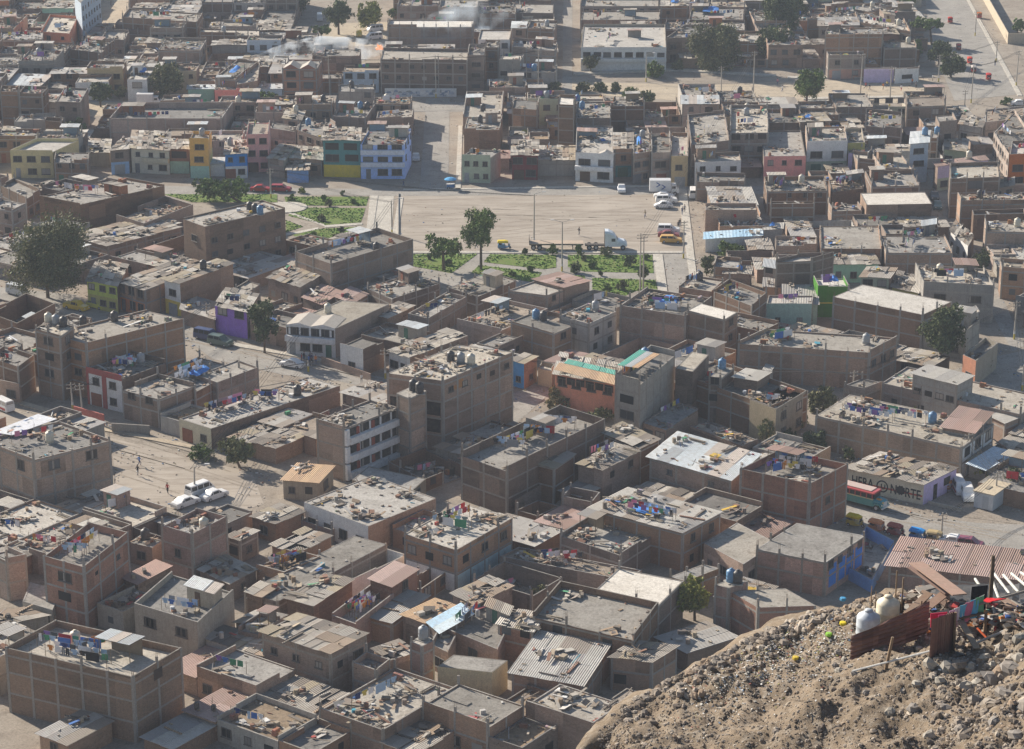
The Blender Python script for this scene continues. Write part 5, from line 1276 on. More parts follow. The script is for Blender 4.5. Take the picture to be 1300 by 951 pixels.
lr = random.Random(77)
LINES.sort(key=lambda L: PX((L[0].x, L[0].y, L[2]))[2])
NG = 0; rest = MB(); LINEREC = []; GARREC = []
def wash_line(a, b, z, house, n=None, zh=1.75):
    """a washing line with two poles; clothes hang on it"""
    global NG
    d = (b - a); L = d.length
    if L < 1.6: return
    d.normalize(); rz = math.atan2(d.y, d.x)
    if NG < 640:
        rt = root('washing_line', (a.x, a.y, z), rz, None, 'washing line')
        for x in (0, L):
            m = MB(); m.tube((x, 0, 0), (x, 0, zh + 0.08), 0.035, 5, (0.2, 0.15, 0.1)); m.build('pole', M_COL, rt)
        m = MB(); prev = None
        for i in range(7):
            t = i / 6; q = (L * t, 0, zh - 0.35 * t * (1 - t))
            if prev: m.tube(prev, q, 0.012, 3, (0.25, 0.25, 0.25))
            prev = q
        m.build('line', M_COL, rt); LINEREC.append((rt, house))
    x = lr.uniform(0.2, 0.6)
    while x < L - 0.4:
        kind = lr.choice(['shirt', 'shirt', 'shirt', 'trousers', 'towel', 'towel', 'bedsheet' if L - x > 1.6 else 'shirt'])
        cn, c = lr.choice(GCOL)
        w = {'shirt': 0.72, 'trousers': 0.5, 'towel': 0.85, 'bedsheet': 1.8}[kind]
        t = (x + w / 2) / L; zz = z + zh - 0.35 * t * (1 - t)
        p = a + d * (x + w / 2)
        if NG < 640:
            o = link({'shirt': 'shirt', 'trousers': 'trousers', 'towel': 'towel', 'bedsheet': 'bedsheet'}[kind], garment(kind, cn, c, lr), None, (p.x, p.y, zz), rz + lr.gauss(0, 0.06))
            o['category'] = kind; GARREC.append((o, cn, kind, house)); NG += 1
        else:
            hh = {'shirt': 0.68, 'trousers': 0.95, 'towel': 0.8, 'bedsheet': 1.1}[kind]
            rest.box((p.x, p.y, zz - hh / 2), (w * 0.9, 0.03, hh), rz, c)
        x += w + lr.uniform(0.02, 0.35)
seen_h = {}
for a, b, z, house, q in LINES: wash_line(a, b, z, house)
o = rest.build('laundry', M_CLOTH)
if o: tag(o, 'distant washing hung out over the far roofs', 'laundry', kind='stuff')

# ------------------------------------------------------------------ vehicles
def loft(secs, col, mb, close=True, mi=0):
    """secs: list of rings (same number of points)"""
    n = len(secs[0]); vs = [p for s_ in secs for p in s_]; fs = []
    for k in range(len(secs) - 1):
        for i in range(n): fs.append((k * n + i, k * n + (i + 1) % n, (k + 1) * n + (i + 1) % n, (k + 1) * n + i))
    fs.append(tuple(range(n - 1, -1, -1))); fs.append(tuple((len(secs) - 1) * n + i for i in range(n)))
    mb.idx(vs, fs, col, mi)
def wheel(rt, x, y, r, w=0.2):
    m = MB()
    q = []
    m2 = MB(); n = 16
    for ring, rr in ((-w / 2, r * 0.9), (-w / 2 + 0.03, r), (w / 2 - 0.03, r), (w / 2, r * 0.9)): q.append([(x + rr * math.cos(2 * PI * i / n), y + ring, r + rr * math.sin(2 * PI * i / n)) for i in range(n)])
    loft(q, (0.02, 0.02, 0.02), m)
    o = m.build('wheel', M_RUBBER, rt)
    for s in (-1, 1): m2.tube((x, y + s * (w / 2 - 0.01), r), (x, y + s * (w / 2 + 0.015), r), r * 0.55, 10, (0.4, 0.4, 0.42))
    m2.build('hub', M_CARPAINT, o)
CAR = {  # x stations: (x, z_belt, z_roof or None), dims
 'sedan': dict(L=4.3, W=1.7, prof=[(-2.15, .62, .62), (-2.05, .86, .86), (-1.35, .92, .96), (-0.75, .93, 1.38), (0.35, .93, 1.42), (1.0, .9, .93), (1.95, .76, .76), (2.15, .55, .55)]),
 'hatchback': dict(L=3.8, W=1.65, prof=[(-1.9, .62, .62), (-1.86, .88, .95), (-1.45, .93, 1.38), (0.3, .93, 1.44), (0.95, .9, .95), (1.7, .78, .78), (1.9, .55, .55)]),
 'station_wagon': dict(L=4.4, W=1.72, prof=[(-2.2, .62, .62), (-2.15, .92, 1.0), (-1.9, .95, 1.45), (0.4, .95, 1.48), (1.05, .92, .96), (2.0, .78, .78), (2.2, .55, .55)]),
 'minivan': dict(L=4.5, W=1.7, prof=[(-2.25, .7, .7), (-2.22, 1.05, 1.2), (-2.1, 1.1, 1.88), (1.2, 1.1, 1.92), (1.85, 1.0, 1.2), (2.2, .82, .85), (2.25, .55, .55)]),
 'suv': dict(L=4.5, W=1.8, prof=[(-2.25, .7, .7), (-2.2, 1.05, 1.12), (-2.0, 1.08, 1.68), (0.35, 1.08, 1.72), (0.9, 1.05, 1.1), (2.05, .95, .95), (2.25, .6, .6)]),
 'pickup': dict(L=4.9, W=1.75, prof=[(-2.45, .6, .6), (-2.42, .98, .98), (-0.65, .98, 1.0), (-0.55, 1.0, 1.6), (0.6, 1.0, 1.64), (1.2, .98, 1.02), (2.3, .88, .88), (2.45, .55, .55)]),
 'rounded_car': dict(L=4.0, W=1.55, prof=[(-2.0, .45, .45), (-1.85, .72, .75), (-1.3, .88, 1.15), (-0.5, .92, 1.46), (0.4, .92, 1.46), (0.9, .9, .98), (1.5, .78, .82), (1.95, .5, .5)]),
}
def make_car(kind, col, stripe=None):
    c = CAR[kind]; W = c['W'] / 2
    rt = root(kind, (0, 0, 0))
    b = MB(); g = MB(); secs = []
    for x, zb, zr in c['prof']:
        wn = W * (0.93 if abs(x) > c['L'] / 2 - 0.12 else 1.0); wr = W * 0.8 if zr > zb + 0.2 else wn * 0.96
        z0 = 0.24
        zr2 = max(zr, zb + 0.015)
        secs.append([(x, -wn, z0), (x, wn, z0), (x, wn, zb * 0.55 + 0.1), (x, wn * 0.985, zb), (x, wr, zr2 - 0.01), (x, wr * 0.8, zr2 + 0.03), (x, -wr * 0.8, zr2 + 0.03), (x, -wr, zr2 - 0.01), (x, -wn * 0.985, zb), (x, -wn, zb * 0.55 + 0.1)])
    loft(secs, col, b)
    for k in range(len(secs) - 1):     # windows: the band between belt and roof
        A, B = secs[k], secs[k + 1]; ha, hb = c['prof'][k][2] - c['prof'][k][1], c['prof'][k + 1][2] - c['prof'][k + 1][1]
        if max(ha, hb) < 0.2: continue
        x0, x1 = A[3][0], B[3][0]
        if min(ha, hb) > 0.2:
            m = max(1, round((x1 - x0) / 1.0))
            for q in range(m):
                t0, t1 = (q + 0.06) / m, (q + 0.94) / m
                for sgn, i, j in ((1, 3, 4), (-1, 8, 7)):
                    f = []
                    for t, e in ((t0, .12), (t1, .12), (t1, .86), (t0, .86)):
                        lo = lerp(Vector(A[i]), Vector(B[i]), t); hi = lerp(Vector(A[j]), Vector(B[j]), t); p = lerp(lo, hi, e) + Vector((0, sgn * 0.012, 0)); f.append(p)
                    g.face(f if sgn < 0 else f[::-1])
        else:   # screens
            s_ = -1 if ha < hb else 1
            lo, hi = (A, B) if ha < hb else (B, A)
            f = []
            for i, e in ((8, .1), (3, .1), (4, .86), (7, .86)):
                p = lerp(Vector(lo[8 if i in (8, 7) else 3]), Vector(hi[7 if i in (8, 7) else 4]), e); p.y *= 0.86
                f.append(p + Vector((s_ * 0.02, 0, 0.02)))
            g.face(f[::-1] if s_ < 0 else f)
            for sgn, i, j in ((1, 3, 4), (-1, 8, 7)):
                a, bb, cc = Vector(lo[i]), Vector(hi[i]), Vector(hi[j]); ce = (a + bb + cc) / 3
                f = [lerp(ce, p, 0.72) + Vector((0, sgn * 0.012, 0)) for p in (a, bb, cc)]
                g.face(f)
    body = b.build('body', M_CARPAINT, rt)
    g.build('window', M_GLASS, rt)
    if kind == 'pickup':
        m = MB(); m.box((-1.55, 0, 1.0), (1.6, 1.4, 0.05), col=(0.05, 0.05, 0.05)); m.build('cargo_bed', M_COL, rt)
    if stripe:
        m = MB()
        for s in (-1, 1): m.box((0, s * (W + 0.004), 0.62), (c['L'] * 0.86, 0.02, 0.36), col=stripe)
        m.build('stripe', M_CARPAINT, rt)
    for x in (-c['L'] * 0.31, c['L'] * 0.31):
        for s in (-1, 1): wheel(rt, x, s * (W - 0.1), 0.31)
    for s in (-1, 1):
        m = MB(); m.box((c['L'] / 2 - 0.02, s * W * 0.66, 0.6), (0.08, 0.26, 0.14), col=(0.75, 0.75, 0.7)); m.build('headlight', M_PLASTIC, rt)
    return rt
def place(rt, u, v, hu, hv, label, cat, group=None):
    p = G(u, v); q = G(u + hu, v + hv); d = q - p
    rt.location = (p.x, p.y, 0.05); rt.rotation_euler = (0, 0, math.atan2(d.y, d.x)); tag(rt, label, cat, group)
    return rt
def make_mototaxi(col, top):
    rt = root('mototaxi', (0, 0, 0))
    b = MB()
    ring = lambda x, w, z0, z1: [(x, -w, z0), (x, w, z0), (x, w * 1.02, (z0 + z1) / 2), (x, w, z1), (x, -w, z1), (x, -w * 1.02, (z0 + z1) / 2)]
    loft([ring(-1.25, .58, .3, .75), ring(-1.1, .64, .25, .95), ring(0.1, .64, .25, .85), ring(0.35, .5, .25, .5), ring(0.8, .3, .3, .42)], col, b)
    loft([ring(0.75, .12, .35, .6), ring(0.95, .24, .4, .98), ring(1.1, .16, .5, 1.0)], col, b)
    b.build('body', M_CARPAINT, rt)
    c = MB()
    arch = lambda x, w, z, h: [(x, -w, z), (x, -w, z + h * .6), (x, -w * .7, z + h * .92), (x, 0, z + h), (x, w * .7, z + h * .92), (x, w, z + h * .6), (x, w, z), (x, 0, z)]
    loft([arch(-1.28, .6, 1.2, .32), arch(-1.2, .66, 1.28, .4), arch(0.2, .66, 1.28, .42), arch(0.75, .55, 1.25, .32)], top, c)
    c.build('canopy', M_CLOTH, rt)
    m = MB()
    for x, y in ((-1.2, -.6), (-1.2, .6), (0.1, -.6), (0.1, .6), (0.8, -.42), (0.8, .42)): m.tube((x, y, .5), (x * 0.97, y, 1.35), 0.03, 5, (0.1, 0.1, 0.1))
    m.build('frame', M_IRON, rt)
    m = MB(); m.hexa([(0.86, -.4, .85), (0.9, -.4, .85), (0.9, .4, .85), (0.86, .4, .85), (0.72, -.4, 1.28), (0.75, -.4, 1.28), (0.75, .4, 1.28), (0.72, .4, 1.28)]); m.build('windshield', M_GLASS, rt)
    m = MB(); m.box((-0.75, 0, .98), (.6, 1.1, .12), col=(.05, .05, .05)); m.box((-1.02, 0, 1.12), (.1, 1.1, .3), col=(.05, .05, .05)); m.build('seat', M_RUBBER, rt)
    wheel(rt, -0.8, -.62, .24, .12); wheel(rt, -0.8, .62, .24, .12); wheel(rt, 1.15, 0, .25, .1)
    m = MB(); m.tube((1.1, -.3, 1.05), (1.1, .3, 1.05), .02, 5, (.1, .1, .1)); m.tube((1.15, 0, .3), (1.05, 0, 1.05), .035, 5, (.3, .3, .3)); m.build('handlebar', M_IRON, rt)
    m = MB(); m.tube((1.2, 0, .85), (1.27, 0, .85), .09, 8, (.7, .7, .65)); m.build('headlight', M_PLASTIC, rt)
    return rt
WH, SI, RD, YL, BL = (0.75, 0.75, 0.74), (0.45, 0.46, 0.47), (0.38, 0.03, 0.03), (0.72, 0.48, 0.04), (0.05, 0.1, 0.35)
VEH = [
 ('minivan', SI, None, 22,374, 20,5, 'silver minivan parked under the huge dark tree'), ('pickup', YL, None, 97,393, 20,4, 'yellow pickup with a dark cargo bed near the lime green house'), ('hatchback', (0.62,0.6,0.1), None, 123,391, 20,4, 'yellow green hatchback behind the yellow pickup'),
 ('suv', (0.10,0.15,0.13), None, 280,438, 20,4, 'dark green estate car parked on the shaded street'), ('minivan', (0.04,0.06,0.15), None, 262,431, 20,4, 'navy minivan parked behind the dark green car'),
 ('sedan', WH, None, 371,466, -20,-3, 'white saloon car driving past the white gabled house'), ('minivan', WH, RD, 4,520, -20,-9, 'white minibus with a red lower half on the dirt road'),
 ('minivan', WH, None, 254,628, 20,-7, 'white minivan parked beside the street lamp on the dirt road'), ('sedan', WH, None, 272,633, 20,-7, 'white saloon car parked nearest the dusty olive tree'), ('sedan', WH, None, 236,642, 20,-7, 'white saloon car below the parked white minivan'),
 ('sedan', RD, None, 331,243, 20,0.5, 'dark red saloon car parked before the coral pink house'), ('station_wagon', (0.35,0.03,0.04), None, 357,243, 20,0.5, 'red station wagon parked at the park kerb'),
 ('sedan', WH, None, 127,37, 20,-3, 'white car below the pale blue apartment block'), ('suv', SI, None, 116,45, 20,-3, 'silver car beside the pale blue apartment block'), ('hatchback', WH, None, 300,134, 20,0, 'white hatchback on the far cross street'),
 ('minivan', SI, None, 406,26, 1,20, 'silver van in the lane beside the far tree bank'), ('minivan', SI, None, 386,50, 1,20, 'silver blue van farther down the smoky lane'), ('hatchback', YL, None, 456,46, 1,20, 'yellow taxi in the sandy yard behind the smoke'),
 ('minivan', WH, None, 476,40, -20,2, 'white minibus in the sandy yard beside the factory hall'), ('minivan', WH, None, 475,50, -20,2, 'white van closest to the fire in the sandy yard'), ('sedan', SI, None, 528,203, 1,20, 'silver saloon car parked in the plaza street'),
 ('sedan', WH, BL, 789,243, 1,20, 'white and blue saloon car facing out at the plaza edge'), ('sedan', WH, None, 843,252, 20,0, 'white saloon car between the box truck and the white rounded car'), ('suv', WH, None, 846,257.5, 20,0, 'white off road car squeezed behind the white rounded car'), ('rounded_car', WH, None, 842,264, -20,0, 'white rounded little car at the near end of the parked row'),
 ('suv', WH, None, 849,295.5, 20,0.5, 'white estate car beside the dark red saloon on the plaza'), ('sedan', (0.22,0.03,0.03), None, 849,301.5, 20,0.5, 'dark red saloon between a white and an ochre car'), ('station_wagon', (0.62,0.36,0.08), None, 852,308, 20,0.5, 'ochre yellow estate car on the plaza'),
 ('minivan', WH, None, 880,250, -1,-20, 'white van parked on the walkway beside the plaza'), ('sedan', WH, None, 1294,134, 20,0, 'white car at the end of the wide far road'), ('sedan', (0.12,0.2,0.22), None, 1190,264, 7,20, 'dark teal car in the narrow shaded alley'), ('sedan', (0.1,0.12,0.14), None, 1186,252, 7,20, 'charcoal car farther up the narrow shaded alley'),
 ('suv', WH, None, 1228,632, 6,16, 'white off road car beside the white metal kiosk'), ('minivan', WH, RD, 1217,624, 8,14, 'white and red van behind the white off road car'), ('sedan', WH, None, 1212,692, 20,3, 'white saloon car half hidden by the rust brown shed'), ('hatchback', (0.25,0.06,0.1), None, 1231,695, 20,3, 'maroon hatchback behind the rust brown shed'),
 ('hatchback', (0.1,0.1,0.12), None, 1090,642, 20,4, 'dark car in the shadow of the bus') ,
]
VEH = VEH[:-1]
VP = {}
for kind, col, st, u, v, hu, hv, lab in VEH:
    k = (kind, col, st)
    rt = copy_tree(VP[k]) if k in VP else make_car(kind, col, st)
    VP.setdefault(k, rt)
    place(rt, u, v, hu, hv, lab, {'rounded_car': 'car', 'hatchback': 'car', 'sedan': 'car', 'station_wagon': 'car', 'suv': 'car', 'pickup': 'pickup truck', 'minivan': 'van'}[kind])
MT = [((0.45,.04,.03),(0.42,.05,.04),1206,29,-8,-20,'red mototaxi farthest up the wide far road'),((0.45,.04,.03),(0.5,.14,.03),1243,23,-8,-20,'orange topped mototaxi beside the pale boundary wall'),((0.4,.04,.03),(0.3,.08,.08),1217,64,8,20,'dusty red mototaxi near the dark roadside trees'),
 ((0.5,.05,.03),(0.48,.06,.04),1231,81,8,20,'bright red mototaxi ahead of the white topped one'),((0.4,.04,.03),(0.6,.55,.52),1236,92,8,20,'red mototaxi with a whitish top on the far road'),((0.5,.05,.03),(0.40,.04,.04),1255,102,8,20,'red mototaxi closest to the corner of the far road'),
 ((0.05,.2,.4),(0.65,.5,.05),640,316,20,0,'blue mototaxi with a yellow top on the plaza'),((0.4,.08,.04),(0.6,.2,.04),1202,622,4,16,'orange roofed mototaxi beside the lilac wall'),
 ((0.5,.35,.03),(0.7,.5,.03),1086,668,20,5,'yellow topped mototaxi next to the red brick house'),((0.5,.15,.05),(0.7,.27,.12),1114,675,20,5,'coral topped mototaxi on the near side of the road'),((0.3,.05,.05),(0.36,.10,.08),1138,680,20,5,'brick red topped mototaxi before the rust brown shed'),
 ((0.03,.15,.4),(0.03,.26,.65),1166,686,20,4,'bright blue topped mototaxi behind the rust brown shed'),((0.3,.2,.1),(0.42,.33,.18),1188,689,20,3,'tan topped mototaxi behind the rust brown shed')]
proto = None
for col, top, u, v, hu, hv, lab in MT: place(make_mototaxi(col, top), u, v, hu, hv, lab, 'mototaxi', 'three wheeled mototaxis')

# old bus with a bonnet beside the lettered wall
rt = root('bus', (0, 0, 0)); TL, RD2 = (0.03, 0.22, 0.23), (0.42, 0.07, 0.07)
m = MB(); m.box((-1.2, 0, 1.05), (7.6, 2.3, 1.0), col=TL); m.box((-1.2, 0, 1.62), (7.6, 2.32, 0.14), col=(.55, .5, .3)); m.build('body', M_CARPAINT, rt)
m = MB()
for i in range(9):
    for s in (-1, 1): m.box((-4.9 + i * 0.92, s * 1.12, 2.02), (0.12, 0.1, 0.7), col=RD2)
m.build('pillar', M_CARPAINT, rt)
m = MB(); m.box((-1.2, 0, 2.0), (7.4, 2.16, 0.62)); m.build('window', M_GLASS, rt)
m = MB()
arch = lambda x, w, z: [(x, -w, z), (x, w, z), (x, w, z + .18), (x, w * .7, z + .3), (x, -w * .7, z + .3), (x, -w, z + .18)]
loft([arch(-5.05, 1.1, 2.35), arch(-4.9, 1.18, 2.35), arch(2.55, 1.18, 2.35), arch(2.75, 1.1, 2.35)], RD2, m)
m.box((-1.2, 0, 2.70), (6.6, 1.7, 0.08), col=(0.55, 0.42, 0.36)); m.build('roof', M_CARPAINT, rt)
m = MB(); bn = lambda x, w, z: [(x, -w, .55), (x, w, .55), (x, w, z - .15), (x, w * .75, z), (x, -w * .75, z), (x, -w, z - .15)]
loft([bn(2.6, .95, 1.62), bn(3.6, .85, 1.5), bn(3.95, .75, 1.35)], (0.05, .30, .36), m)
for s in (-1, 1): loft([[(x, s * .75, z0), (x, s * 1.12, z0), (x, s * 1.12, z1), (x, s * .75, z1)] for x, z0, z1 in ((2.62, .6, .95), (3.0, .9, 1.12), (3.6, .9, 1.08), (3.95, .55, .8))], TL, m)
m.build('bonnet', M_CARPAINT, rt)
m = MB(); m.box((3.98, 0, .95), (.08, 1.1, .7), col=(.6, .6, .6)); m.box((4.08, 0, .5), (.16, 2.2, .22), col=(.7, .7, .68)); m.build('grille', M_CARPAINT, rt)
m = MB(); m.box((2.62, 0, 1.95), (.05, 2.0, .62)); m.build('windshield', M_GLASS, rt)
for s in (-1, 1):
    m = MB(); m.tube((3.9, s * .92, .95), (4.02, s * .92, .95), .13, 10, (.75, .75, .6)); m.build('headlight', M_PLASTIC, rt)
m = MB(); m.box((3.2, -.4, 1.62), (.7, .5, .1), col=(.75, .32, .05)); m.box((3.96, -.62, 1.32), (.1, .4, .16), col=(.75, .45, .05)); m.build('sign', M_CARPAINT, rt)
for x in (-3.4, 3.15):
    for s in (-1, 1): wheel(rt, x, s * 1.0, .46, .28)
place(rt, 1092, 640, 20, 5.2, 'old red roofed teal bus with a blue bonnet beside the lettered wall', 'bus')

def box_truck(name, bl, bw, bh, boxc, cabc, chev=False):
    rt = root(name, (0, 0, 0))
    m = MB(); m.box((-bl / 2 + 1.0, 0, .85 + bh / 2), (bl, bw, bh), col=boxc); b = m.build('cargo_box', M_CARPAINT, rt)
    if chev:
        m = MB()
        for s in (-1, 1):
            for k in (0, 1):
                x = -bl / 2 + 0.7 + k * 1.1; zc = .85 + bh / 2 + (0.28 if k == 0 else -0.2)
                y = s * (bw / 2 + .012)
                for zz in (1, -1):
                    m.hexa([(x - .7, y - .01, zc + zz * .5), (x - .3, y - .01, zc + zz * .5), (x - .3, y + .01, zc + zz * .5), (x - .7, y + .01, zc + zz * .5), (x, y - .01, zc), (x + .4, y - .01, zc), (x + .4, y + .01, zc), (x, y + .01, zc)], (0.04, 0.1, 0.3))
        m.build('chevron_marking', M_CARPAINT, b)
    m = MB(); rg = lambda x, z: [(x, -1, .5), (x, 1, .5), (x, 1, 1.3), (x, .9, z), (x, -.9, z), (x, -1, 1.3)]
    loft([rg(1.1, 2.25), rg(2.1, 2.25), rg(2.5, 1.5), rg(2.75, 1.2)], cabc, m); m.build('cab', M_CARPAINT, rt)
    m = MB(); m.hexa([(2.17, -.82, 2.12), (2.2, -.82, 2.16), (2.2, .82, 2.16), (2.17, .82, 2.12), (2.5, -.86, 1.52), (2.53, -.86, 1.54), (2.53, .86, 1.54), (2.5, .86, 1.52)]); m.build('windshield', M_GLASS, rt)
    m = MB()
    for s in (-1, 1): m.box((1.65, s * 1.0, 1.72), (.75, .1, .5))
    m.build('window', M_GLASS, rt)
    m = MB(); m.box((-bl / 2 + 1.2, 0, .68), (bl + 0.4, .9, .22)); m.build('chassis', M_IRON, rt)
    for x in (-bl + 2.2, 1.9):
        for s in (-1, 1): wheel(rt, x, s * (bw / 2 - .2), .42, .28)
    for s in (-1, 1):
        m = MB(); m.box((2.76, s * .7, .85), (.06, .3, .18), col=(.75, .75, .7)); m.build('headlight', M_PLASTIC, rt)
    return rt
place(box_truck('box_truck', 4.4, 2.2, 2.4, (0.66, .67, .68), WH, True), 845, 247, 20, 0, 'white box truck with dark blue chevrons on its side', 'truck')
place(box_truck('box_truck', 4.0, 2.1, 2.1, (0.7, .7, .7), WH), 190, 134, 20, 0, 'plain white box truck before the small far white house', 'truck')
place(box_truck('box_truck', 3.4, 2.0, 1.7, (0.5, .15, .05), (0.5, .14, .05)), 1032, 143, 20, 0, 'small orange red truck under the sports ground tree', 'truck')
# white tractor unit and its long flat trailer
rt = root('tractor_unit', (0, 0, 0)); m = MB()
rg = lambda x, w, z0, z1: [(x, -w, z0), (x, w, z0), (x, w, z1 - .35), (x, w * .8, z1), (x, -w * .8, z1), (x, -w, z1 - .35)]
loft([rg(-1.9, 1.2, .7, 3.75), rg(-1.2, 1.22, .7, 3.7), rg(-.4, 1.22, .7, 3.3), rg(.1, 1.2, .7, 2.85), rg(.62, 1.15, .7, 2.0), rg(1.9, 1.0, .7, 1.75), rg(2.35, .9, .65, 1.35)], (0.72, .77, .82), m)
m.build('cab', M_CARPAINT, rt)
m = MB(); m.box((-1.95, 0, 2.2), (.08, 2.2, 3.0)); m.build('back_wall', M_IRON, rt)
m = MB(); m.hexa([(.16, -.95, 2.62), (.2, -.95, 2.66), (.2, .95, 2.66), (.16, .95, 2.62), (.58, -1, 2.05), (.62, -1, 2.07), (.62, 1, 2.07), (.58, 1, 2.05)]); m.build('windshield', M_GLASS, rt)
for s in (-1, 1):
    m = MB(); m.box((-.25, s * 1.19, 2.05), (.75, .08, .6)); m.build('window', M_GLASS, rt)
    m = MB(); m.tube((2.3, s * .75, 1.0), (2.4, s * .7, 1.0), .14, 8, (.8, .8, .75)); m.build('headlight', M_PLASTIC, rt)
    m = MB(); m.box((1.5, s * .98, 1.0), (1.3, .35, .5), col=(.72, .77, .82)); m.build('fender', M_CARPAINT, rt)
m = MB(); m.box((-3.2, 0, .8), (5.0, .9, .3)); m.box((-1.2, 0, .6), (1.4, 2.0, .5)); m.build('chassis', M_IRON, rt)
for x in (-4.9, -3.6, 1.6):
    for s in (-1, 1): wheel(rt, x, s * 1.0, .5, .35)
place(rt, 780, 316, 20, 0, 'white long nosed tractor unit with a tall sleeper cab', 'truck')
rt = root('flat_trailer', (0, 0, 0)); m = MB(); m.box((0, 0, 1.25), (10.5, 2.4, .16), col=(.45, .36, .28)); m.build('deck', M_COL, rt)
m = MB(); m.box((0, -.5, 1.0), (10.4, .15, .35)); m.box((0, .5, 1.0), (10.4, .15, .35)); m.box((-5.2, 0, 1.9), (.1, 2.3, 1.3)); m.box((3.2, -.8, .6), (.15, .15, 1.0)); m.box((3.2, .8, .6), (.15, .15, 1.0)); m.build('frame', M_IRON, rt)
for x in (-4.4, -3.2):
    for s in (-1, 1): wheel(rt, x, s * .98, .5, .35)
place(rt, 706, 316, 20, 0, 'long flat trailer parked along the plaza edge behind shrubs', 'trailer')
# street vendor's cart under an umbrella
rt = root('vendor_cart', G(572, 240)); m = MB(); m.box((0, 0, .75), (1.6, .8, .7), col=(.06, .2, .45)); m.box((0, 0, 1.12), (1.8, 1.0, .06), col=(.5, .5, .5)); m.build('cart', M_COL, rt)
m = MB(); m.tube((0, 0, 1.1), (0, 0, 2.4), .03, 5, (.3, .3, .3)); m.build('umbrella_pole', M_COL, rt)
m = MB(); m.lathe([(1.35, 2.1), (1.3, 2.18), (.7, 2.45), (.03, 2.6)], n=10, col=(.12, .36, .62)); m.build('umbrella', M_CLOTH, rt)
for s in (-1, 1): wheel(rt, -.4, s * .45, .3, .06)
tag(rt, 'blue vendor cart under a pale blue umbrella at the plaza corner', 'cart')
# white metal kiosk
rt = root('metal_kiosk', (0, 0, 0)); m = MB(); m.box((0, 0, 1.3), (5.2, 2.9, 2.4), col=(.52, .56, .60)); m.build('body', M_CARPAINT, rt)
m = MB()
for k in range(12): m.box((-2.4 + k * .436, -1.47, 1.3), (.1, .04, 2.2), col=(.46, .5, .54)); m.box((-2.4 + k * .436, 1.47, 1.3), (.1, .04, 2.2), col=(.46, .5, .54))
m.build('rib', M_CARPAINT, rt)
m = MB(); m.box((0, 0, 2.58), (5.6, 3.3, .14), col=(.52, .44, .32)); m.box((-.6, .2, 2.7), (1.4, .5, .08), col=(.3, .26, .2)); m.build('roof', M_COL, rt)
m = MB(); m.box((-2.63, -.3, 1.1), (.05, .9, 1.9), col=(.40, .44, .48)); m.build('door', M_CARPAINT, rt)
p = G(1258, 640); rt.location = p; rt.rotation_euler = (0, 0, R_(54)); tag(rt, 'white ribbed metal kiosk with a tan flat roof beside the road', 'kiosk')

# ------------------------------------------------------------------ people
def person_mesh(pose):
    me = bpy.data.meshes.new('skeleton')
    w = {'stand': 0, 'walk': 0.24, 'run': 0.42}[pose]
    V = {'pel': (0, 0, .95), 'spine': (.02, 0, 1.15), 'chest': (.03, 0, 1.33), 'neck': (.04, 0, 1.48), 'head0': (.06, 0, 1.56), 'head': (.07, 0, 1.66), 'top': (.06, 0, 1.73),
         'lh': (0, .1, .9), 'lk': (w * .9, .11, .5), 'la': (w * .6 - (.25 if pose == 'run' else 0) * 0, .11, .08), 'lt': (w * .6 + .16, .12, .04),
         'rh': (0, -.1, .9), 'rk': (-w * .3, -.11, .5), 'ra': (-w * 1.25, -.11, .1 + w * .4), 'rt_': (-w * 1.25 + .14, -.12, .04 + w * .3),
         'ls': (.03, .17, 1.42), 'le': (-.05 - w * .5, .24, 1.14), 'lw': (.05 - w * .3 + (.1 if w else 0), .25, .9 + w * .2), 'lf': (.09 - w * .2, .25, .8 + w * .2),
         'rs': (.03, -.17, 1.42), 're': (.02 + w * .4, -.24, 1.14), 'rw': (.12 + w * .9, -.23, .93 + w * .3), 'rf': (.16 + w * 1.0, -.22, .84 + w * .35)}
    R = dict(pel=.135, spine=.125, chest=.145, neck=.055, head0=.075, head=.1, top=.075, lh=.095, lk=.062, la=.042, lt=.035, rh=.095, rk=.062, ra=.042, rt_=.035, ls=.06, le=.042, lw=.03, lf=.032, rs=.06, re=.042, rw=.03, rf=.032)
    ks = list(V); E = [('pel', 'spine'), ('spine', 'chest'), ('chest', 'neck'), ('neck', 'head0'), ('head0', 'head'), ('head', 'top'), ('pel', 'lh'), ('lh', 'lk'), ('lk', 'la'), ('la', 'lt'), ('pel', 'rh'), ('rh', 'rk'), ('rk', 'ra'), ('ra', 'rt_'),
         ('chest', 'ls'), ('ls', 'le'), ('le', 'lw'), ('lw', 'lf'), ('chest', 'rs'), ('rs', 're'), ('re', 'rw'), ('rw', 'rf')]
    me.from_pydata([V[k] for k in ks], [(ks.index(a), ks.index(b)) for a, b in E], [])
    o = bpy.data.objects.new('skeleton', me); COL.objects.link(o)
    o.modifiers.new('s', 'SKIN'); sub = o.modifiers.new('u', 'SUBSURF'); sub.levels = 1
    sk_ = me.skin_vertices[0].data
    for i, k in enumerate(ks): sk_[i].radius = (R[k], R[k] * (.78 if k in ('chest', 'spine', 'pel') else 1)); sk_[i].use_root = (k == 'pel')
    dg = bpy.context.evaluated_depsgraph_get(); out = bpy.data.meshes.new_from_object(o.evaluated_get(dg))
    bpy.data.objects.remove(o); return out
SKIN = simple('skin', (0.30, 0.17, 0.11)); HAIR = simple('dark_hair', (0.02, 0.015, 0.012))
PM = {p: person_mesh(p) for p in ('stand', 'walk', 'run')}
CM = {}
def cm(c):
    if c not in CM: CM[c] = simple('clothes', c, 0.9, 0.1)
    return CM[c]
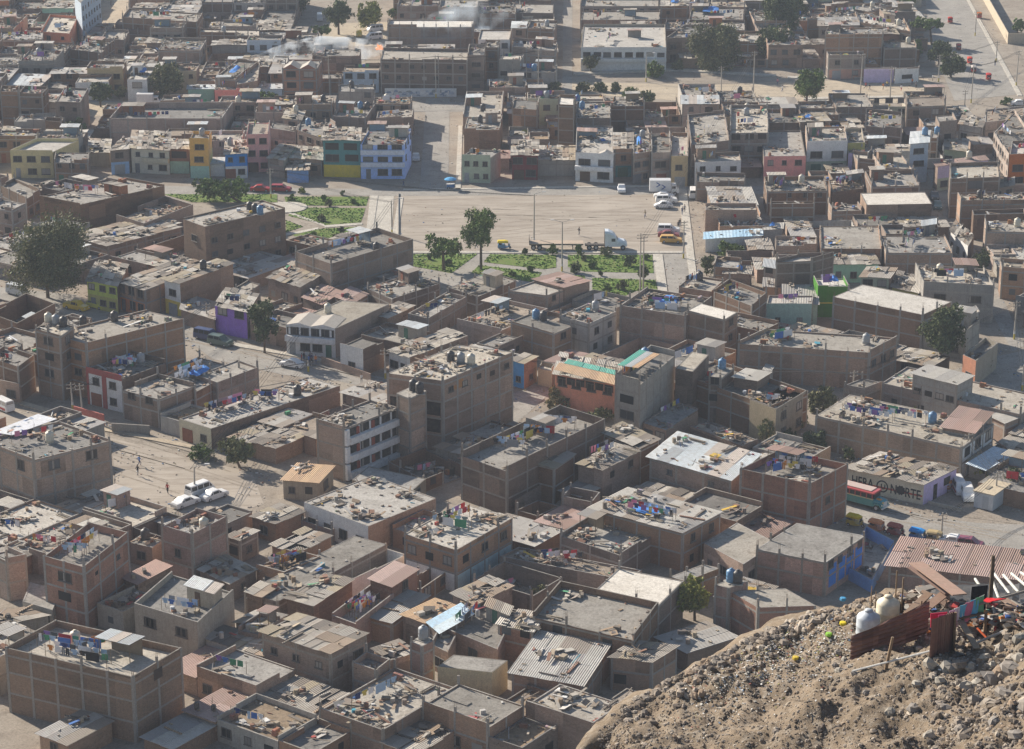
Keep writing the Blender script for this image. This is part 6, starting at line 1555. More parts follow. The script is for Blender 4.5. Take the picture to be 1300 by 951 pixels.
def person(p, rz, pose, shirt, trs, label, group=None):
    me = PM[pose].copy(); me.materials.clear()
    for m in (SKIN, cm(shirt), cm(trs)): me.materials.append(m)
    mi = []
    for f in me.polygons:
        c = f.center; k = 0
        if c.z > 1.49: k = 0
        elif c.z > .98 and not (abs(c.y) > .2 and c.z < 1.12): k = 1
        elif abs(c.y) > .19 and c.z > .7: k = 0
        elif c.z > .1: k = 2
        mi.append(k)
    me.polygons.foreach_set('material_index', mi); me.polygons.foreach_set('use_smooth', [True] * len(mi))
    rt = root('person', p, rz, label, 'person', group)
    link('body', me, rt)
    m = MB(); m.lathe([(.10, 0), (.108, .05), (.09, .1), (.03, .125)], (.045, 0, 1.65), 10); m.build('hair', HAIR, rt, None, True)
    return rt
C_ = dict(blue=(.05, .18, .5), black=(.03, .03, .035), red=(.42, .05, .05), white=(.7, .7, .7), navy=(.03, .04, .12), grey=(.25, .25, .26), orange=(.6, .2, .04), khaki=(.3, .25, .16), jeans=(.08, .12, .22), pink=(.6, .25, .3), yellow=(.6, .48, .1))
PPL = [(177,592,40,'run','blue','navy','person in a bright blue shirt running across the dirt road'),(175,604,60,'walk','black','grey','person in dark clothes walking behind the blue shirted runner'),(213,627,-100,'walk','red','black','person in a red shirt walking toward the parked vans'),(146,616,10,'stand','white','grey','person in white standing at the corner of the big brick house'),
 (1099,113,0,'run','red','black','sports player in red at the centre of the pitch'),(1104,115,180,'walk','black','grey','sports player in black beside the one in red'),(1121,114,30,'walk','orange','khaki','sports player in orange near the middle post'),(1126,111,200,'run','yellow','navy','sports player in yellow by the middle post'),(1158,108,90,'walk','orange','navy','sports player in orange near the white gate'),(1163,112,120,'stand','grey','black','sports player in grey near the white gate'),(993,117,0,'walk','white','jeans','sports player in white at the end of the pitch'),(987,108,90,'stand','pink','jeans','person in pink by the kerb of the pitch'),(1144,116,60,'run','white','red','sports player in white and red'),
 (735,299,30,'walk','black','grey','person in black crossing the plaza'),(819,277,200,'walk','khaki','jeans','person in khaki standing near the rounded white car'),(866,273,80,'walk','navy','jeans','person in navy walking up the plaza walkway'),(869,270,80,'walk','grey','black','person in grey walking up the plaza walkway'),(861,291,100,'stand','black','black','person in black beside the white estate car'),(863,288,-60,'stand','black','jeans','person in a black top talking by the white estate car'),
 (383,461,0,'stand','red','jeans','person in red beside the white gabled house gate'),(386,459,40,'stand','black','jeans','person in black outside the white gabled house'),(392,463,10,'walk','blue','navy','person in blue outside the white gabled house'),(396,461,-30,'stand','navy','black','person in navy in the group by the white gabled house'),(401,463,90,'stand','orange','jeans','person in orange at the end of the small group'),(394,458,150,'stand','grey','navy','person in grey behind the small group'),
 (459,487,-60,'stand','white','grey','person in white on the pavement end of the shaded street'),(541,155,200,'walk','black','jeans','person in black where the plaza street begins'),(141,8,0,'stand','black','black','person in black in the pale sandy yard'),(1263,84,60,'walk','black','jeans','person walking beside the wide far road'),(1184,103,10,'stand','white','khaki','person in white by the far road kerb'),(512,238,0,'walk','navy','jeans','person in navy at the plaza street corner'),(605,316,180,'walk','grey','jeans','person in grey under the tall plaza tree')]
for u, v, a, pose, s, t, lab in PPL: person(G(u, v, 0.04), R_(a), pose, C_[s], C_[t], lab)

# ------------------------------------------------------------------ poles, lamps and wires
def pole(tile, bx, by, tx, ty, lamp=0, label='', wires=True):
    b = T(tile, bx, by); d = PX(b)[2]; s = F_PX / d
    h = (by - ty) / 3.939 / s / CP
    h = min(h, 12.5)
    rt = root('street_lamp' if lamp else 'utility_pole', b, 0, label, 'street lamp' if lamp else 'utility pole')
    m = MB(); lean = (tx - bx) / 3.939 / s * 0.3
    m.tube((0, 0, 0), (0, 0, 1.0), .17, 8, (.5, .4, .06), r2=.165); m.tube((0, 0, 1.0), (0, 0, 1.5), .165, 8, (.6, .6, .58), r2=.16)
    m.tube((0, 0, 1.5), (lean, 0, h), .16, 8, (.42, .39, .34), r2=.09); m.build('pole', M_COL, rt)
    if not lamp:
        for k in (0.35, 0.95):
            m = MB(); m.box((lean, 0, h - k), (1.5, .1, .1), R_(20), (.25, .22, .19))
            for q in (-.6, 0, .6): m.tube((lean + q * .94, q * .34, h - k + .04), (lean + q * .94, q * .34, h - k + .22), .045, 6, (.5, .5, .48))
            m.build('crossarm', M_COL, rt)
    for k in range(lamp):
        sg = 1 if k == 0 else -1
        m = MB(); m.tube((lean, 0, h), (lean + sg * 1.6, 0, h + .5), .04, 5, (.4, .4, .4)); a = m.build('lamp_arm', M_COL, rt)
        m = MB(); m.box((lean + sg * 1.85, 0, h + .5), (.7, .26, .13), col=(.6, .6, .6)); m.build('lamp_head', M_COL, a)
    return (b, h, rt)
PL = [(11,585,455,572,290,0,'concrete pole beside the small far white house'),(11,1150,490,1138,300,0,'concrete pole before the pink garage row'),(11,30,440,15,320,0,'concrete pole at the far edge beside pale roofs'),
 (12,370,500,358,290,0,'yellow footed pole before the twin gabled brick house'),(12,900,490,893,285,0,'yellow footed pole before the long mural block'),(12,210,300,215,220,0,'pole beside the drifting smoke'),
 (13,670,410,670,280,1,'lamp post before the long white house'),(13,132,500,130,250,0,'tall pole beside the plaza side brick houses'),(13,1205,510,1207,200,0,'tall yellow footed pole at the end of the sports ground'),(13,1045,530,1035,340,0,'pole beside the great grey green tree'),
 (14,480,500,490,280,0,'yellow footed pole near the players'),(14,627,540,630,340,0,'dark pole at the near kerb of the sports ground'),(14,1035,515,1045,330,1,'yellow and blue footed lamp post beside the far road'),(14,1260,430,1272,260,0,'pole alone on the waste ground'),(14,1055,180,1057,60,0,'pole by the pale boundary wall'),(14,1160,310,1160,210,0,'pole beside the wide far road verge'),(14,872,410,872,280,0,'pole among the dark roadside trees'),(14,1000,570,1000,455,0,'pole behind the canopied houses'),
 (21,1038,820,1033,690,0,'pole beside the purple house'),(22,75,165,75,20,0,'pole beside the small park'),(23,110,400,112,150,1,'thin lamp post behind the flat trailer'),(23,250,530,250,290,2,'double armed lamp post on the park lawn'),
 (23,640,670,635,345,0,'taller of the twin poles in the park'),(23,655,668,652,360,0,'shorter of the twin poles in the park'),(23,857,465,855,280,0,'pole on the plaza walkway'),(22,680,345,678,180,1,'slim lamp post between the two paved paths'),
 (31,365,400,355,260,0,'pole before the corner tower'),(31,415,440,390,265,0,'pole before the red and white house'),(31,975,830,985,680,1,'curved street lamp beside the parked white minivan'),(32,262,205,258,150,0,'short pole on the shaded street'),(32,647,240,640,90,0,'pole behind the tall concrete grid building'),
 (34,443,340,447,200,0,'pole in the middle of the brick lane'),(34,1010,712,1018,510,0,'pole beside the white window wall'),(34,1155,860,1160,700,0,'pole beside the white metal kiosk'),(44,885,185,885,40,0,'slim pole by the parked mototaxis'),(24,1250,870,1255,680,0,'pole at the foot of the alley'),(34,1290,300,1290,170,0,'pole on the side street')]
PR = [pole(*a) for a in PL]
def wire(i, j, sag=0.8):
    (a, ha, _), (b, hb, _) = PR[i], PR[j]
    for off in (-.6, 0, .6):
        m = MB(); prev = None
        for k in range(9):
            t = k / 8; p = lerp(a, b, t) + Vector((off * .9, off * .3, lerp(ha, hb, t) - .3 - sag * 4 * t * (1 - t)))
            if prev is not None: m.tube(prev, p, .028, 3, (.035, .035, .035))
            prev = p
        o = m.build('overhead_wire', M_COL); tag(o, f"black wire from the {' '.join(PL[i][6].split()[:9])}", 'wire', 'overhead wires ' + str(i))
for i, j in ((0,1),(3,4),(9,8),(10,11),(12,17),(14,15),(26,27),(26,18),(31,35),(32,33),(33,34),(22,24),(35,36),(7,4),(2,0),(1,5),(5,3),(4,7),(11,15),(12,13),(19,25),(25,28),(18,27),(28,29),(30,31),(29,26),(20,19),(23,8)): wire(i, j)
# ------------------------------------------------------------------ free standing walls
def wall_run(name, px, h, mat, label, t=0.2, tile=None, cols=0):
    pts = [V2(T(tile, a, b) if tile else G(a, b)) for a, b in px]
    mb = MB()
    for a, b in zip(pts, pts[1:]):
        d = (b - a); L = d.length; d.normalize(); nn = Vector((-d.y, d.x)) * t
        P = [a, b, b + nn, a + nn]
        if (P[1] - P[0]).cross(P[3] - P[0]) < 0: P = P[::-1]
        mb.prism(P, 0, h)
    rt = tag(mb.build(name, mat), label, 'wall'); return rt
wall_run('boundary_wall', [(1237,-20),(1279,56),(1330,56)], 2.9, WALLS['tan'], 'long tan boundary wall running beside the wide far road')
wall_run('fence_wall', [(94,530),(132,541)], 1.9, WALLS['red'], 'red painted front wall of the red and white house')
wall_run('garden_wall', [(142,549),(190,552)], 1.5, WALLS['G'], 'grey garden wall with short pillars beside the dirt road')
wall_run('garden_wall', [(1178,640),(1220,650)], 0.5, WALLS['g'], 'low sandy kerb wall before the parked white cars')
wall_run('garden_wall', [(505,246),(505,316)], 0.35, M_CONC, 'low concrete edging along the plaza beside the paved path')
wall_run('garden_wall', [(408,462),(470,484)], 1.3, WALLS['B'], 'low brick garden wall before the shaded street houses')
wall_run('yard_wall', [(655,655),(700,628),(742,600)], 2.4, WALLS['K'], 'long pillared brick wall between the dusty terrace and the walled lane')
# banner roof sheet on the big brick house
P = [T(31, a, b, 8.6) for a, b in ((-40,505),(60,522),(285,440),(190,415))]
m = MB(); m.hexa([p + Vector((0, 0, -.04)) for p in P] + P, (0.62, 0.64, 0.68)); r = random.Random(4)
d0, d1 = (P[3] - P[0]), (P[1] - P[0])
for k in range(26):
    q = P[0] + d0 * r.uniform(.03, .9) + d1 * r.uniform(.05, .85); a = d0.normalized() * r.uniform(.2, 1.3); b = d1.normalized() * r.uniform(.1, .5)
    z = Vector((0, 0, .012)); m.face([q + z, q + b + z, q + a + b + z, q + a + z], r.choice([(.75, .75, .75), (.6, .35, .25), (.2, .28, .42), (.75, .75, .75), (.3, .35, .4)]))
o = m.build('banner_sheet', M_COL); tag(o, 'faded printed banner laid as roofing on the big brick house by the dirt road', 'banner')
# mural on the front wall of the long block
a, b = T(12, 645, 482), T(12, 1003, 482); m = MB(); d = b - a; L = d.length; d.normalize(); nn = Vector((d.y, -d.x, 0)) * .5
m.hexa([a + nn * 1.2, b + nn * 1.2, b + nn * .8, a + nn * .8] + [p + Vector((0, 0, 2.1)) for p in (a + nn * 1.2, b + nn * 1.2, b + nn * .8, a + nn * .8)], (.6, .64, .66))
r = random.Random(3)
for k in range(60):
    x = r.uniform(.3, L - 1.8); z = r.uniform(.15, 1.2); w_, h_ = r.uniform(.3, 1.6), r.uniform(.2, .8); q = a + d * x + nn * (1.22 + .0012 * k)
    m.face([q + Vector((0, 0, z)), q + d * w_ + Vector((0, 0, z)), q + d * w_ * .8 + Vector((0, 0, z + h_)), q + d * w_ * .15 + Vector((0, 0, z + h_ * .9))], r.choice([(.25, .33, .45), (.45, .52, .6), (.7, .72, .72), (.3, .34, .36), (.55, .62, .68)]))
o = m.build('mural_wall', M_COL); tag(o, 'pale blue and white painted mural wall in front of the long brick block', 'wall')
# lettering on the cream shop house
shop = [h for h in HOUSES if h['info'] and h['info'][1] == 'the lettered shop house'][0]
Pshop = [p for p in FOOT if (sum(p[0], Vector((0, 0))) / 4 - shop['c']).length < .01][0][0]
L0, N0 = Pshop[0], Pshop[1]; dd = N0 - L0; LW = dd.length; dd.normalize(); rz = math.atan2(dd.y, dd.x)
def text_mesh(s, size):
    cu = bpy.data.curves.new('t', 'FONT'); cu.body = s; cu.size = size; cu.extrude = 0.01; cu.offset = 0.028; cu.resolution_u = 3
    o = bpy.data.objects.new('t', cu); COL.objects.link(o); dg = bpy.context.evaluated_depsgraph_get()
    me = bpy.data.meshes.new_from_object(o.evaluated_get(dg)); bpy.data.objects.remove(o); return me
M_LETTER = simple('black_lettering', (0.03, 0.03, 0.035)); M_REDS = simple('red_stripe', (0.42, 0.08, 0.06))
def on_wall(name, me, x, z, off, mats):
    me.materials.clear(); me.materials.append(mats)
    o = link(name, me, shop['o']); p = L0 + dd * x + Vector((dd.y, -dd.x)) * off - shop['c']
    o.location = (p.x, p.y, z); o.rotation_euler = (PI / 2, 0, rz); return o
m = MB(); m.box((LW * .5, 1.3, 0), (LW * .97, .26, .012)); on_wall('painted_stripe', m.mesh('painted_stripe', [M_REDS]), 0, 0, .012, M_REDS)
tm_ = text_mesh('HERA', 1.75); wh = max(v.co.x for v in tm_.vertices)
sc_ = 1.0
x0 = LW * .04
hera = on_wall('painted_lettering', tm_, x0, .85, .024, M_LETTER)
hera.scale = (LW * .30 / wh, 1.15, 1)
tn = text_mesh('N', 1.75); o = on_wall('painted_lettering', tn, LW * .56, .75, .024, M_LETTER); wn_ = max(v.co.x for v in tn.vertices); o.scale = (LW * .085 / wn_, 1.15, 1)
tn = text_mesh('RTE', 1.75); o = on_wall('painted_lettering', tn, LW * .755, .7, .024, M_LETTER); wn_ = max(v.co.x for v in tn.vertices); o.scale = (LW * .21 / wn_, 1.15, 1)
tn = text_mesh('U', 1.1); o = on_wall('painted_lettering', tn, LW * .433, 1.1, .03, M_LETTER)
m = MB(); n = 28; cx_, cz_, ro, ri = LW * .455, 1.5, .92, .72
for i in range(n):
    a0, a1 = 2 * PI * i / n, 2 * PI * (i + 1) / n
    m.face([(cx_ + ri * math.cos(a0), cz_ + ri * math.sin(a0), 0), (cx_ + ro * math.cos(a0), cz_ + ro * math.sin(a0), 0), (cx_ + ro * math.cos(a1), cz_ + ro * math.sin(a1), 0), (cx_ + ri * math.cos(a1), cz_ + ri * math.sin(a1), 0)])
on_wall('painted_ring', m.mesh('painted_ring', [M_LETTER]), 0, 0, .026, M_LETTER)
m = MB(); cx_, cz_ = LW * .70, 1.5; st = []
for i in range(20):
    rr = .62 if i % 2 else .78; st.append((cx_ + rr * math.cos(2 * PI * i / 20), cz_ + rr * math.sin(2 * PI * i / 20), 0))
m.face(st); on_wall('painted_emblem', m.mesh('painted_emblem', [M_LETTER]), 0, 0, .026, M_LETTER)
# pitched awning of blue white sheets beside the window wall
def plate(name, P, pal, label, cat, w=1.4, slope_z=None, mat=M_CORR, posts=True, seed=1):
    """roof plate with its own corner heights"""
    r = random.Random(seed); rt = root(name, (0, 0, 0), 0, label, cat); m = MB()
    n = max(2, round((P[1] - P[0]).length / w))
    for i in range(n):
        c = r.choice(pal); k = r.uniform(.9, 1.08); c = tuple(x * k for x in c)
        a, b, cc, d = lerp(P[0], P[1], i / n - .01), lerp(P[0], P[1], (i + 1) / n), lerp(P[3], P[2], (i + 1) / n), lerp(P[3], P[2], i / n - .01)
        u = Vector((0, 0, .04)); q = [p + Vector((0, 0, .01 * (i % 2))) for p in (a, b, cc, d)]
        m.hexa(q + [p + u for p in q], c)
        W = (b - a).length; D = (d - a).length; m.uv[-5] = [(0, 0), (W, 0), (W, D), (0, D)]
    m.build('roof_sheet', mat, rt)
    if posts:
        m = MB()
        for p in P: m.tube((p.x, p.y, 0), p, .06, 5, (.2, .16, .12))
        m.build('post', M_COL, rt)
    return rt
plate('awning', [T(34,1008,665,3.4), T(34,1108,702,2.9), T(34,1264,612,2.9), T(34,1150,578,3.5)], [(.55, .64, .72), (.6, .68, .74)], 'sloping pale blue metal awning beside the white window wall', 'awning', 3, posts=True)
# canopies of the salmon gallery and the tall block
plate('roof_canopy', [T(33,213,195,7.0), T(33,515,272,7.0), T(33,530,225,7.3), T(33,240,160,7.3)], CORR['O'], 'brown sheet canopy over the salmon gallery', 'canopy', 1.6, posts=False)
plate('roof_canopy', [T(33,262,163,7.35), T(33,520,222,7.35), T(33,525,200,7.5), T(33,285,143,7.5)], [(.08, .36, .29), (.10, .40, .33)], 'green teal sheet strip above the salmon gallery', 'canopy', 1.6, posts=False)
for k, (x0, x1, c, lb) in enumerate(((0, .34, (.08, .36, .29), 'teal'), (.34, .68, (.4, .43, .45), 'grey'), (.68, 1, (.52, .34, .2), 'brown'))):
    A = [T(33,528,172,12.6), T(33,632,188,12.6), T(33,742,118,12.6), T(33,640,95,12.6)]
    plate('roof_canopy', [lerp(A[0], A[3], x0) if False else lerp(A[0], A[1], 0) + (A[3] - A[0]) * x0, A[1] + (A[2] - A[1]) * x0, A[1] + (A[2] - A[1]) * (x1 - .01), A[0] + (A[3] - A[0]) * (x1 - .01)] if False else
          [A[0] + (A[1] - A[0]) * x0, A[0] + (A[1] - A[0]) * (x1 - .01), A[3] + (A[2] - A[3]) * (x1 - .01), A[3] + (A[2] - A[3]) * x0], [c], f'{lb} sheet of the canopy on the tall grey block', 'canopy', 2.5, posts=False)

# ------------------------------------------------------------------ the stony spur of the hill
CREST = [(700,985),(780,905),(845,866),(900,838),(950,812),(985,796),(1037,777),(1071,771),(1132,752),(1158,756),(1178,780),(1240,792),(1300,776),(1420,755)]
def crest(u):
    for (a, va), (b, vb) in zip(CREST, CREST[1:]):
        if u <= b: return va + (vb - va) * max(0, (u - a)) / (b - a)
    return CREST[-1][1]
def hdepth(u, v):
    return 116 + (1100 - u) * 0.035 - (v - 800) * 0.115
from mathutils import noise as mn
def fbm(p, o=4): return mn.fractal(p, 1.0, 2.0, o)
hm = MB(); NU, NV = 170, 95; grid = []
for i in range(NU + 1):
    u = 700 + 720 * i / NU; row = []; vc = crest(u)
    for j in range(-14, NV + 1):
        if j >= 0:
            v = vc + (1120 - vc) * j / NV
            p = GD(u, v, hdepth(u, v))
            dz = fbm(p * 0.25) * 1.0 - abs(mn.noise(Vector((p.x * .35 + p.y * .12, 3, 0)))) * .9 + fbm(p * 0.9 + Vector((9, 0, 0))) * .3 + abs(fbm(p * 2.6)) * .16
            k = min(1, j / 6); p = p + Vector((0, 0, dz * (k * .8 + .2) - .1))
        else:
            t = -j; p0 = GD(u, vc, hdepth(u, vc))
            p = p0 + Vector((0, t * 2.0, -.25 * t - .5 * t * t)); p.z += fbm(p * .2) * 1.0
            p.z = max(p.z, -1)
        row.append(p)
    grid.append(row)
nv = len(grid[0]); vs = [p for r_ in grid for p in r_]
base = len(vs); fs = []
for i in range(NU):
    for j in range(nv - 1): fs.append((i * nv + j, i * nv + j + 1, (i + 1) * nv + j + 1, (i + 1) * nv + j))
# far foot and side skirt
for i in (0, NU):
    col_ = grid[i]
    for j in range(nv - 1):
        a, b = col_[j], col_[j + 1]; sx = -1 if i == 0 else 1
        k = len(vs); vs += [Vector((a.x + sx * a.z * .9, a.y, -1)), Vector((b.x + sx * b.z * .9, b.y, -1))]
        f = (i * nv + j, i * nv + j + 1, k + 1, k); fs.append(f if i else f[::-1])
for i in range(NU):
    a, b = grid[i][0], grid[i + 1][0]
    if max(a.z, b.z) > 0:
        k = len(vs); vs += [Vector((a.x, a.y + max(0, a.z) * .8, -1)), Vector((b.x, b.y + max(0, b.z) * .8, -1))]; fs.append((i * nv, (i + 1) * nv, k + 1, k))
hm.idx(vs, fs)
def hill_mat():
    m, nt, b = newmat('stony_slope')
    geo = N(nt, 'ShaderNodeNewGeometry').outputs['Position']
    col = mixc(nt, ramp(nt, noise(nt, geo, .35, 6, .65), .4, .6), (.245, .195, .145), (.175, .138, .10))
    col = mixc(nt, ramp(nt, noise(nt, geo, 1.5, 6, .75), .5, .64, 0, .8), col, (.31, .275, .23))
    col = mixc(nt, ramp(nt, noise(nt, geo, 5, 6, .8), .5, .7, 0, .8), col, (.10, .08, .06))
    nt.links.new(col, b.inputs['Base Color']); b.inputs['Roughness'].default_value = .95; b.inputs['Specular IOR Level'].default_value = .1
    bp = N(nt, 'ShaderNodeBump'); bp.inputs['Strength'].default_value = .9; bp.inputs['Distance'].default_value = .12
    nt.links.new(noise(nt, geo, 3.5, 8, .8), bp.inputs['Height']); nt.links.new(bp.outputs[0], b.inputs['Normal'])
    return m
M_HILL = hill_mat()
o = hm.build('hill', M_HILL, None, None, True); o['kind'] = 'structure'
from mathutils.bvhtree import BVHTree
bvh = BVHTree.FromPolygons([tuple(p) for p in vs], fs)
def hpt(u, v):
    """point of the slope seen at u, v"""
    o_ = Vector((0, 0, CAM_H)); dr = (GD(u, v, 100) - o_).normalized(); h = bvh.ray_cast(o_, dr)
    return h[0] if h[0] is not None else GD(u, v, hdepth(u, v))
def hz(x, y):
    h = bvh.ray_cast(Vector((x, y, 200)), Vector((0, 0, -1))); return h[0].z if h[0] is not None else 80
def rock(mb, c, r, rnd, col, flat=.7):
    n1, n2 = 7, 4; vs = []; s = [rnd.uniform(.75, 1.25) for _ in range(3)]; off = Vector([rnd.uniform(0, 99) for _ in range(3)])
    R3 = Matrix.Rotation(rnd.uniform(0, 6), 3, 'Z') @ Matrix.Rotation(rnd.uniform(-.5, .5), 3, 'X')
    for j in range(n2 + 1):
        th = PI * j / n2
        for i in range(n1):
            ph = 2 * PI * i / n1 + j * .3; d = Vector((math.sin(th) * math.cos(ph), math.sin(th) * math.sin(ph), math.cos(th)))
            d = d * (r * (1 + .38 * mn.noise(d * 1.6 + off) + .12 * rnd.uniform(-1, 1))); vs.append(c + R3 @ Vector((d.x * s[0], d.y * s[1], d.z * s[2] * flat)))
    fs = [(j * n1 + i, (j + 1) * n1 + i, (j + 1) * n1 + (i + 1) % n1, j * n1 + (i + 1) % n1) for j in range(n2) for i in range(n1)]
    mb.idx(vs, fs, col)
M_ROCK = col_mat('rock', .95, spec=.1, dirt=.45)
rr = random.Random(5); rb = MB(); lit = MB()
ROCKC = [(.30, .26, .22), (.36, .31, .26), (.22, .195, .17), (.42, .37, .31), (.14, .12, .105), (.30, .23, .17), (.18, .15, .12)]
for k in range(8500):
    u = rr.uniform(760, 1340); vc = crest(u); v = vc + (985 - vc) * rr.random() ** .8
    p = hpt(u, v + 1); r_ = min(.3, .02 + rr.expovariate(1 / .026)) * (1.7 if u > 1180 and v > 800 else 1)
    rock(rb, p, r_, rr, rr.choice(ROCKC))
for k in range(520):
    u = rr.uniform(790, 1320); p = hpt(u, crest(u) + rr.expovariate(1 / 9) + .5); rock(rb, p, rr.uniform(.06, .3), rr, rr.choice(ROCKC))
o = rb.build('rubble', M_ROCK); tag(o, 'loose stones and rubble scattered on the slope', 'rubble', kind='stuff')
LC = [(.7, .7, .68), (.65, .64, .6), (.55, .54, .5), (.66, .66, .66), (.6, .58, .52), (.5, .48, .42), (.62, .6, .56), (.4, .36, .28), (.3, .26, .2), (.4, .36, .3), (.5, .46, .4), (.3, .3, .3), (.7, .7, .68), (.5, .48, .45), (.4, .38, .15), (.12, .2, .32), (.3, .12, .1), (.05, .05, .05), (.3, .26, .2)]
for k in range(1900):
    u = rr.choice([900, 950, 985, 1020, 1050]) + rr.gauss(0, 22) if rr.random() < .8 else rr.uniform(850, 1290); vc = crest(u)
    if u < 800 or u > 1300: continue
    v = vc + 3 + abs(rr.gauss(30, 30)); p = hpt(u, v) + Vector((0, 0, .04))
    M = Matrix.Rotation(rr.uniform(0, 6), 3, 'Z') @ Matrix.Rotation(rr.gauss(0, .5), 3, 'X')
    lit.box(p, (rr.uniform(.03, .13), rr.uniform(.02, .09), rr.uniform(.01, .04)), col=rr.choice(LC), M=M)
o = lit.build('litter', M_COL); tag(o, 'white paper and plastic litter strewn over the slope', 'litter', kind='stuff')
BO = [(1180,845,.9),(1205,850,1.1),(1232,848,.8),(1258,862,1.0),(1285,850,1.2),(1296,838,.9),(1250,835,.7),(1218,832,.6),(1270,826,.8),(1294,812,.9),(1298,785,1.0),(1283,795,.6),(1194,866,.8),(1226,872,.9),(1164,868,.6),(1276,880,1.1),(1240,890,.9),(1300,900,1.2),(1200,900,.8),(1160,900,.7),(1262,918,.9),(1220,925,.7),(1130,905,.5),(1100,880,.5),(1290,935,1),(1180,935,.8),(1140,860,.45),(1085,856,.5),(1066,852,.6),(1072,838,.45),(1064,828,.5),(1070,818,.4),(1060,845,.4),(1080,846,.4),(1240,868,.7),(1260,845,.6)]
for i, (u, v, r_) in enumerate(BO):
    m = MB(); rock(m, Vector((0, 0, 0)), r_ * .42, rr, rr.choice([(.34, .32, .28), (.40, .37, .32), (.26, .24, .22)]), .75)
    p = hpt(u, v); o = m.build('boulder', M_ROCK, None, p); sz = 'big' if r_ > .85 else 'middling' if r_ > .55 else 'small'
    tag(o, f'{sz} grey tan boulder lying on the stony slope in the lower corner', 'boulder', f'{sz} boulders on the slope')

# ------------------------------------------------------------------ the shack on the spur
BR = [(.20, .11, .09), (.25, .14, .11), (.16, .09, .075)]
def corr_panel(name, A, B, h1, h2, label, pal, amp=.05, pitch=.22, horiz=False, seed=2, cat='fence', lean=0):
    """really corrugated sheet standing from ground line A-B, heights h1, h2; the corrugations upright or lying"""
    r = random.Random(seed); m = MB(); d = B - A; L = Vector((d.x, d.y)).length; n = int(L / pitch * 4); nn = Vector((d.y, -d.x, 0)).normalized(); nz = 10 if not horiz else int(max(h1, h2) / pitch * 4)
    if horiz: n = 14
    vs = []; 
    for i in range(n + 1):
        t = i / n; base = lerp(A, B, t); h = lerp(h1, h2, t) + (0 if horiz else .04 * math.sin(i * 1.7))
        for j in range(nz + 1):
            z = h * j / nz; w_ = amp * math.sin(2 * PI * (z if horiz else t * L) / pitch); vs.append(base + nn * (w_ + .1 * math.sin(t * 3 + 1) + lean * z) + Vector((0, 0, z)))
    for i in range(n):
        c = pal[(i // 16 if not horiz else i // 5) % len(pal)]; k = r.uniform(.85, 1.1)
        for j in range(nz):
            if horiz: c = pal[(j // 10 + i // 5) % len(pal)]
            a = i * (nz + 1) + j; f = [vs[a], vs[a + nz + 1], vs[a + nz + 2], vs[a + 1]]; m.face(f, tuple(x * k for x in c)); m.face([p - nn * .015 for p in f[::-1]], tuple(x * k for x in c))
    return tag(m.build(name, M_COL), label, cat)
def hp(u, v, dz=0): return hpt(u, v) + Vector((0, 0, dz))
corr_panel('corrugated_fence', hp(1079, 836, -.1), hp(1178, 806, -.1), 1.25, 1.75, 'rusty brown fence of lying corrugated sheets beside the pale tanks', BR, horiz=True)
corr_panel('corrugated_fence', hp(1178, 834, -.1), hp(1210, 826, -.1), 1.95, 2.0, 'upright dark brown corrugated panel hung with red cloth', BR, seed=5)
corr_panel('corrugated_fence', hp(1105, 806, 0), hp(1148, 786, 0), .9, 1.0, 'curved dark sheet fence behind the pale tanks', [(.1, .07, .06)], horiz=True, seed=7)
for (u, v, c, lab) in ((1101, 814, (.50, .55, .60), 'grey white water tank standing on the stony slope'), (1126, 796, (.66, .60, .46), 'cream water tank behind the grey white one on the slope')):
    nm = 'slope_' + lab[:4]; TCOL[nm] = c; t = make_tank(nm, .56, 1.15); t.location = hp(u, v, -.05); tag(t, lab, 'water tank')
def post(u, v, h, label, r_=.06, lean=(0, 0), col=(.24, .17, .11)):
    p = hp(u, v, -.1); m = MB(); m.tube((0, 0, 0), (lean[0], lean[1], h), r_, 6, col, r2=r_ * .8); return tag(m.build('wooden_post', M_COL, None, p), label, 'post')
post(1124, 850, 1.7, 'crooked wooden post before the rusty lying fence', .08, (.25, 0)); post(1143, 790, 2.4, 'thin wooden post behind the rusty fence', .05, (.03, 0)); post(1210, 826, 2.0, 'weathered grey post at the end of the upright panel', .08)
post(1256, 778, 3.0, 'thick dark post carrying the black sheeted roof frame', .11, col=(.1, .075, .055)); post(1162, 808, 1.9, 'leaning plank post beside the blue bottle crate', .06, (.2, 0)); post(1105, 778, 1.5, 'thin stake by the pale tanks', .03); post(1111, 775, 1.1, 'short stake by the pale tanks', .03)
post(1250, 805, 1.2, 'short timber stump under the coloured towels', .09); post(1136, 775, 2.2, 'rusty pole rising beside the yellowish outcrop', .04)
def beam(name, a, b, r_, col, label, cat, ty='tube', w=.3):
    m = MB()
    if ty == 'tube': m.tube(a, b, r_, 6, col)
    else:
        d = b - a; M = d.to_track_quat('X', 'Z').to_matrix(); m.box((a + b) / 2, (d.length, w, .06), col=col, M=M)
    return tag(m.build(name, M_COL), label, cat)
beam('roofing_sheet', hp(1160, 762, 2.0), hp(1216, 790, 1.4), .1, (.30, .20, .16), 'long brown ridged roofing sheet lying across the yard', 'sheet', 'box', .7)
beam('roofing_sheet', hp(1157, 760, 1.7), hp(1205, 784, 1.25), .1, (.2, .13, .11), 'darker brown sheet under the long ridged one', 'sheet', 'box', .6)
beam('pipe', hp(1082, 856, .15), hp(1180, 832, .2), .05, (.6, .6, .58), 'pale pipe along the foot of the rusty fence', 'pipe')
beam('pipe', hp(1232, 822, .1), hp(1340, 788, .6), .06, (.5, .5, .48), 'pale grey pipe slanting over the boulders', 'pipe')
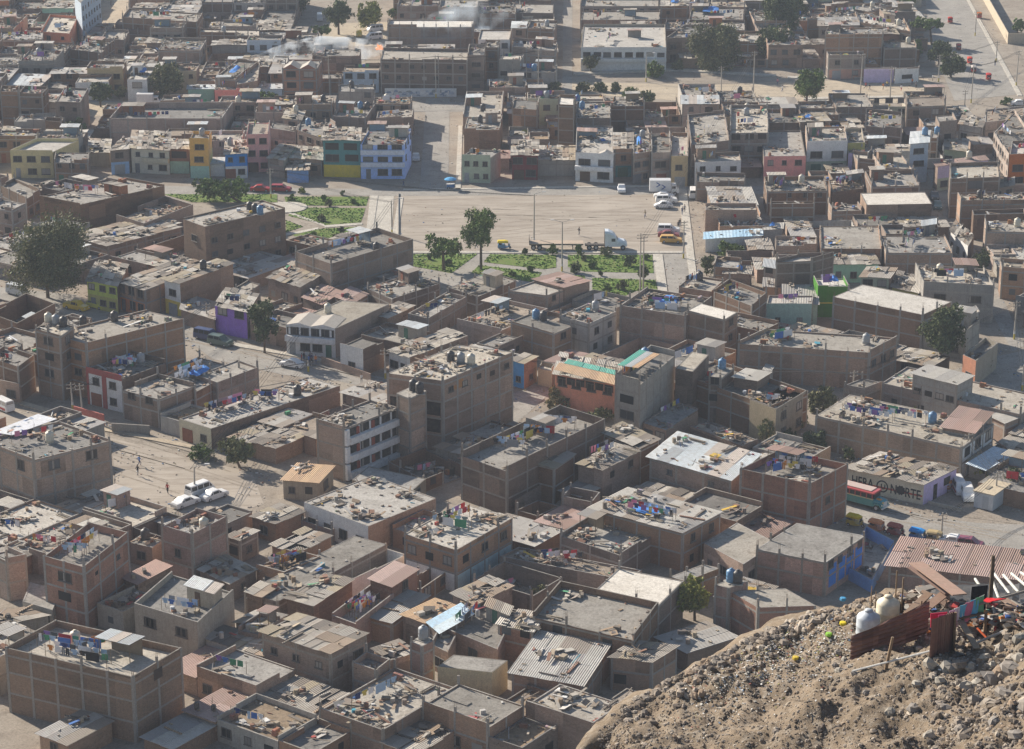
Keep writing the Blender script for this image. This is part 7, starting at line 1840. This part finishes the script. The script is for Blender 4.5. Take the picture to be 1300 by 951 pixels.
beam('plank', hp(1212, 800, .9), hp(1240, 826, .1), .1, (.32, .26, .19), 'weathered plank leaning beside the upright panel', 'plank', 'box', .3)
beam('plank', hp(1215, 800, 1.0), hp(1330, 775, 1.3), .06, (.26, .23, .19), 'long grey pole rail below the black sheeting', 'pole')
beam('plank', hp(1240, 805, .3), hp(1252, 812, .1), .05, (.7, .12, .03), 'short orange red rod on the slope', 'rod')
# black sheeted roof on pale poles
A0, B0 = hp(1168, 762, .4), hp(1400, 790, .5)
m = MB(); nx, ny = 26, 12; tv = []
for j in range(ny + 1):
    for i in range(nx + 1):
        u = 1170 + 230 * i / nx; v = 776 - 34 * j / ny; dd_ = hdepth(u, 780) - 0.3 + j * .55; p = GD(u, v, dd_)
        tv.append(p + Vector((0, 0, .25 * mn.noise(p * 1.3) + .12 * mn.noise(p * 4))))
for j in range(ny):
    for i in range(nx):
        a = j * (nx + 1) + i; f = [tv[a], tv[a + 1], tv[a + nx + 2], tv[a + nx + 1]]; m.face(f, (.022, .024, .03)); m.face([p - Vector((0, 0, .02)) for p in f[::-1]], (.02, .02, .022))
M_PSHEET = col_mat('black_plastic', .6, spec=.3, dirt=.1)
tag(m.build('plastic_sheeting', M_PSHEET, None, None, True), 'crumpled black plastic sheeting stretched as a roof', 'sheeting')
for k, (u0, v0, u1, v1) in enumerate(((1238,735,1262,772),(1262,728,1290,765),(1274,730,1300,760),(1284,728,1316,755),(1296,727,1335,752),(1258,733,1268,760))):
    d_ = hdepth(u0, 770) + 4; beam('roof_pole', GD(u0, v0, d_ + 2), GD(u1, v1, d_ - 2.2), .07, (.6, .6, .56), ['bowed pale pole at the edge of', 'long white pole over', 'cream pole next to the long white pole over', 'third slanting pole over', 'outermost slanting pole over', 'short crossed pole near'][k] + ' the black sheeting', 'pole')
beam('roof_beam', GD(1190, 768, hdepth(1190, 770) + 1), GD(1360, 748, hdepth(1300, 770) + 3), .09, (.14, .1, .07), 'dark timber beam under the pale poles', 'beam')
r = random.Random(6)
tw = [((.62, .20, .32), 1231, 779), ((.70, .45, .62), 1222, 774), ((.22, .50, .66), 1224, 770), ((.70, .70, .72), 1228, 765), ((.14, .46, .68), 1235, 772), ((.18, .45, .26), 1240, 766)]
wl0, wl1 = GD(1205, 777, 110), GD(1250, 755, 111)
m = MB(); m.tube(wl0, wl1, .012, 4, (.4, .4, .4)); tag(m.build('washing_line', M_COL), 'washing line with pastel towels beside the upright panel', 'washing line')
cn = ['deep pink', 'lilac pink', 'sky blue', 'white', 'bright blue', 'green']
for k, c in enumerate([(.66, .42, .56), (.70, .70, .72), (.16, .46, .64), (.64, .2, .3), (.14, .44, .66), (.16, .42, .24)]):
    t = .12 + k * .15; p = lerp(wl0, wl1, t); d_ = wl1 - wl0; gm_ = garment_mesh('towel', r); me = gm_.mesh('towel', [cloth_mat('towel%d' % k, c)])
    o = link('towel', me, None, p, math.atan2(d_.y, d_.x)); o.scale = (.62, 1, 1.15); tag(o, ['lilac pink', 'plain white', 'pale sky blue', 'deep rose pink', 'strong blue', 'leaf green'][k] + ' towel on the line beside the upright brown panel', 'towel')
for k, (u, v, c, lab) in enumerate(((1192, 782, (.5, .04, .09), 'red and crimson cloth heaped over the upright panel'), (1202, 784, (.36, .05, .14), 'dark crimson cloth hanging behind the upright panel'), (1244, 752, (.025, .025, .03), 'black garment hanging from the dark post'), (1268, 770, (.5, .03, .04), 'scarlet cloth lying on the black sheeting'))):
    p = hp(u, v + (44 if k < 2 else 30), 0); p.z = GD(u, v - 6, hdepth(u, v + 20)).z + (.5 if k == 2 else 0); m = MB()
    p = GD(u, v - (4 if k < 2 else 8), hdepth(u, v + 40) - (.25 if k < 2 else -.4))
    me = garment_mesh('towel', r).mesh('cloth', [cloth_mat('rag%d' % k, c)]); o = link('hanging_cloth', me, None, p, r.uniform(-.4, .4)); o.scale = (1.0, 2.0, .8 if k != 2 else 1.6)
    if k == 3: o.rotation_euler = (R_(70), 0, .4)
    tag(o, lab, 'cloth')
for k, (u, v, c, lab) in enumerate(((1172, 783, (.03, .12, .5), 'blue plastic bottle crate'), (1178, 766, (.66, .66, .64), 'small white table top'), (1070, 794, (.7, .55, .03), 'yellow plastic tub'), (1052, 808, (.25, .55, .05), 'lime green plastic bag'), (1070, 763, (.05, .3, .55), 'blue plastic bag'), (1010, 838, (.6, .45, .05), 'ochre plastic can'), (1167, 826, (.33, .3, .26), 'square grey stone block'))):
    m = MB(); s_ = .17 if k != 1 else .4; m.lathe([(s_ * .8, 0), (s_, s_ * .3), (s_ * .95, s_ * .9), (s_ * .6, s_)], n=6 if k != 2 else 10, col=c)
    tag(m.build(['crate', 'table_top', 'tub', 'plastic_bag', 'plastic_bag', 'jerry_can', 'stone_block'][k], M_COL, None, hp(u, v, .02)), lab + ' on the stony slope', 'plastic item' if k != 6 else 'stone')

sc_m = MB(); r = random.Random(12)
for k in range(420):
    u = r.uniform(1150, 1310); v = r.uniform(772, 800) if u > 1178 else r.uniform(755, 790)
    p = hpt(u, v) + Vector((0, 0, r.uniform(0, .5))); M = Matrix.Rotation(r.uniform(0, 6), 3, 'Z') @ Matrix.Rotation(r.gauss(0, .4), 3, 'X')
    c = r.choice([(.2, .13, .1), (.28, .2, .15), (.1, .08, .07), (.3, .27, .23), (.4, .37, .33), (.15, .1, .08)] * 3 + [(.5, .06, .06), (.06, .14, .4), (.6, .6, .6), (.55, .2, .05), (.08, .3, .25)])
    sc_m.box(p, (r.uniform(.15, 1.1), r.uniform(.06, .35), r.uniform(.03, .12)), col=c, M=M)
tag(sc_m.build('scrap', M_COL), 'scrap boards, rags and metal heaped round the shack on the slope', 'scrap', kind='stuff')
for k, (u0, v0, u1, v1, w_) in enumerate(((1168, 790, 1205, 770, .5), (1150, 800, 1178, 775, .4), (1215, 812, 1245, 800, .35))):
    beam('scrap_board', hp(u0, v0, .5 + .3 * k), hp(u1, v1, .9), .1, (.26 - .05 * k, .17 - .03 * k, .13 - .03 * k), ['brown board leaning behind the upright panel', 'dark board lying behind the rusty lying fence', 'short dark board beside the orange red rod'][k], 'board', 'box', w_)
# ------------------------------------------------------------------ smoke, fire, haze
def volume_mat(name, color, dens, noisy):
    m = bpy.data.materials.new(name); m.use_nodes = True; nt = m.node_tree
    for n_ in list(nt.nodes): nt.nodes.remove(n_)
    o_ = nt.nodes.new('ShaderNodeOutputMaterial'); v = nt.nodes.new('ShaderNodeVolumePrincipled'); v.inputs['Color'].default_value = (*color, 1); v.inputs['Density'].default_value = dens; v.inputs['Anisotropy'].default_value = 0.0
    if noisy:
        geo = N(nt, 'ShaderNodeNewGeometry').outputs['Position']; f = ramp(nt, noise(nt, geo, (.16), 5, .65), .46, .70, 0, dens); nt.links.new(f, v.inputs['Density'])
    nt.links.new(v.outputs[0], o_.inputs['Volume']); return m
M_SMOKE = volume_mat('smoke', (.88, .94, 1.0), 1.1, True)
import bmesh
def blob(name, path, mat, label):
    m = MB(); rings = []
    for p, r_ in path: rings.append([(p.x, p.y + r_ * .8 * math.cos(2 * PI * i / 12), p.z + r_ * math.sin(2 * PI * i / 12)) for i in range(12)])
    loft(rings, (1, 1, 1), m); o = m.build(name, mat); bm = bmesh.new(); bm.from_mesh(o.data); bmesh.ops.recalc_face_normals(bm, faces=bm.faces); bm.to_mesh(o.data); bm.free(); tag(o, label, 'smoke', kind='stuff')
g_ = lambda u, v, z: G(u, v, 0) + Vector((0, 0, z))
c0 = G(482, 73)
blob('smoke', [(c0 + Vector((3, -2, 3)), .8), (c0 + Vector((-2, -6, 3.5)), 2.6), (c0 + Vector((-8, -14, 4.5)), 3.8), (c0 + Vector((-14, -18, 5)), 4.4), (c0 + Vector((-20, -20, 5)), 3.8), (c0 + Vector((-26, -22, 4.6)), 2.6), (c0 + Vector((-30, -22, 4.6)), .6)], M_SMOKE, 'bluish smoke drifting left from a small fire')
blob('smoke', [(c0 + Vector((4, 3, 5)), 1), (c0 + Vector((11, 2, 6)), 4.2), (c0 + Vector((19, 2, 8)), 5.6), (c0 + Vector((27, 2, 10)), 5), (c0 + Vector((34, 2, 11)), 1)], volume_mat('thin_smoke', (.80, .90, 1.0), .22, True), 'thin smoke rising past the factory hall')
mf, ntf, bf = newmat('flames'); bf.inputs['Base Color'].default_value = (.6, .15, .02, 1); bf.inputs['Emission Color'].default_value = (1, .3, .05, 1); bf.inputs['Emission Strength'].default_value = 0.5
m = MB(); r = random.Random(1)
for k in range(9): m.tube((r.uniform(-.9, .9), r.uniform(-.5, .5), 0), (r.uniform(-.9, .9), r.uniform(-.5, .5), r.uniform(.8, 1.8)), .35, 6, r2=.04)
tag(m.build('flames', mf, None, c0 + Vector((0, 0, 2.2))), 'small orange fire burning behind the brick walls', 'fire')
m = MB(); m.box((0, 560, 74), (1700, 1320, 152))
o = m.build('haze', volume_mat('haze_air', (.72, .83, 1.0), HAZE, False)); o['kind'] = 'stuff'

# ------------------------------------------------------------------ labels
def st_word(f): return 'low' if f < 1.25 else 'one storey' if f < 1.75 else 'two storey' if f < 2.45 else 'three storey' if f < 3.5 else 'four storey'
WW = {'B': 'brick', 'R': 'red brick', 'K': 'dusty brick', 'G': 'grey', 'g': 'sandy'}
RW = {'C': 'pale roof', 'c': 'grey roof', 'D': 'dirt floor', 'W': 'white roof', 'M': 'grey sheets', 'N': 'reddish sheets', 'V': 'pale sheets', 'U': 'light blue sheets', 'O': 'tan sheets', 'P': 'patched roof'}
for h in HOUSES: h['u'], h['v'], h['d'] = PX((h['c'].x, h['c'].y, h['z']))
MARKS = [(h['info'][1], h['u'], h['v'], h) for h in HOUSES if h['info'] and h['info'][1]]
for n_, _, _, _ in MARKS:
    if len(n_.split()) > 7: print('LONG NICK', n_)
def rel(u, v, own=None):
    best = min((m_ for m_ in MARKS if m_[3] is not own), key=lambda m_: abs(m_[1] - u) + abs(m_[2] - v) * 1.6)
    du, dv = u - best[1], v - best[2]
    w_ = ('behind' if dv < 0 else 'before') if abs(dv) * 1.6 > abs(du) else ('left of' if du < 0 else 'right of')
    return w_, best[0]
ORD = ['', 'second', 'third', 'fourth', 'fifth', 'sixth', 'seventh', 'eighth', 'ninth', 'tenth', 'eleventh', 'twelfth']
def clip16(s):
    w_ = s.split()
    return ' '.join(w_[:16])
def solve(items, texts, group=None):
    """items with equal texts are told apart by their order from the left"""
    by = {}
    for it, tx in zip(items, texts): by.setdefault(tx, []).append(it)
    for tx, L in by.items():
        if len(L) == 1: L[0][0]['label'] = tx; continue
        L.sort(key=lambda q: q[1])
        for k, q in enumerate(L):
            o_ = 'first' if k == 0 else ORD[k] if k < len(ORD) else f'{k + 1}th'
            if group: q[0]['label'] = tx; q[0]['group'] = group
            else: q[0]['label'] = f'{tx}, {o_} from left'
items, texts = [], []
for h in HOUSES:
    o = h['o']; nm = o.name.split('.')[0]
    w_, nk = rel(h['u'], h['v'], h)
    h['rel'] = f'{w_} {nk}'
    if h['info'] and h['info'][0]:
        o['label'] = h['info'][0]; o['category'] = 'house'; continue
    wall_w = WW.get(h['wall'], h['wall'])
    if nm == 'shed': base_ = f"small {wall_w} shed"; o['category'] = 'shed'
    elif nm == 'walled_yard' or h['hollow']: base_ = f"roofless {wall_w} yard"; o['category'] = 'yard'
    else: base_ = f"{st_word(h['floors'])} {wall_w} house"; o['category'] = 'house'
    ft = RW[h['roof']]
    for f_ in ('blue tarpaulin', 'washing line', 'water tank', 'rooftop room'):
        if f_ in h['feats']: ft = 'with ' + f_; break
    tx = f"{base_}, {ft}, {h['rel']}"
    if len(tx.split()) > 13: tx = f"{base_}, {h['rel']}"
    if len(tx.split()) > 13: tx = f"{base_.split()[-2]} {base_.split()[-1]}, {h['rel']}"
    items.append((o, h['u'])); texts.append(tx)
solve(items, texts)
HREF = {}
for h in HOUSES:
    nk = h['info'][1] if h['info'] and h['info'][1] else None
    HREF[h['o'].name] = nk or f"the {WW.get(h['wall'], h['wall'])} house {h['rel']}"
its, txs = [], []
for t, color, house in TANKREC: its.append((t, 0)); txs.append(clip16(f"{color} water tank on {HREF[house.name]}"))
solve(its, txs, 'water tanks on the roofs')
its, txs = [], []
for t, house in LINEREC: its.append((t, 0)); txs.append(clip16(f"washing line full of clothes on {HREF[house.name]}"))
solve(its, txs, 'washing lines on the roofs')
its, txs = [], []
for t, cn_, kind, house in GARREC: its.append((t, 0)); txs.append(clip16(f"{cn_} {kind} drying on {HREF[house.name]}")); t['group'] = f'{kind} on the washing lines'
by = {}
for (t, _), tx in zip(its, txs): t['label'] = tx
for o, house in DEBRIS: o['label'] = clip16(f"boards, bricks and junk lying on {HREF[house.name]}")
for o, cat, lab, house in INFO_LATER: tag(o, clip16(f"{lab} {HREF[house.name]}"), cat, 'blue tarpaulins on the roofs')
from collections import Counter
print(Counter(o.name.split('.')[0] for o in scene.objects if o.parent is None).most_common(30))
# ------------------------------------------------------------------ camera, light
cam = bpy.data.cameras.new('camera'); co = bpy.data.objects.new('camera', cam); COL.objects.link(co)
co.location = (0, 0, CAM_H); co.rotation_euler = (PI / 2 - PITCH, 0, 0)
cam.sensor_width = 36; cam.lens = F_PX / 1300 * 36; cam.clip_end = 6000; cam.clip_start = 1
scene.camera = co
SUN_EL = 27; SUN_AZ = -46       # from the far left
sd = Vector((math.sin(R_(SUN_AZ)) * math.cos(R_(SUN_EL)), math.cos(R_(SUN_AZ)) * math.cos(R_(SUN_EL)), math.sin(R_(SUN_EL))))
sl = bpy.data.lights.new('sun', 'SUN'); so = bpy.data.objects.new('sun', sl); COL.objects.link(so)
sl.energy = 5.0; sl.angle = R_(0.6); sl.color = (1.0, 0.90, 0.77)
so.rotation_euler = sd.to_track_quat('Z', 'Y').to_euler()
w = bpy.data.worlds.new('World'); scene.world = w; w.use_nodes = True
nt = w.node_tree
for n in list(nt.nodes): nt.nodes.remove(n)
o_ = nt.nodes.new('ShaderNodeOutputWorld'); bg = nt.nodes.new('ShaderNodeBackground'); sk = nt.nodes.new('ShaderNodeTexSky')
sk.sky_type = 'NISHITA'; sk.sun_disc = False; sk.sun_elevation = R_(SUN_EL); sk.sun_rotation = R_(SUN_AZ); sk.air_density = 1.1; sk.dust_density = 1.0; sk.ozone_density = 1.5
nt.links.new(sk.outputs[0], bg.inputs[0]); nt.links.new(bg.outputs[0], o_.inputs[0]); bg.inputs[1].default_value = 0.065
scene.view_settings.view_transform = 'Standard'; scene.view_settings.look = 'None'; scene.view_settings.exposure = 0.84
scene.view_settings.gamma = 1
scene.cycles.max_bounces = 5; scene.cycles.diffuse_bounces = 3; scene.cycles.volume_bounces = 1; scene.cycles.use_denoising = True
scene.cycles.transparent_max_bounces = 8
